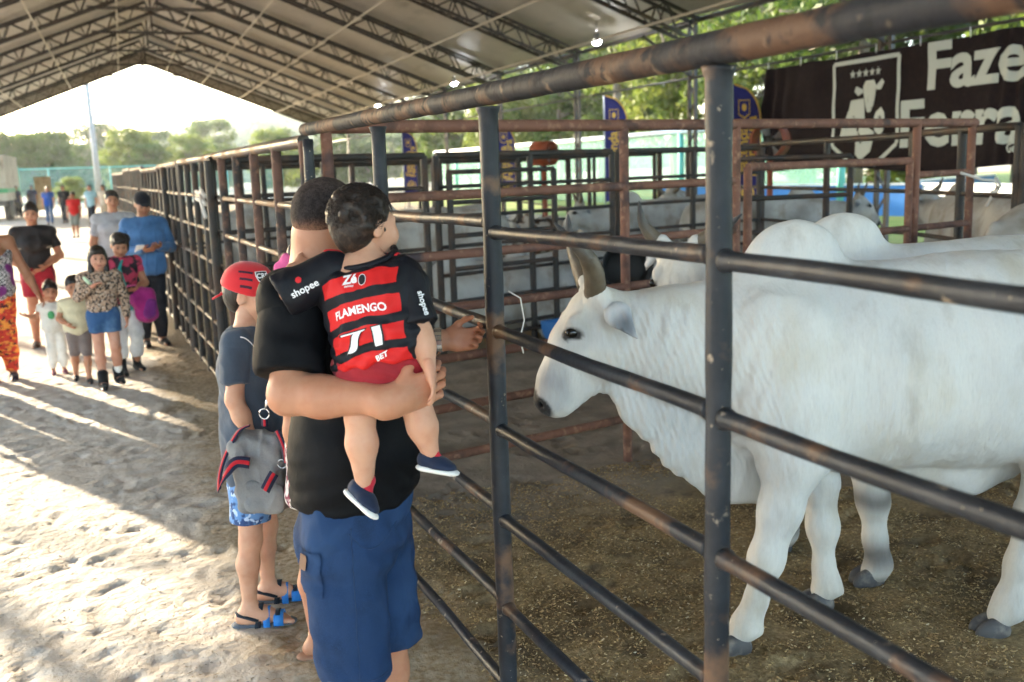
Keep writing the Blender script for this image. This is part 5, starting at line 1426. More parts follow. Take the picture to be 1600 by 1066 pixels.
for k, f in (('R', .72), ('L', .7)):
    a, b = V3(BOYJ['sh' + k]), V3(BOYJ['el' + k]); e = a + (b - a) * f; slv.append(([cap(a + (a - b) * .06, e + (b - a) * .25, .057, .062, .02)], [(e, b - a)]))
bshirt, BV, BQ = garment('shirt', grow(GB['torso'], .013) + [cap(BOYJ['waist'], V3(BOYJ['pelvis']) - V3((0, 0, .03)), .105, .118, .05, (b_rt, 1.3))], .0085, boy, 'slate_shirt', [((0, 0, .565), (0, 0, -1)), (V3(BOYJ['neckb']) + V3((0, 0, .012)), (.1, 0, 1))], amp=.007, seed=8, scale=8, pieces=slv, folds=lambda V: .004 * np.sin(V[:, 0] * 60 + V[:, 2] * 18 + 6 * fbm(V, 5, 3, 2)))
tb = bvh_of((BV, BQ)); vd = unit((-.2, -.95, .1))
seam_tube('piping', [(.01 + .075 * i / 12, .05 - .085 * (i / 12) ** 2) for i in range(13)], V3((-.06, -.09, 1.085)), b_fw, (0, 0, 1), unit((-.25, -.9, .5)), tb, 'white_print', bshirt, .0022)
def camo():
    return mat('camo_blue', (.12, .26, .55), rough=.85, mode='obj', layers=[((.03, .07, .20), 22, .48, .54, 2), ((.45, .58, .78), 30, .56, .60, 2)], bumps=[(14, .3, .015)])
M['camo'] = camo()
pr = [cap(V3(BOYJ['pelvis']), V3(BOYJ['pelvis']) - V3((0, 0, .03)), .105, .108, .04, (b_rt, 1.2))]
for k in 'RL': a, b = V3(BOYJ['hip' + k]), V3(BOYJ['knee' + k]); pr.append(cap(a, a + (b - a) * 1.0, .082, .078, .03))
garment('shorts', pr, .0085, boy, 'camo', [((0, 0, .72), (0, 0, 1)), ((0, 0, .425), (0, 0, -1))], amp=.005, seed=2)
# sandals
M['sandal_sole'] = mat('sandal_sole', (.10, .125, .16), rough=.8); M['sandal_dark'] = cloth('sandal_dark', (.015, .022, .035), bump=.2); M['sandal_blue'] = mat('sandal_blue', (.02, .20, .62), rough=.55)
def sandal(an, fd, s):
    an = V3(an); f = unit(fd); l = np.cross(f, (0, 0, 1)); z0 = an[2] - .062 * s
    def q(a, b, c): return np.array([an[0], an[1], z0]) + s * (f * a + l * b) + V3((0, 0, c * s))
    sd_, _, _ = garment('sandal', [cap(q(-.045, 0, .000), q(.045, 0, -.0), .037 * s, .036 * s, .01, ((0, 0, 1), .30)), cap(q(.045, 0, 0), q(.155, 0, 0), .040 * s, .038 * s, .01, ((0, 0, 1), .28))], .005, boy, 'sandal_sole', amp=0)
    def strap(nm, a0, w, cz, rx, rz, mt, tilt=0.):
        pts = []
        mb = MB()
        ring = [q(a0 + tilt * math.sin(t), rx * math.cos(t), cz + rz * math.sin(t)) for t in np.linspace(-.35, math.pi + .35, 17)]
        for i, p_ in enumerate(ring): mb.v += [tuple(p_ - f * w / 2), tuple(p_ + f * w / 2)]
        for i, p_ in enumerate(ring):
            o_ = unit(p_ - q(a0, 0, cz)) * .0035; mb.v += [tuple(p_ - f * w / 2 + o_), tuple(p_ + f * w / 2 + o_)]
        k = 2 * len(ring)
        for i in range(len(ring) - 1):
            a_, b_ = 2 * i, 2 * i + 1; mb.f += [(a_, b_, b_ + 2, a_ + 2), (k + a_, k + a_ + 2, k + b_ + 2, k + b_), (a_, a_ + 2, k + a_ + 2, k + a_), (b_, k + b_, k + b_ + 2, b_ + 2)]
        mb.mi = [0] * len(mb.f); mb.build(nm, M[mt], sd_, True)
    strap('toe_strap', .118, .040 * s, .012, .043, .034, 'sandal_blue'); strap('instep_strap', .070, .028 * s, .012, .041, .056, 'sandal_blue')
    strap('ankle_strap', .035, .024 * s, .012, .040, .073, 'sandal_dark', .012); strap('buckle_tab', .115, .020 * s, .030, .030, .022, 'sandal_dark')
    mb = MB(); mb.tube([q(.038, .043, .028), q(.0, .043, .042), q(-.045, .024, .050), q(-.055, 0, .052), q(-.045, -.024, .050), q(.0, -.043, .042), q(.038, -.043, .028)], .0075 * s, 8); mb.build('heel_strap', M['sandal_dark'], sd_, True)
sandal(BOYJ['ankR'], (.95, -.25, 0), .95); sandal(BOYJ['ankL'], (.97, -.2, 0), .95)
# cap
M['cap_red'] = cloth('cap_red', (.60, .022, .032), (.50, .018, .028), rough=.75, bump=.15, sheen=.3)
cp = thing('cap', 'red baseball cap with a black and white crest on the boy', 'cap', V3(BR) + V3(BOYJ['head']))
k_ = .93; O3 = V3(BOYJ['head'])
def cq(x, y, z_): return hpb(x, y, z_) - O3
crown = [ell(cq(0, -.014, .036), (.088 * k_, .108 * k_, .098 * k_), Rb, .02), ell(cq(0, .035, .05), (.068 * k_, .055 * k_, .066 * k_), Rb, .03)]
cro, CV, CQ = garment('crown', crown, .0055, cp, 'cap_red', [(cq(0, -.02, .010), -u3 + f3 * -.22)], amp=.0015, scale=18)
vis_p = [cap(cq(-.045, .075, .038), cq(.045, .075, .038), .03, .03, .01, (u3, .14)), cap(cq(-.025, .125, .026), cq(.025, .125, .026), .046, .046, .03, (u3, .12)), cap(cq(-.05, .09, .030), cq(.05, .09, .030), .03, .03, .02, (u3, .16))]
vis, VV, VQ = garment('visor', vis_p, .0042, cro, 'cap_red', amp=0)
mb = MB(); mb.tube([cq(0, -.115, -.010), cq(.01, -.135, -.02), cq(.02, -.155, -.034)], [.012, .012, .010], 8, flat=.4); mb.tube([cq(-.05, -.098, -.004), cq(0, -.118, -.006), cq(.05, -.098, -.004)], .011, 8, flat=.35); mb.build('strap', M['cap_red'], cro, True)
tc = bvh_of((CV, CQ)); cn = unit(r3 * .62 + f3 * .62 + u3 * .48); cex = unit(np.cross((0, 0, 1), cn)); cey = np.cross(cn, cex)
Pc = cq(.042, .066, .078)
shield = [(-.024, .022), (.024, .022), (.026, .002), (.018, -.018), (0, -.030), (-.018, -.018), (-.026, .002)]
lay('crest', flat_poly(shield), Pc, cex, cey, cn, tc, 'white_print', cro, .002); lay('crest', flat_poly([(x * .86, y * .86) for x, y in shield]), Pc, cex, cey, cn, tc, 'black_print', cro, .0032)
lay('crest_lettering', text_flat('CRF', .026, .0010, maxedge=.006), Pc + cey * .001, cex, cey, cn, tc, 'white_print', cro, .0045)
M['cap_dark'] = mat('cap_dark', (.05, .012, .03), rough=.8)
for a_, b_, c_, w_ in ((.05, .004, .085, .055), (.062, .012, .058, .05), (.074, .016, .032, .045)):
    n_ = unit(r3 * .8 + f3 * .25 + u3 * .5); e_ = unit(f3 - n_ * (f3 @ n_)); lay('stripe', flat_rect(w_, .009, 6, 2), cq(a_, b_, c_), e_, np.cross(n_, e_), n_, tc, 'cap_dark', cro, .0018)

# ------------------------------------------------------------------ woman mostly hidden behind the man
WR = (.635, 3.44, 0)
WOMJ = dict(pelvis=(-.050, .019, .785), waist=(-.042, .016, .972), chest=(-.041, .016, 1.157), neckb=(-.030, .011, 1.327), head=(.0, .001, 1.460), shR=(-.105, -.107, 1.280), shL=(.050, .128, 1.265), elR=(-.165, -.118, .990), wrR=(-.168, -.118, .735), elL=(.106, .109, .986), wrL=(.166, -.010, 1.051),
    hipR=(-.075, -.056, .760), hipL=(-.019, .093, .760), kneeR=(-.112, -.040, .425), kneeL=(-.028, .096, .425), ankR=(-.114, .022, .062), ankL=(-.007, .110, .062))
wo = thing('person', 'woman almost hidden behind the man in black, bare calf and hand showing', 'person', WR)
w_fw = unit((.93, -.30, 0)); w_rt = unit((-.30, -.93, 0)); GW = body_groups(WOMJ, w_rt, w_fw, .92, .98, 0, .9, 1.0, 1.1, .95)
r4, f4, u4 = frame_from((.95, .2, 0)); HW, hpw = head_group(WOMJ['head'], r4, f4, u4, .95)
V, Q, C_ = skin_mesh([GW['torso'], GW['neck'], GW['armR'], GW['armL'], GW['legR'], GW['legL']], .0095, SKIN['tan'], HW, [hand_prims(WOMJ['wrR'], (.12, -.05, -1), (.7, .6, 0), (.6, -.6, 0), .88, .45), hand_prims(WOMJ['wrL'], (.8, -.5, .2), (0, .2, .9), (.2, .4, .8), .88, .5)], [foot_prims(WOMJ['ankR'], (.96, -.2, 0), .95), foot_prims(WOMJ['ankL'], (.96, -.2, 0), .95)], hpw, .95)
obj('body', V, Q, M['skin'], wo, True, C_)
Rq = np.stack([r4, f4, u4], 1)
garment('hair', [ell(hpw(0, -.02, .034), (.079, .098, .088), Rq, .02), cap(hpw(0, -.10, .02), hpw(-.02, -.125, -.10), .042, .030, .03), cap(hpw(-.02, -.125, -.10), hpw(-.02, -.10, -.22), .03, .012, .03), ell(hpw(0, .09, -.04), (.09, .062, .085), Rq, .02, True)], .007, wo, 'hair_black', amp=.004, scale=30)
M['pink'] = cloth('pink', (.72, .12, .32), rough=.7)
garment('hair_tie', [ell(hpw(.0, -.150, .0), (.024, .02, .03), None, .01), ell(hpw(-.01, -.175, -.025), (.022, .015, .026), None, .01)], .006, wo, 'pink', amp=.002)
M['floral'] = mat('floral', (.72, .66, .62), rough=.85, mode='obj', layers=[((.25, .04, .07), 38, .52, .57, 2), ((.03, .03, .05), 52, .60, .64, 2)])
garment('dress', grow(GW['torso'], .012) + [cap(WOMJ['pelvis'], V3(WOMJ['pelvis']) - V3((.02, 0, .16)), .115, .128, .04, (w_rt, 1.25))], .010, wo, 'floral', [((0, 0, .60), (0, 0, -1)), (V3(WOMJ['neckb']), (0, 0, 1))], amp=.006)
M['sandal_tan'] = mat('sandal_tan', (.30, .16, .10), rough=.7); M['gold'] = mat('gold', (.75, .62, .45), rough=.3, metal=.8)
for k in 'RL':
    a = V3(WOMJ['ank' + k]); f = unit((.96, -.2, 0)); s2, _, _ = garment('sandal', [cap(a - V3((0, 0, .060)) - f * .05, a - V3((0, 0, .060)) + f * .15, .037, .037, .01, ((0, 0, 1), .3))], .006, wo, 'sandal_tan', amp=0)
    l = np.cross(f, (0, 0, 1)); mb = MB(); mb.tube([a + V3((0, 0, .012)) + .036 * (f * math.cos(t) + l * math.sin(t)) - V3((0, 0, .018 * math.cos(t))) for t in np.linspace(0, 6.283, 19)], .0022, 5); mb.build('anklet', M['gold'], s2, True)

# ------------------------------------------------------------------ grey shoulder bag
bag = thing('shoulder_bag', 'grey fabric bag with navy and red striped straps hanging before the boy', 'bag', (.382, 3.605, .52))
M['bag_grey'] = mat('bag_grey', (.20, .205, .215), rough=.9, mode='obj', layers=[((.15, .155, .17), 380, .45, .62, 2), ((.25, .245, .24), 6, .5, .7)], bumps=[(16, .4, .02), (340, .4, .002)])
bx = unit((.85, -.52, 0)); by = unit((.52, .85, 0))           # bx: along the wide face, by: away from the camera
def bq(a, b, c): return bx * a + by * b + V3((0, 0, c))
Rbag = np.stack([bx, by, V3((0, 0, 1))], 1)
bp_ = [rbox(bq(.02, 0, .15), (.075, .058, .135), Rbag, .030, .03), rbox(bq(-.055, .0, .155), (.042, .070, .140), Rbag @ rot3(0, -6, 0), .032, .012), cap(bq(-.05, 0, .285), bq(.06, 0, .275), .035, .030, .04)]
bo, bV, bQ = garment('bag_body', bp_, .006, bag, 'bag_grey', amp=.006, seed=3, scale=11, folds=lambda V: .004 * np.sin(V[:, 2] * 60 + V[:, 0] * 50 + 5 * fbm(V, 8, 2, 2)))
tg = bvh_of((bV, bQ)); bn = -by
po, pV, pQ = garment('front_pocket', [cap(bq(-.02, -.062, .055), bq(.075, -.058, .055), .03, .03, .03, (V3(by), .5)), cap(bq(-.02, -.060, .12), bq(.075, -.058, .11), .028, .03, .04, (V3(by), .5))], .0055, bo, 'bag_grey', amp=.005, scale=14, seed=6)
0 and seam_tube('edge_piping', [(.055 * math.cos(t) - .035, .12 * math.sin(t) + .0) for t in np.linspace(.3, 5.6, 40)], bq(0, -.05, .165), bx, (0, 0, 1), bn, tg, 'seam_grey' if 'seam_grey' in M else 'steel_dark', bo, .003, .001)
M['strap_navy'] = cloth('strap_navy', (.012, .016, .045), bump=.1); M['strap_red'] = cloth('strap_red', (.45, .012, .025), bump=.1)
def ribbon(name, pts, wdir, w, parent):
    pts = [V3(p) for p in pts]; fine = []
    for i in range(len(pts) - 1):
        for t in np.linspace(0, 1, 6, endpoint=False):
            p0, p1, p2, p3 = pts[max(i-1, 0)], pts[i], pts[i+1], pts[min(i+2, len(pts)-1)]
            fine.append(.5 * ((2*p1) + (-p0+p2)*t + (2*p0-5*p1+4*p2-p3)*t*t + (-p0+3*p1-3*p2+p3)*t**3))
    fine.append(pts[-1]); res = None
    for nm, mt, ww, th in ((name, 'strap_navy', w, .0035), ('red_stripe', 'strap_red', w * .36, .0050)):
        mb = MB()
        for i, p_ in enumerate(fine):
            d = unit(fine[min(i+1, len(fine)-1)] - fine[max(i-1, 0)]); wv = unit(V3(wdir) - d * (V3(wdir) @ d)); nv_ = np.cross(d, wv)
            for a_, b_ in ((-1, -1), (1, -1), (1, 1), (-1, 1)): mb.v.append(tuple(p_ + wv * ww / 2 * a_ + nv_ * th / 2 * b_))
        for i in range(len(fine) - 1):
            for k in range(4): mb.f.append((4*i+k, 4*i+(k+1) % 4, 4*i+4+(k+1) % 4, 4*i+4+k))
        mb.f += [(0, 3, 2, 1), tuple(4 * (len(fine) - 1) + k for k in range(4))]; mb.mi = [0] * len(mb.f)
        o = mb.build(nm, M[mt], parent if res is None else res, True)
        res = res or o
    return res
ribbon('handle', [bq(.0, -.098, .225), bq(-.05, -.105, .228), bq(-.090, -.112, .185), bq(-.122, -.108, .125)], by * .25 + V3((0, 0, 1.0)) + bx * .35, .040, bo)
ribbon('handle', [bq(-.122, -.108, .125), bq(-.130, -.075, .175), bq(-.110, -.055, .245), bq(-.060, -.045, .325), bq(-.02, -.03, .345)], bx * .8 - by * .6 + V3((0, 0, .2)), .034, bo)
ribbon('handle', [bq(.050, -.098, .125), bq(.072, -.104, .160), bq(.090, -.098, .190)], bx + V3((0, 0, -.6)), .036, bo)
ribbon('handle', [bq(.118, -.055, .215), bq(.112, -.050, .270), bq(.085, -.040, .330)], bx - by * .4, .030, bo)
ribbon('shoulder_strap', [bq(.025, -.005, .335), bq(.026, -.006, .362)], bx, .026, bo)
ribbon('shoulder_strap', [bq(.045, -.005, .445), bq(.075, .005, .56), bq(.12, .03, .75)], bx, .020, bo)
mb = MB(); mb.tube([bq(.027 + .019 * math.cos(t), -.006, .382 + .019 * math.sin(t)) for t in np.linspace(0, 6.283, 21)], .0026, 6); mb.tube([bq(.034, -.006, .40), bq(.041, -.006, .425), bq(.045, -.005, .448)], [.004, .007, .004], 8); mb.build('ring_clasp', M['steel'], bo, True)
mb = MB(); mb.tube([bq(.10 + .016 * math.cos(t), -.05, .21 + .016 * math.sin(t)) for t in np.linspace(0, 6.283, 21)], .0022, 6); mb.build('ring_clasp', M['steel'], bo, True)

# ================================================================== people further down the aisle
NJ = dict(pelvis=(0, 0, .535), waist=(0, 0, .62), chest=(0, .005, .735), neckb=(0, -.005, .825), head=(0, .012, .925), shR=(.108, 0, .80), elR=(.135, -.012, .635), wrR=(.140, .035, .495), hipR=(.048, 0, .515), kneeR=(.052, .008, .285), ankR=(.054, -.008, .040))
def norm_pose(over):
    J = dict(NJ)
    for k in ('sh', 'el', 'wr', 'hip', 'knee', 'ank'):
        x, y, z_ = NJ[k + 'R']; J[k + 'L'] = (-x, y, z_)
    J.update(over or {}); return J
MC = {}
def cm(col, patt=None):
    key = (col, patt)
    if key not in MC:
        if patt is None: MC[key] = cloth('cloth_%d' % len(MC), col)
        else:
            c2, sc_, lo, hi = patt; MC[key] = mat('print_%d' % len(MC), col, rough=.85, mode='obj', layers=[(c2, sc_, lo, hi, 2)], bumps=[(14, .3, .015)])
    return MC[key]
def walker(label, loc, yaw, Ht, pose=None, skin='tan', hair='short', hairmat='hair_black', top=None, sleeve=.5, hem=.50, bottom=None, bhem=.05, shoes=(.02, .02, .025), build=1.0, hs=None, hv=.011, face=None, cap_=None, socks=None, bust=0, straps=False, leg=1.0, group='people walking down the aisle', skirt=False):
    J = norm_pose(pose); J = {k: tuple(V3(v) * Ht) for k, v in J.items()}
    o = thing('person', label, 'person', (loc[0], loc[1], gz(*loc) if loc[1] < 10.5 else 0), yaw, group)
    s = Ht / 1.7; rt, fw = V3((1, 0, 0)), V3((0, 1, 0)); hs = hs or (.61 + .205 * Ht)
    # keep the top of the head at the given height
    hd = V3(J['head']); hd[2] = Ht - .115 * hs; J['head'] = tuple(hd); drop_ = (hd[2] - .155 * hs) - J['neckb'][2]
    if Ht < 1.3:
        for k in ('neckb', 'shR', 'shL', 'chest'):
            v = list(J[k]); v[2] += drop_ * (.9 if k != 'chest' else .5); J[k] = tuple(v)
    g = body_groups(J, rt, fw, s, build * .93, 0, 1.0 if Ht > 1.3 else .95, leg, 1.0, 1.0, bust)
    hf_ = unit(face or (0, 1, -.05)); r_, f_, u_ = frame_from(hf_); HD, hp_ = head_group(J['head'], r_, f_, u_, hs)
    hands = []
    for k, sg in (('R', 1), ('L', -1)):
        d = unit(V3(J['wr' + k]) - V3(J['el' + k])); hands.append(hand_prims(J['wr' + k], d, (-sg * .8, .3, 0.1), (0, 1, .4), s * .95, .55))
    V, Q, C_ = skin_mesh([g['torso'], g['neck'], g['armR'], g['armL'], g['legR'], g['legL']], hv, SKIN[skin], HD, hands, [foot_prims(J['ank' + k], (0.1 if k == 'R' else -.1, 1, 0), s) for k in 'RL'], hp_, hs, hh=hv * .72, hands_h=hv * .5)
    obj('body', V, Q, M['skin'], o, True, C_)
    Rm = np.stack([r_, f_, u_], 1); e3 = lambda c, r, sub=False, k=.02: ell(hp_(*c), tuple(hs * q_ for q_ in r), Rm, k * hs, sub)
    hp0 = [e3((0, -.018, .036), (.080, .099, .090))]
    if hair in ('long', 'side'):
        hp0 += [cap(hp_(.0, -.06, .02), hp_(0, -.07, -.20), .075 * hs, .06 * hs, .03), cap(hp_(.062, .0, .0), hp_(.075, .02, -.26), .03 * hs, .028 * hs, .02), cap(hp_(-.062, .0, .0), hp_(-.075, .02, -.26), .03 * hs, .028 * hs, .02), e3((0, .062, .070), (.055, .03, .025))]
    if hair == 'pony': hp0 += [cap(hp_(-.03, -.09, .06), hp_(-.085, -.10, .02), .03 * hs, .04 * hs, .02), cap(hp_(-.085, -.10, .02), hp_(-.10, -.08, -.10), .04 * hs, .02 * hs, .02), e3((0, .05, .075), (.06, .035, .02))]
    if hair == 'bun': hp0 += [e3((0, -.06, .11), (.035, .035, .03))]
    if hair in ('short', 'cap'): hp0 += [e3((0, -.05, -.015), (.066, .055, .06))]
    hp0 += [e3((0, .094, -.045), (.085, .064, .085), True)]
    garment('hair', hp0, hv * .75, o, hairmat, amp=.004, scale=30, relaxn=1)
    if cap_:
        cobj, _, _ = garment('cap', [e3((0, -.012, .044), (.089, .108, .094)), e3((0, .11, .045), (.06, .06, .012), k=.02)], hv * .7, o, cm(cap_), [(hp_(0, 0, .028), -u_ + f_ * -.12)], amp=.001)
    up_cut = (V3(J['neckb']) + V3((0, 0, .042 * s)), (0, 0, 1))
    if top is not None:
        pcs = []
        if sleeve:
            for k in 'RL':
                a, b, c = V3(J['sh' + k]), V3(J['el' + k]), V3(J['wr' + k])
                if sleeve <= 1: e_ = a + (b - a) * sleeve; pcs.append(([cap(a + (a - b) * .06, e_ + (b - a) * .25, .060 * s, .060 * s, .02)], [(e_, b - a)]))
                else: pcs.append(([cap(a + (a - b) * .06, b, .066 * s, .055 * s, .02), cap(b, b + (c - b) * .96, .055 * s, .042 * s, .02)], []))
        tp = grow(g['torso'], .012 * s + .004)
        if hem < .53: tp.append(cap(J['waist'], V3(J['pelvis']) - V3((0, 0, .03 * s)), .118 * s * build, .128 * s * build, .04, (rt, 1.35)))
        cuts = [((0, 0, hem * Ht), (0, 0, -1)), up_cut]
        if straps: cuts.append((V3(J['chest']) + V3((0, 0, .055 * s)), (0, .5, 1)))
        garment('shirt' if sleeve else 'top', tp, hv, o, top, cuts, amp=.009 * s, seed=int(Ht * 100), scale=8, pieces=pcs)
    if bottom is not None:
        pr_ = [cap(V3(J['pelvis']) + V3((0, 0, .045 * s)), V3(J['pelvis']) - V3((0, 0, .02 * s)), .118 * s * build, .122 * s * build, .04, (rt, 1.36))]
        loose = .014 if bhem < .2 else .022
        for k in 'RL':
            hp1, kn, an = V3(J['hip' + k]), V3(J['knee' + k]), V3(J['ank' + k])
            pr_ += [cap(hp1, kn, (.092 * leg + loose) * s, (.060 * leg + loose) * s, .03)]
            if bhem < .25: pr_ += [cap(kn, kn * .5 + an * .5, (.060 * leg + loose) * s, (.057 * leg + loose) * s, .03), cap(kn * .5 + an * .5, an, (.057 * leg + loose) * s, (.040 + loose) * s, .03)]
        garment('shorts' if bhem > .2 else 'trousers', pr_, hv, o, bottom, [((0, 0, .60 * Ht), (0, 0, 1)), ((0, 0, bhem * Ht), (0, 0, -1))], amp=.007 * s, seed=int(Ht * 77), scale=9)
    for k in 'RL':
        an = V3(J['ank' + k]); fd = unit((.1 if k == 'R' else -.1, 1, 0)); bt = .10 * Ht if socks == 'boot' else .0
        lo_ = an - V3((0, 0, .030 * s))
        garment('shoe', [cap(lo_ - fd * .03 * s, lo_ + fd * .06 * s, .044 * s, .042 * s, .02), cap(lo_ + fd * .05 * s - V3((0, 0, .010 * s)), lo_ + fd * .15 * s - V3((0, 0, .014 * s)), .042 * s, .034 * s, .02)] + ([cap(lo_, an + V3((0, 0, bt)), .048 * s, .055 * s, .02)] if bt else []), hv * .8, o, cm(shoes), [((0, 0, .0), (0, 0, -1))], amp=.001)
        if socks == 'white': garment('sock', [cap(an, an + (V3(J['knee' + k]) - an) * .33, .046 * s, .050 * s, .02)], hv * .8, o, cm((.78, .76, .74)), amp=.002)
    return o, J, s
PI = math.pi
denim_d = mat('denim_dark', (.012, .014, .022), rough=.85, mode='obj', layers=[((.03, .034, .045), 8, .45, .7)], bumps=[(14, .4, .02)])
denim_b = mat('denim_blue', (.03, .085, .21), rough=.85, mode='obj', layers=[((.10, .19, .33), 7, .5, .68)], bumps=[(14, .4, .02)])
leggings = mat('leggings', (.50, .035, .02), rough=.8, mode='obj', layers=[((.70, .25, .04), 15, .50, .55, 2, (1, 1, 2.2)), ((.05, .012, .015), 22, .57, .60, 2, (1, 1, 1.6))])
leopard = mat('leopard', (.42, .28, .20), rough=.85, mode='obj', layers=[((.03, .02, .018), 46, .50, .55, 1), ((.60, .50, .42), 70, .60, .66, 1)])
print_top = mat('print_top', (.60, .58, .60), rough=.85, mode='obj', layers=[((.02, .02, .025), 60, .48, .52, 1, (1, 1, 2)), ((.16, .02, .16), 5, .55, .60, 1)])
stripe_top = mat('stripe_top', (.020, .017, .018), rough=.8, mode='obj')
dark_print = mat('dark_print', (.50, .05, .11), rough=.85, mode='obj', layers=[((.03, .02, .03), 12, .50, .55, 3)])

walker('woman in patterned red leggings cut off by the left frame edge, holding a small child', (-1.17, 9.95), PI + .1, 1.56, dict(elL=(-.175, .0, .635), wrL=(-.235, .04, .49), elR=(.15, 0, .63)), 'brown', 'long', 'hair_brown', print_top, 0, .47, leggings, .05, (.03, .02, .03), 1.12, straps=True, bust=1.1, leg=1.12)
walker('person at the very left edge, bare forearm and blue jeans showing', (-1.52, 9.80), PI - .2, 1.60, dict(elL=(-.17, .01, .63), wrL=(-.12, .10, .56)), 'brown', 'short', 'hair_black', cm((.12, .12, .14)), .4, .48, denim_b, .05, (.03, .03, .03), 1.1)
walker('person in dark clothes standing left of the leggings, casting the wide shadow', (-1.87, 9.78), PI, 1.66, None, 'brown', 'short', 'hair_black', cm((.10, .12, .16)), .5, .48, denim_d, .05, (.03, .03, .03), 1.15)
o, J, s = walker('woman in a sheer black striped top and red shorts behind the children', (-.93, 11.75), PI + .05, 1.53, dict(elR=(.165, -.01, .635), wrR=(.075, .085, .56), elL=(-.155, -.01, .635), wrL=(-.05, .095, .57)), 'tan', 'bun', 'hair_black', stripe_top, .62, .53, cm((.33, .018, .035)), .36, (.12, .09, .07), 1.0, bust=1.0)
for z_, h_ in ((.735, .018), (.70, .016)):
    garment('band', [cap((0, .005 * 1.53, z_ * 1.53), (0, .005 * 1.53, (z_ + .004) * 1.53), .127, .127, .01, ((1, 0, 0), 1.38))], .011, o, cm((.42, .34, .26)), [((0, 0, (z_ - h_ / 2) * 1.53), (0, 0, -1)), ((0, 0, (z_ + h_ / 2) * 1.53), (0, 0, 1))], amp=.002)
o, J, s = walker('small child in white led by the hand', (-.70, 9.93), PI + .15, .86, dict(elR=(.17, .0, .63), wrR=(.25, .03, .66), elL=(-.14, .02, .60), wrL=(-.13, .08, .52)), 'tan', 'bun', 'hair_black', cm((.74, .72, .68)), .5, .46, cm((.76, .74, .71)), .07, (.20, .06, .10), 1.12, hv=.009)
tw_ = garment('shirt_print', [ell((.02, .075, .56), (.03, .03, .04), None, .01)], .006, o, cm((.10, .42, .18)), amp=0)
walker('little boy in a cream polo shirt and grey shorts', (-.47, 9.33), PI + .1, .94, dict(elR=(.155, .03, .62), wrR=(.09, .10, .57), ankL=(-.045, .08, .05), kneeL=(-.05, .06, .285), ankR=(.055, -.10, .06), kneeR=(.05, .0, .28)), 'tan', 'short', 'hair_black', cm((.66, .58, .40)), .6, .45, cm((.21, .165, .155)), .26, (.015, .015, .018), 1.1, hv=.009)
o, J, s = walker('girl in a leopard print top, denim shorts and black boots eating an ice pop', (-.25, 9.0), PI + .2, 1.20, dict(elR=(.155, .03, .66), wrR=(.075, .115, .73), elL=(-.15, .0, .64), wrL=(-.145, .05, .50), kneeL=(-.05, .07, .29), ankL=(-.06, .02, .07), kneeR=(.05, .02, .285), ankR=(.052, .05, .045)), 'rosy', 'long', 'hair_black', leopard, 1.3, .545, denim_b, .40, (.012, .012, .014), 1.0, socks='white', face=(.05, 1, -.05), hv=.0095)
for k in 'RL':
    an = V3(J['ank' + k]); garment('boot', [cap(an - V3((0, 0, .02)), an + V3((0, 0, .075)), .042, .046, .02)], .009, o, cm((.012, .012, .014)), amp=.001)
ip = thing('ice_pop', 'pale green ice pop held to the mouth by the girl in leopard print', 'ice pop', (-.315, 8.865, .905)); ip.rotation_euler = (R(20), R(-35), 0)
mb = MB(); mb.tube([(0, 0, 0), (0, 0, .05), (0, 0, .085), (0, 0, .095)], [.014, .015, .013, .004], 10); mb.build('ice', mat('ice', (.60, .78, .58), rough=.3), ip, True)
mb = MB(); mb.tube([(0, 0, -.05), (0, 0, .01)], .005, 6); mb.build('stick', M['sandal_tan'], ip, True)
o, J, s = walker('girl in a pink top and white trousers looking down at a pink phone', (-.08, 9.52), PI + .35, 1.27, dict(elL=(-.155, .02, .64), wrL=(-.045, .125, .62), elR=(.15, .03, .64), wrR=(.03, .13, .62), kneeL=(-.05, .05, .29), ankL=(-.06, -.03, .06)), 'tan', 'pony', 'hair_black', dark_print, .45, .50, cm((.74, .73, .74)), .12, (.012, .012, .014), 1.0, socks='boot', face=(.15, 1, -.45), hv=.0095)
ph = thing('phone', 'bright pink phone case held by the girl in white trousers', 'phone', (-.02, 9.335, .79), .3); ph.rotation_euler = (R(50), 0, .3)
mb = MB(); mb.box((-.038, -.006, -.075), (.038, .006, .075)); mb.build('case', M['pink'], ph); mb = MB(); mb.box((-.034, -.0075, -.068), (.034, -.0065, .068)); mb.build('screen', M['black_print'], ph)
bk = thing('backpack', 'magenta and purple backpack hanging at the side of the girl in white trousers', 'backpack', (.10, 9.45, .50))
garment('bag_body', [cap((0, 0, .06), (0, 0, .22), .085, .075, .04, ((1, 0, 0), 1.15)), cap((-.07, -.05, .18), (-.07, -.03, .28), .06, .04, .04)], .010, bk, cm((.42, .03, .22)), amp=.008)
garment('pocket', [cap((.02, -.06, .07), (.04, -.06, .15), .055, .05, .02)], .009, bk, cm((.22, .03, .22)), amp=.004)
mb = MB(); mb.tube([(-.12, -.02, .10), (-.14, -.06, .30), (-.19, -.05, .48), (-.16, .0, .55)], .014, 8, flat=.3); mb.build('strap', cm((.04, .42, .40)), bk, True)
walker('man in a light grey T-shirt behind the man looking at his phone', (-.13, 12.45), PI + .15, 1.63, dict(elR=(.15, .0, .64)), 'tan', 'short', 'hair_black', cm((.42, .43, .47)), .7, .47, denim_d, .05, (.02, .02, .02), 1.12)
o, J, s = walker('man in a blue long sleeved shirt and dark cap looking at his phone', (.17, 11.15), PI + .25, 1.60, dict(elR=(.165, -.0, .64), wrR=(.055, .15, .645), elL=(-.165, .0, .64), wrL=(-.05, .14, .66)), 'brown', 'cap', 'hair_black', cm((.075, .185, .40)), 1.5, .47, denim_d, .05, (.02, .018, .018), 1.12, face=(0, 1, -.45), cap_=(.015, .016, .022))
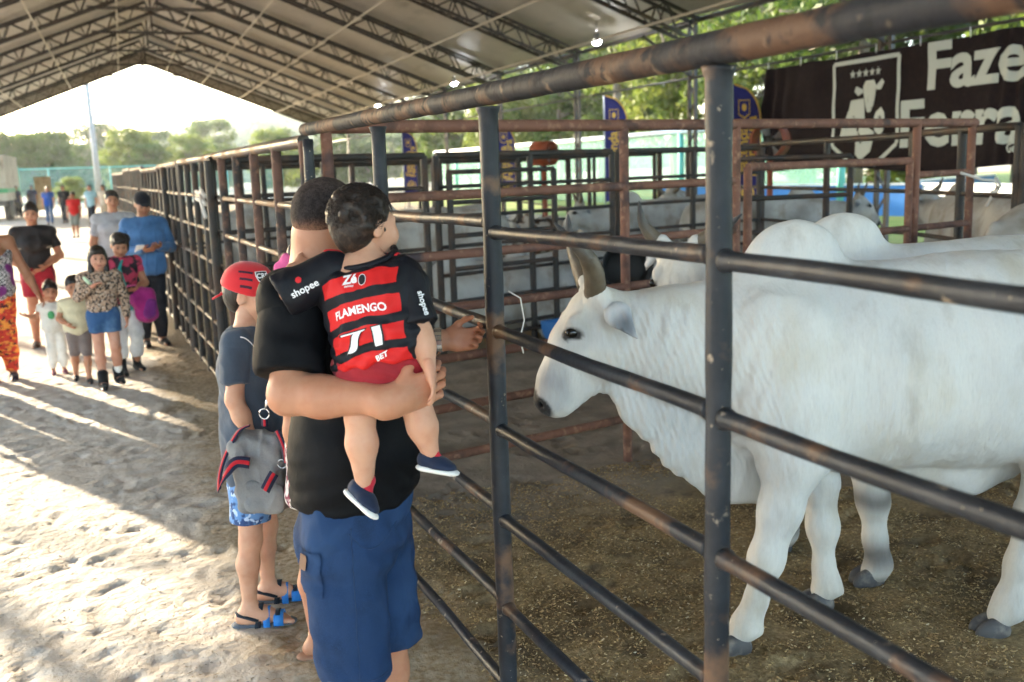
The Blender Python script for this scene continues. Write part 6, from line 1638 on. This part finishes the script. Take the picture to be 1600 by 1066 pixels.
ph = thing('phone', 'white phone held by the man in the blue shirt', 'phone', (.105, 10.86, 1.05)); ph.rotation_euler = (R(60), 0, .2)
mb = MB(); mb.box((-.038, -.005, -.075), (.038, .005, .075)); mb.build('case', M['white_print'], ph); mb = MB(); mb.box((-.034, .0055, -.068), (.034, .007, .068)); mb.build('screen', M['black_print'], ph)
far = [('woman in a royal blue top far down the yard', (-2.9, 45.6), 1.58, (.03, .10, .42), denim_b, .05, 'long', 'tan'), ('person in black beside the woman in royal blue', (-2.35, 46.5), 1.6, (.02, .02, .025), denim_d, .05, 'short', 'tan'),
       ('boy in a red and black shirt standing alone in the yard', (-1.47, 34.2), 1.42, (.50, .02, .02), cm((.16, .18, .17)), .27, 'short', 'brown'), ('man in a light blue shirt walking off by the pole', (-1.15, 41.2), 1.60, (.30, .48, .58), denim_d, .05, 'short', 'tan'),
       ('woman in beige beside the pole', (-.72, 43.1), 1.58, (.66, .55, .44), cm((.50, .38, .26)), .30, 'long', 'fair'), ('man in a dark shirt by the truck', (-5.0, 56), 1.62, (.05, .06, .14), denim_d, .05, 'short', 'tan'), ('person in denim near the truck', (-4.35, 57), 1.62, (.06, .08, .2), denim_b, .05, 'short', 'brown')]
for lb, lc, Ht, tc_, bt, bh, hr, sk in far:
    walker(lb, lc, PI + rng.uniform(-.6, .6), Ht, dict(kneeL=(-.05, .06, .29), ankL=(-.05, .05, .05)), sk, hr, 'hair_black', cm(tc_), .6, .48, bt, bh, hv=.02, group='people far down the yard')

# ================================================================== flags, banner, fans and other gear on the right
M['flag_navy'] = cloth('flag_navy', (.022, .020, .13), rough=.7, bump=.3); M['flag_gold'] = mat('flag_gold', (.58, .34, .045), rough=.6)
M['banner'] = cloth('banner', (.012, .008, .012), (.018, .012, .014), rough=.75, bump=.1, spec=.1, sheen=0)
M['banner_ink'] = mat('banner_ink', (.44, .50, .51), rough=.6)
def feather(label, x, y, ztop, w, yaw):
    t_ = thing('feather_flag', label, 'flag', (x, y, 0), yaw, 'blue feather flags along the right side of the tent')
    zb = .75; n1, n2 = 8, 26; V = []; Fc = []
    def edge(b): return w * min(1.0, math.sqrt(max(0.0, 1 - max(0, (b - .72) / .28) ** 2)) if b > .72 else 1.0) 
    def wave(u_, b): return .03 * math.sin(b * 7 + u_ * 3) * (.3 + u_ / w)
    for j in range(n2 + 1):
        b = j / n2; ww = max(edge(b), .02)
        for i in range(n1 + 1): u_ = ww * i / n1; V.append((u_, wave(u_, b), zb + (ztop - zb) * b))
    for j in range(n2):
        for i in range(n1): Fc.append((j*(n1+1)+i, j*(n1+1)+i+1, (j+1)*(n1+1)+i+1, (j+1)*(n1+1)+i))
    nv = len(V); V2 = V + [(p[0], p[1] + .004, p[2]) for p in V]; Fc = Fc + [tuple(nv + q for q in f[::-1]) for f in Fc]
    sail = obj('sail', V2, Fc, M['flag_navy'], t_, True)
    mb = MB(); mb.tube([(edge(b) if b < 1 else 0.02, wave(edge(b), b), zb + (ztop - zb) * b) for b in np.linspace(0, 1, 30)], .018, 6); mb.build('trim', M['flag_gold'], sail, True)
    mb = MB(); mb.tube([(-.02, 0, 0), (-.02, 0, ztop)], .018, 8); mb.tube([(-.35, 0, .02), (.35, 0, .02)], .02, 6); mb.tube([(0, -.35, .02), (0, .35, .02)], .02, 6); mb.build('pole', M['galv'], t_, True)
    def put(nm, flat, cx, cz, mt='flag_gold'):
        pts, fs = flat
        Vp = []
        for (a, b_) in pts:                               # text runs upward
            xx, zz = cx - b_, cz + a; bb = (zz - zb) / (ztop - zb); Vp.append((xx, wave(xx, bb) - .006, zz))
        obj(nm, Vp, fs, M[mt], sail)
    hgt = ztop - zb
    put('lettering', text_flat('Fazenda', .30 * w / .55, .008, maxedge=.08), w * .36, zb + hgt * .47); put('lettering', text_flat('Ferradura', .30 * w / .55, .008, maxedge=.08), w * .68, zb + hgt * .50)
    ring = [(math.cos(t) * .17 * w / .55, math.sin(t) * .17 * w / .55) for t in np.linspace(0, 2 * PI, 25)[:-1]]; rin = [(a * .82, b * .82) for a, b in ring]
    put('emblem', (ring + rin, [(i, (i + 1) % 24, 24 + (i + 1) % 24, 24 + i) for i in range(24)]), w * .5, zb + hgt * .12); put('emblem', text_flat('G', .24 * w / .55, .01, maxedge=.08), w * .5, zb + hgt * .12)
    sh_ = [(-.16, -.12), (.14, -.12), (.14, .12), (-.16, .12), (-.24, 0)]; si = [(a * .86, b * .86) for a, b in sh_]
    put('emblem', (sh_ + si, [(i, (i + 1) % 5, 5 + (i + 1) % 5, 5 + i) for i in range(5)]), w * .40, zb + hgt * .82); put('emblem', flat_ellipse(.075, .05, 10), w * .40, zb + hgt * .815)
    return t_
FY = R(-20.85)
feather('tall navy feather flag with gold lettering between the rusty rails, second from right', 11.95, 24.0, 3.50, .60, FY)
feather('nearest navy feather flag, right of the near black post', 11.75, 17.75, 3.25, .56, FY)
feather('navy feather flag behind the near fence post with the string', 11.9, 32.1, 3.20, .62, FY)
feather('smallest and farthest navy feather flag on the left', 11.9, 44.2, 3.48, .62, FY)

# the long brown banner
BXX = 12.50
def bfold(y, z_):
    t = (z_ - 1.5) / 2.05
    r = .018 * math.sin(y * 2.3 + t * 1.2) + .010 * math.sin(y * 6.1 - t * 3) + .008 * math.sin(y * 3 + z_ * 9)
    d = max(0, 17.75 - y); r += .17 * math.exp(-d / .35) * math.sin(y * 16 + z_ * 2.5) * .6                # gathered corner
    c = abs(y - 11.5); r += .035 * math.exp(-(c / .35) ** 2) * math.sin((y - 11.5) * 22 + z_ * 2.0)        # creases
    return r
bn_ = thing('banner', 'long dark brown farm banner with pale lettering and a crest of cattle', 'banner', (BXX, 12.5, 0))
ys = np.linspace(17.75, 7.2, 190); zs = np.linspace(0, 1, 26); V = []; Fc = []
for y in ys:
    zt = 3.55 - .03 * abs(math.sin((y - 17.75) * 2.1)); zb_ = 1.50 + .05 * math.sin(y * 1.3)
    for t in zs: z_ = zb_ + (zt - zb_) * t; V.append((-bfold(y, z_), y - 12.5, z_))
for i in range(len(ys) - 1):
    for j in range(25): Fc.append((i*26+j, i*26+j+1, (i+1)*26+j+1, (i+1)*26+j))
nv = len(V); V = V + [(p[0] + .006, p[1], p[2]) for p in V]; Fc = Fc + [tuple(nv + q for q in f[::-1]) for f in Fc]
cloth_ = obj('banner_cloth', V, Fc, M['banner'], bn_, True)
def on_banner(nm, flat, y, z_, mt='banner_ink', sx=1.0, lift=.014):
    pts, fs = flat; obj(nm, [(-bfold(y - a * sx, z_ + b) - lift, y - a * sx - 12.5, z_ + b) for a, b in pts], fs, M[mt], cloth_, True)
def left_al(f): m0 = min(a for a, _ in f[0]); return [(a - m0, b) for a, b in f[0]], f[1]
on_banner('lettering', left_al(text_flat('Fazenda', 1.02, .030, maxedge=.09)), 13.22, 3.10, sx=1.10)
on_banner('lettering', left_al(text_flat('Ferradura', 1.06, .030, maxedge=.09)), 13.78, 2.20, sx=1.12)
on_banner('lettering', text_flat('Genética e Qualidade', .20, .005, maxedge=.08), 10.7, 1.78); on_banner('lettering', text_flat('do nosso Araguaia', .20, .005, maxedge=.08), 10.6, 1.60)
# crest: pointed frame, five stars, horse and cow heads
def strip(pts, w_):
    P_ = []; F_ = []
    for i, (a, b) in enumerate(pts):
        p0 = pts[max(i-1, 0)]; p1 = pts[min(i+1, len(pts)-1)]; dx, dy = p1[0]-p0[0], p1[1]-p0[1]; L_ = math.hypot(dx, dy) or 1
        P_ += [(a - dy/L_*w_/2, b + dx/L_*w_/2), (a + dy/L_*w_/2, b - dx/L_*w_/2)]
    for i in range(len(pts) - 1): F_.append((2*i, 2*i+1, 2*i+3, 2*i+2))
    return P_, F_
def dense(pts, n=10):
    out = []
    for i in range(len(pts) - 1):
        for t in np.linspace(0, 1, n, endpoint=False): out.append((pts[i][0] + (pts[i+1][0]-pts[i][0])*t, pts[i][1] + (pts[i+1][1]-pts[i][1])*t))
    return out + [pts[-1]]
CY_, CZ_ = 14.72, 2.55
for seg in ([(-.86, -.62), (-.86, .86)], [(-.86, .86), (.86, .86)], [(.86, .86), (.86, -.62)], [(.86, -.62), (.3, -.98)], [(-.86, -.62), (-.3, -.98)]): on_banner('crest_frame', strip(dense(seg), .075), CY_, CZ_)
for k in range(5):
    st_ = [((.085 if i % 2 == 0 else .036) * math.sin(i * PI / 5) + (k - 2) * .17, (.085 if i % 2 == 0 else .036) * math.cos(i * PI / 5) + .64) for i in range(10)]
    on_banner('star', flat_poly(st_), CY_, CZ_)
cow_ = [[(.02, .50), (.24, .50), (.30, .40), (.27, .26), (.22, .05), (.16, -.05), (.08, -.05), (.02, .06), (-.02, .26), (-.04, .40)], [(.30, .40), (.46, .50), (.52, .44), (.42, .32), (.29, .33)], [(-.05, .36), (-.22, .42), (-.26, .33), (-.16, .25), (-.03, .30)],
        [(-.02, .20), (-.20, .05), (-.32, -.05), (-.36, .18), (-.42, .02), (-.46, -.02), (-.62, -.28), (-.66, -.44), (-.55, -.48), (-.38, -.30), (-.30, -.28), (-.20, -.48), (-.22, -.78), (-.05, -.90), (.20, -.74), (.28, -.40), (.10, -.30), (.02, -.12)],
        [(.30, -.06), (.44, .02), (.54, -.08), (.56, -.24), (.50, -.40), (.40, -.46), (.30, -.40), (.24, -.24)]]
for pl in cow_: on_banner('crest_figure', flat_poly(pl), CY_, CZ_)
for pl in ([(.06, .44), (.12, .44), (.10, .20), (.07, .10)], [(.15, .02), (.21, .04), (.19, -.01)], [(-.34, -.10), (-.18, -.30), (-.08, -.60), (-.03, -.60), (-.12, -.26), (-.28, -.06)], [(.36, -.14), (.46, -.12), (.48, -.26), (.42, -.32), (.45, -.22)], [(-.52, -.30), (-.44, -.26), (-.48, -.32)]):
    on_banner('crest_figure', flat_poly(pl), CY_, CZ_, 'banner', lift=.014)
for y in np.arange(17.6, 7.5, -1.05):
    mb = MB(); mb.tube([(-.02, y - 12.5, 3.50), (.02, y - 12.45, 3.66)], .010, 5); mb.build('tie', M['twine'], bn_, True)

M['fan_orange'] = mat('fan_orange', (.26, .060, .026), rough=.55, layers=[((.17, .045, .025), 4, .45, .7)])
def drum_fan(label, x, y, z_, r, yaw):
    t_ = thing('drum_fan', label, 'fan', (x, y, 0), yaw, 'orange drum fans by the pens')
    mt4 = Matrix.Translation((0, 0, z_)) @ Matrix.Rotation(R(90), 4, 'X')
    mb = MB(); mb.lathe([(r, -.2), (r * 1.06, -.2), (r * 1.06, .2), (r, .2), (r * .93, .12), (r * .93, -.12), (r, -.2)], n=28, mat4=mt4); mb.build('drum', M['fan_orange'], t_, True)
    mb = MB(); mb.lathe([(.0, -.10), (.08, -.08), (.09, .08), (0, .1)], n=14, mat4=mt4); mb.build('motor', M['steel_dark'], t_, True)
    for k in range(4):
        a = k * PI / 2 + .4; mb = MB(); mb.add([mt4 @ Vector((math.cos(a + d_) * q_, math.sin(a + d_) * q_, w_)) for d_, q_, w_ in ((-.15, .08, -.05), (.25, .08, .05), (.35, r * .88, .06), (-.25, r * .88, -.06))] + [mt4 @ Vector((math.cos(a + d_) * q_, math.sin(a + d_) * q_, w_ + .008)) for d_, q_, w_ in ((-.15, .08, -.05), (.25, .08, .05), (.35, r * .88, .06), (-.25, r * .88, -.06))], [(0, 1, 2, 3), (7, 6, 5, 4), (0, 4, 5, 1), (1, 5, 6, 2), (2, 6, 7, 3), (3, 7, 4, 0)]); mb.build('blade', M['galv'], t_)
    mb = MB(); mb.tube([(0, 0, 0), (0, 0, z_ - r)], .05, 8); mb.tube([(-.4, 0, .03), (.4, 0, .03)], .04, 8); mb.tube([(0, -.4, .03), (0, .4, .03)], .04, 8); mb.build('stand', M['fan_orange'], t_, True)
drum_fan('orange drum fan left of the brown banner', 9.95, 13.95, 2.03, .27, R(-55)); drum_fan('orange drum fan on its stand behind the rear rails, farther left', 7.6, 17.9, 1.98, .22, R(35))

# blue trough and black tub beyond the rusty fence
M['plastic_blue'] = mat('plastic_blue', (.03, .16, .45), rough=.45); M['rubber_black'] = mat('rubber_black', (.012, .012, .013), rough=.6)
tr = thing('feed_trough', 'blue plastic feed trough on the ground behind the bull head', 'trough', (4.3, 8.75, 0), .3); tr.scale = (.8, .8, .8)
mb = MB(); n_ = 14
for xx in (-.75, .75): pass
prof = [(.30 * math.cos(t), .34 - .30 * math.sin(t)) for t in np.linspace(0, PI, n_)]; pin = [(.27 * math.cos(t), .34 - .27 * math.sin(t)) for t in np.linspace(PI, 0, n_)]
loop = prof + pin; L_ = len(loop); Vt = [(-.75, a, b) for a, b in loop] + [(.75, a, b) for a, b in loop]
mb.add(Vt, [(i, (i + 1) % L_, L_ + (i + 1) % L_, L_ + i) for i in range(L_)]); mb.add([(-.75, a, b) for a, b in prof], [tuple(range(n_))]); mb.add([(.75, a, b) for a, b in prof], [tuple(range(n_))[::-1]]); mb.build('basin', M['plastic_blue'], tr, True)
for xx in (-.5, .5): mb = MB(); mb.box((xx - .04, -.28, 0), (xx + .04, .28, .10)); mb.build('foot', M['rust_pipe'], tr)
tb_ = thing('rubber_tub', 'round black rubber tub leaning behind the bull horn', 'tub', (4.55, 8.75, .72)); tb_.scale = (.72, .72, .72); tb_.rotation_euler = (R(78), 0, R(-20))
mb = MB(); mb.lathe([(0, .0), (.24, .0), (.27, .05), (.33, .30), (.35, .30), (.35, .27), (.29, .0), (0, -.02)], n=26); mb.build('bowl', M['rubber_black'], tb_, True)
mb = MB(); mb.tube([(-.1, -.36, .28), (-.08, -.42, .27), (.08, -.42, .27), (.1, -.36, .28)], .012, 6); mb.build('handle', M['galv'], tb_, True)
hk = thing('stand', 'short rusty stand that props up the black rubber tub', 'stand', (4.55, 8.9, 0))
for xx in (-.2, .2): mb = MB(); mb.bar((xx, 0, 0), (xx, 0, .45), .04); mb.build('leg', M['rust_pipe'], hk)
mb = MB(); mb.bar((-.3, 0, .45), (.3, 0, .45), .05); mb.build('top', M['rust_pipe'], hk)

# low painted walls and the ball court beyond the tent
M['paint_blue'] = mat('paint_blue', (.06, .22, .52), rough=.7, layers=[((.05, .18, .44), 2, .45, .65)]); M['paint_white'] = mat('paint_white', (.66, .68, .66), rough=.7, layers=[((.5, .5, .46), 3, .5, .7)]); M['teal'] = mat('teal', (.13, .42, .34), rough=.6)
def low_wall(label, a, b, h_, mt):
    t_ = thing('low_wall', label, 'wall', (a[0], a[1], 0)); d = Vector((b[0] - a[0], b[1] - a[1], 0))
    mb = MB(); mb.bar((0, 0, h_ / 2), d + Vector((0, 0, h_ / 2)), .15, h_); mb.build('wall_face', M[mt], t_); mb = MB(); mb.bar((0, 0, h_ + .025), d + Vector((0, 0, h_ + .025)), .21, .05); mb.build('coping', M['paint_white'], t_)
low_wall('long low bright blue wall on the grass beyond the pens', (17.6, 31.0), (20.9, 22.3), .88, 'paint_blue'); low_wall('low white wall on the grass below the right end of the banner', (21.0, 22.2), (20.2, 14.0), .88, 'paint_white'); low_wall('short blue wall set back behind the long one', (21.1, 22.6), (27.0, 25.5), .95, 'paint_blue')
def net_mat(name, col, sc_):
    m_, nt_, bs, out = new_mat(name); bs.inputs['Base Color'].default_value = tuple(col) + (1,); bs.inputs['Roughness'].default_value = .8
    tp = N(nt_, 'ShaderNodeBsdfTransparent'); mx = N(nt_, 'ShaderNodeMixShader'); mx.inputs[0].default_value = sc_
    nt_.links.new(tp.outputs[0], mx.inputs[1]); nt_.links.new(bs.outputs[0], mx.inputs[2]); nt_.links.new(mx.outputs[0], out.inputs[0]); return m_
M['net_green'] = net_mat('net_green', (.10, .32, .25), .50); M['net_far'] = net_mat('net_far', (.16, .40, .36), .30)
def net_fence(label, pts, h_, step, mt, post_mt='teal', pr_=.07, beam=True):
    a, b = Vector((*pts[0], 0)), Vector((*pts[1], 0)); t_ = thing('net_fence', label, 'fence', a, 0); d = b - a; n_ = int(d.length / step)
    for i in range(n_ + 1): p = d * (i / n_); mb = MB(); mb.tube([p, p + Vector((0, 0, h_))], pr_, 8); mb.build('post', M[post_mt], t_, True)
    if beam: mb = MB(); mb.tube([(0, 0, h_), d + Vector((0, 0, h_))], pr_ * .9, 8); mb.build('beam', M['paint_white'] if post_mt == 'teal' and pr_ > .08 else M[post_mt], t_, True)
    sd_ = d.cross(Vector((0, 0, 1))).normalized() * .012
    for i in range(n_):
        p, q_ = d * (i / n_), d * ((i + 1) / n_); mb = MB()
        lo_, hi_ = Vector((0, 0, .05)), Vector((0, 0, h_ - .05)); Vq = [p + lo_ - sd_, q_ + lo_ - sd_, q_ + hi_ - sd_, p + hi_ - sd_]
        mb.add(Vq, [(0, 1, 2, 3)]); mb.build('net_panel', M[mt], t_)
net_fence('green netted court fence with pale teal posts beyond the flags', [(20, 24.5), (20, 66)], 2.85, 4.3, 'net_green', 'teal', .12)
net_fence('thin teal net fence across the far end of the yard', [(-22, 82), (12, 82)], 2.72, 4.25, 'net_far', 'teal', .05)

# yard at the far end: pole, truck, sign
pl_ = MB(); pl_.tube([(0, 0, -.02), (-.05, 0, 4), (-.2, 0, 14)], [.24, .20, .14], 12); po_ = pl_.build('utility_pole', M['concrete'], None, True); po_.location = (-1.55, 78, 0); tag(po_, 'tall leaning concrete pole beyond the open end of the tent', 'pole')
tk = thing('truck', 'parked cargo truck with a green stripe at the far left edge', 'truck', (-6.0, 53, 0))
M['truck_green'] = mat('truck_green', (.04, .30, .12), rough=.5); M['truck_cream'] = mat('truck_cream', (.42, .40, .33), rough=.7, layers=[((.25, .22, .17), 2.5, .45, .7)])
mb = MB(); mb.box((-1.3, -1, .95), (1.0, 5.2, 3.05)); mb.build('cargo_box', M['truck_cream'], tk)
mb = MB(); mb.box((-1.32, -1.03, 1.32), (1.03, 5.22, 1.52)); mb.build('stripe', M['truck_green'], tk)
mb = MB(); mb.box((-1.05, -1.06, 2.2), (.72, -1.0, 2.85)); mb.build('rear_window', M['black_print'], tk)
for z_ in (2.3, 2.42, 2.54, 2.66, 2.76): mb = MB(); mb.box((-1.05, -1.09, z_), (.72, -1.062, z_ + .05)); mb.build('slat', M['truck_cream'], tk)
mb = MB(); mb.box((-1.2, 5.3, .8), (.9, 7.0, 2.6)); mb.build('cab', M['truck_green'], tk)
for xx in (-1.05, .85):
    for yy in (.2, 1.2, 6.0): mb = MB(); mb.lathe([(.0, -.15), (.28, -.15), (.48, -.13), (.52, -.05), (.52, .05), (.48, .13), (.28, .15), (0, .15)], n=22, mat4=Matrix.Translation((xx, yy, .52)) @ Matrix.Rotation(R(90), 4, 'Y')); mb.build('wheel', M['rubber_black'], tk, True)
mb = MB(); mb.box((-1.1, -1, .72), (.9, 6.9, .93)); mb.build('chassis', M['steel_dark'], tk)
sg = thing('sign_board', 'beige upright sign board standing behind the people in the yard', 'sign', (-4.0, 60, 0))
mb = MB(); mb.box((-.42, -.02, .25), (.42, .02, 2.05)); mb.build('panel', mat('sign_beige', (.42, .33, .22), rough=.7, layers=[((.30, .22, .14), 5, .5, .6)]), sg)
for xx in (-.3, .3): mb = MB(); mb.box((xx - .03, -.05, 0), (xx + .03, .05, .26)); mb.build('foot', M['galv'], sg)

# ================================================================== trees
def leaf_mat(name, c1, c2, tr):
    m_, nt_, bs, out = new_mat(name); c = mixc(nt_, ramp_noise(nt_, 'pos', .9, .35, .65, 4), c1, c2)
    nt_.links.new(c, bs.inputs['Base Color']); bs.inputs['Roughness'].default_value = .6; bs.inputs['Specular IOR Level'].default_value = .25
    t_ = N(nt_, 'ShaderNodeBsdfTranslucent'); nt_.links.new(c, t_.inputs[0]); mx = N(nt_, 'ShaderNodeMixShader'); mx.inputs[0].default_value = tr
    nt_.links.new(bs.outputs[0], mx.inputs[1]); nt_.links.new(t_.outputs[0], mx.inputs[2]); nt_.links.new(mx.outputs[0], out.inputs[0]); return m_
LM = [leaf_mat('leaf_deep', (.045, .085, .016), (.075, .12, .022), .35), leaf_mat('leaf_mid', (.075, .125, .022), (.12, .16, .03), .42), leaf_mat('leaf_pale', (.13, .19, .03), (.20, .22, .045), .45)]
M['bark'] = mat('bark', (.16, .13, .10), rough=.9, layers=[((.30, .27, .23), 3, .5, .7, 4, (1, 1, .3))], bumps=[(18, .6, .03, (1, 1, .3))])
def tree_meshes(seed, Ht, spread, trunk_h, nclump, nleaf, lsize):
    r = np.random.default_rng(seed); mb = MB()
    lean = r.uniform(-.5, .5, 2); top = Vector((lean[0], lean[1], Ht * .72))
    mb.tube([(0, 0, -.1), (lean[0] * .2, lean[1] * .2, trunk_h * .5), (lean[0] * .5, lean[1] * .5, trunk_h), tuple(top)], [.022 * Ht, .017 * Ht, .014 * Ht, .004 * Ht], 8)
    cl = []
    for i in range(nclump):
        a = r.uniform(0, 2 * PI); hh = r.uniform(trunk_h * .85, Ht); t = (hh - trunk_h * .85) / (Ht - trunk_h * .85); rad = spread * math.sqrt(max(.05, math.sin(PI * min(.08 + .86 * t, 1)))) * r.uniform(.25, 1.0)
        c = V3((lean[0] * t + rad * math.cos(a), lean[1] * t + rad * math.sin(a), hh)); cl.append((c, r.uniform(.10, .20) * spread + .3))
        if i % 2 == 0:
            st_ = V3((lean[0] * .5, lean[1] * .5, trunk_h + (Ht * .72 - trunk_h) * t * .7)); mid = (st_ + c) / 2 + V3((0, 0, .2)); mb.tube([tuple(st_), tuple(mid), tuple(c)], [.008 * Ht, .005 * Ht, .002 * Ht], 5)
    n_ = nclump * nleaf; cc = np.repeat(np.array([c for c, _ in cl]), nleaf, 0); rr = np.repeat(np.array([q for _, q in cl]), nleaf)
    d = r.normal(size=(n_, 3)); d /= np.linalg.norm(d, axis=1)[:, None]; P_ = cc + d * (rr * r.uniform(.35, 1.0, n_) ** .6)[:, None] * np.array((1.15, 1.15, .75))
    a1 = r.normal(size=(n_, 3)); a1 /= np.linalg.norm(a1, axis=1)[:, None]; a2 = np.cross(a1, d + .3 * r.normal(size=(n_, 3))); a2 /= np.maximum(np.linalg.norm(a2, axis=1), 1e-6)[:, None]
    sz = lsize * r.uniform(.55, 1.2, n_)[:, None]
    LV = np.stack([P_ - a1 * sz, P_ - a2 * sz * .45, P_ + a1 * sz, P_ + a2 * sz * .45], 1).reshape(-1, 3); LF = np.arange(n_ * 4).reshape(-1, 4)
    return mb, LV, LF
TP = []
for i, (Ht, sp_, th, nc, nl, ls) in enumerate(((12, 4.2, 4.0, 60, 95, .24), (15, 4.6, 6.0, 70, 95, .25), (9, 4.2, 1.2, 85, 110, .26), (17, 3.6, 8.0, 55, 90, .24))):
    mb, LV, LF = tree_meshes(40 + i, Ht, sp_, th, nc, nl, ls); td = mesh_data('trunk', mb.v, mb.f, M['bark'], True)
    TP.append((td, [mesh_data('crown', LV, LF, lm) for lm in LM], Ht))
def tree(label, x, y, kind, shade, s_, rz, group):
    t_ = thing('tree', label, 'tree', (x, y, 0), rz, group); t_.scale = (s_, s_, s_ * 1.0)
    link('trunk', TP[kind][0], t_); link('crown', TP[kind][1][shade], t_); return t_
tr_r = np.random.default_rng(5)
GR = 'tall trees behind the right side of the tent'; GF = 'trees beyond the far end of the yard'
rows = []
lab_side = ['tall tree right of the tent, behind the banner', 'leafy tree behind the banner and the grass', 'tree beyond the right columns of the tent', 'tree behind the blue flags', 'tree behind the court fence']
k_i = 0
def ordinal(i): return ['first', 'second', 'third', 'fourth', 'fifth', 'sixth', 'seventh', 'eighth', 'ninth', 'tenth', 'eleventh', 'twelfth', 'thirteenth', 'fourteenth', 'fifteenth', 'sixteenth', 'seventeenth', 'eighteenth', 'nineteenth', 'twentieth', 'twenty-first', 'twenty-second', 'twenty-third', 'twenty-fourth', 'twenty-fifth', 'twenty-sixth', 'twenty-seventh', 'twenty-eighth', 'twenty-ninth', 'thirtieth'][i]
side = []
for y in np.arange(11, 92, 4.6): side.append((27 + tr_r.uniform(-1.5, 5), y + tr_r.uniform(-1.5, 1.5)))
side.sort(key=lambda p: -p[1] / p[0])
for i, (x, y) in enumerate(side): tree('%s tree from the left in the front row behind the right side' % ordinal(i), x, y, int(tr_r.choice([0, 1, 3, 2])), int(tr_r.choice([0, 1, 2], p=[.25, .4, .35])), tr_r.uniform(.8, 1.05), tr_r.uniform(0, 6), GR)
side = []
for y in np.arange(8, 95, 6.0): side.append((38 + tr_r.uniform(-2, 7), y + tr_r.uniform(-2, 2)))
side.sort(key=lambda p: -p[1] / p[0])
for i, (x, y) in enumerate(side): tree('%s tree from the left in the back row behind the right side' % ordinal(i), x, y, int(tr_r.choice([1, 3])), int(tr_r.choice([0, 1], p=[.5, .5])), tr_r.uniform(.95, 1.25), tr_r.uniform(0, 6), GR)
fr_ = []
for x in np.arange(-30, 34, 3.1): fr_.append((x + tr_r.uniform(-1.2, 1.2), 104 + tr_r.uniform(-8, 14)))
for i, (x, y) in enumerate(sorted(fr_)): tree('%s tree from the left in the row beyond the far yard' % ordinal(i), x, y, 2, int(tr_r.choice([0, 1, 2], p=[.3, .35, .35])), tr_r.uniform(.48, .70), tr_r.uniform(0, 6), GF)
bk_ = []
for x in np.arange(-50, 75, 7.0): bk_.append((x + tr_r.uniform(-2, 2), 150 + tr_r.uniform(-10, 20)))
for i, (x, y) in enumerate(sorted(bk_)): tree('%s tree from the left in the hazy back row beyond the yard' % ordinal(i), x, y, 2, int(tr_r.choice([0, 1])), tr_r.uniform(.8, 1.05), tr_r.uniform(0, 6), GF)
bu = thing('bush', 'bright yellow green bush behind the people in the far yard', 'bush', (-3.4, 76, 0)); bu.scale = (.28, .28, .22); link('stem', TP[2][0], bu); link('foliage', TP[2][1][2], bu)
# wooded hill in the distance
hx_ = np.linspace(-260, 420, 170); hy_ = np.linspace(0, 1, 26); V = []; Fc = []
for i, x in enumerate(hx_):
    for j, t in enumerate(hy_):
        prof_ = 9 + 13 * math.exp(-((x - 62) / 55) ** 2) + 6 * math.exp(-((x + 130) / 70) ** 2); y = 235 + 120 * t + 6 * math.sin(x * .05)
        V.append((x, y, prof_ * math.sin(min(t * 1.6, 1) * PI / 2) - .5))
V = np.array(V); V[:, 2] += (V[:, 2] > 0) * (1.9 * fbm(V, .14, 3, 3) + 1.4 * fbm(V, .5, 6, 2)); n2 = len(hy_)
Fh = np.array([(i*n2+j, (i+1)*n2+j, (i+1)*n2+j+1, i*n2+j+1) for i in range(len(hx_) - 1) for j in range(n2 - 1)])
hl = obj('hills', V, Fh, mat('forest', (.055, .095, .03), rough=.9, layers=[((.10, .14, .04), .25, .4, .65, 6), ((.025, .05, .015), .9, .5, .7, 5)], bumps=[(.6, 1.0, 2.5)]), smooth=True); hl['kind'] = 'structure'

# ================================================================== hazy air
hz = MB(); hz.box((-1400, -1400, -1.5), (1400, 1400, 45)); M['haze'] = bpy.data.materials.new('haze'); M['haze'].use_nodes = True; nt = M['haze'].node_tree; nt.nodes.clear()
vo = nt.nodes.new('ShaderNodeVolumePrincipled'); vo.inputs['Color'].default_value = (.92, .96, 1, 1); vo.inputs['Density'].default_value = .0004; vo.inputs['Anisotropy'].default_value = .55; mo = nt.nodes.new('ShaderNodeOutputMaterial'); nt.links.new(vo.outputs[0], mo.inputs['Volume'])
hzo = hz.build('haze', M['haze']); hzo['kind'] = 'stuff'; tag(hzo, 'bright haze in the late afternoon air', 'haze', kind='stuff')
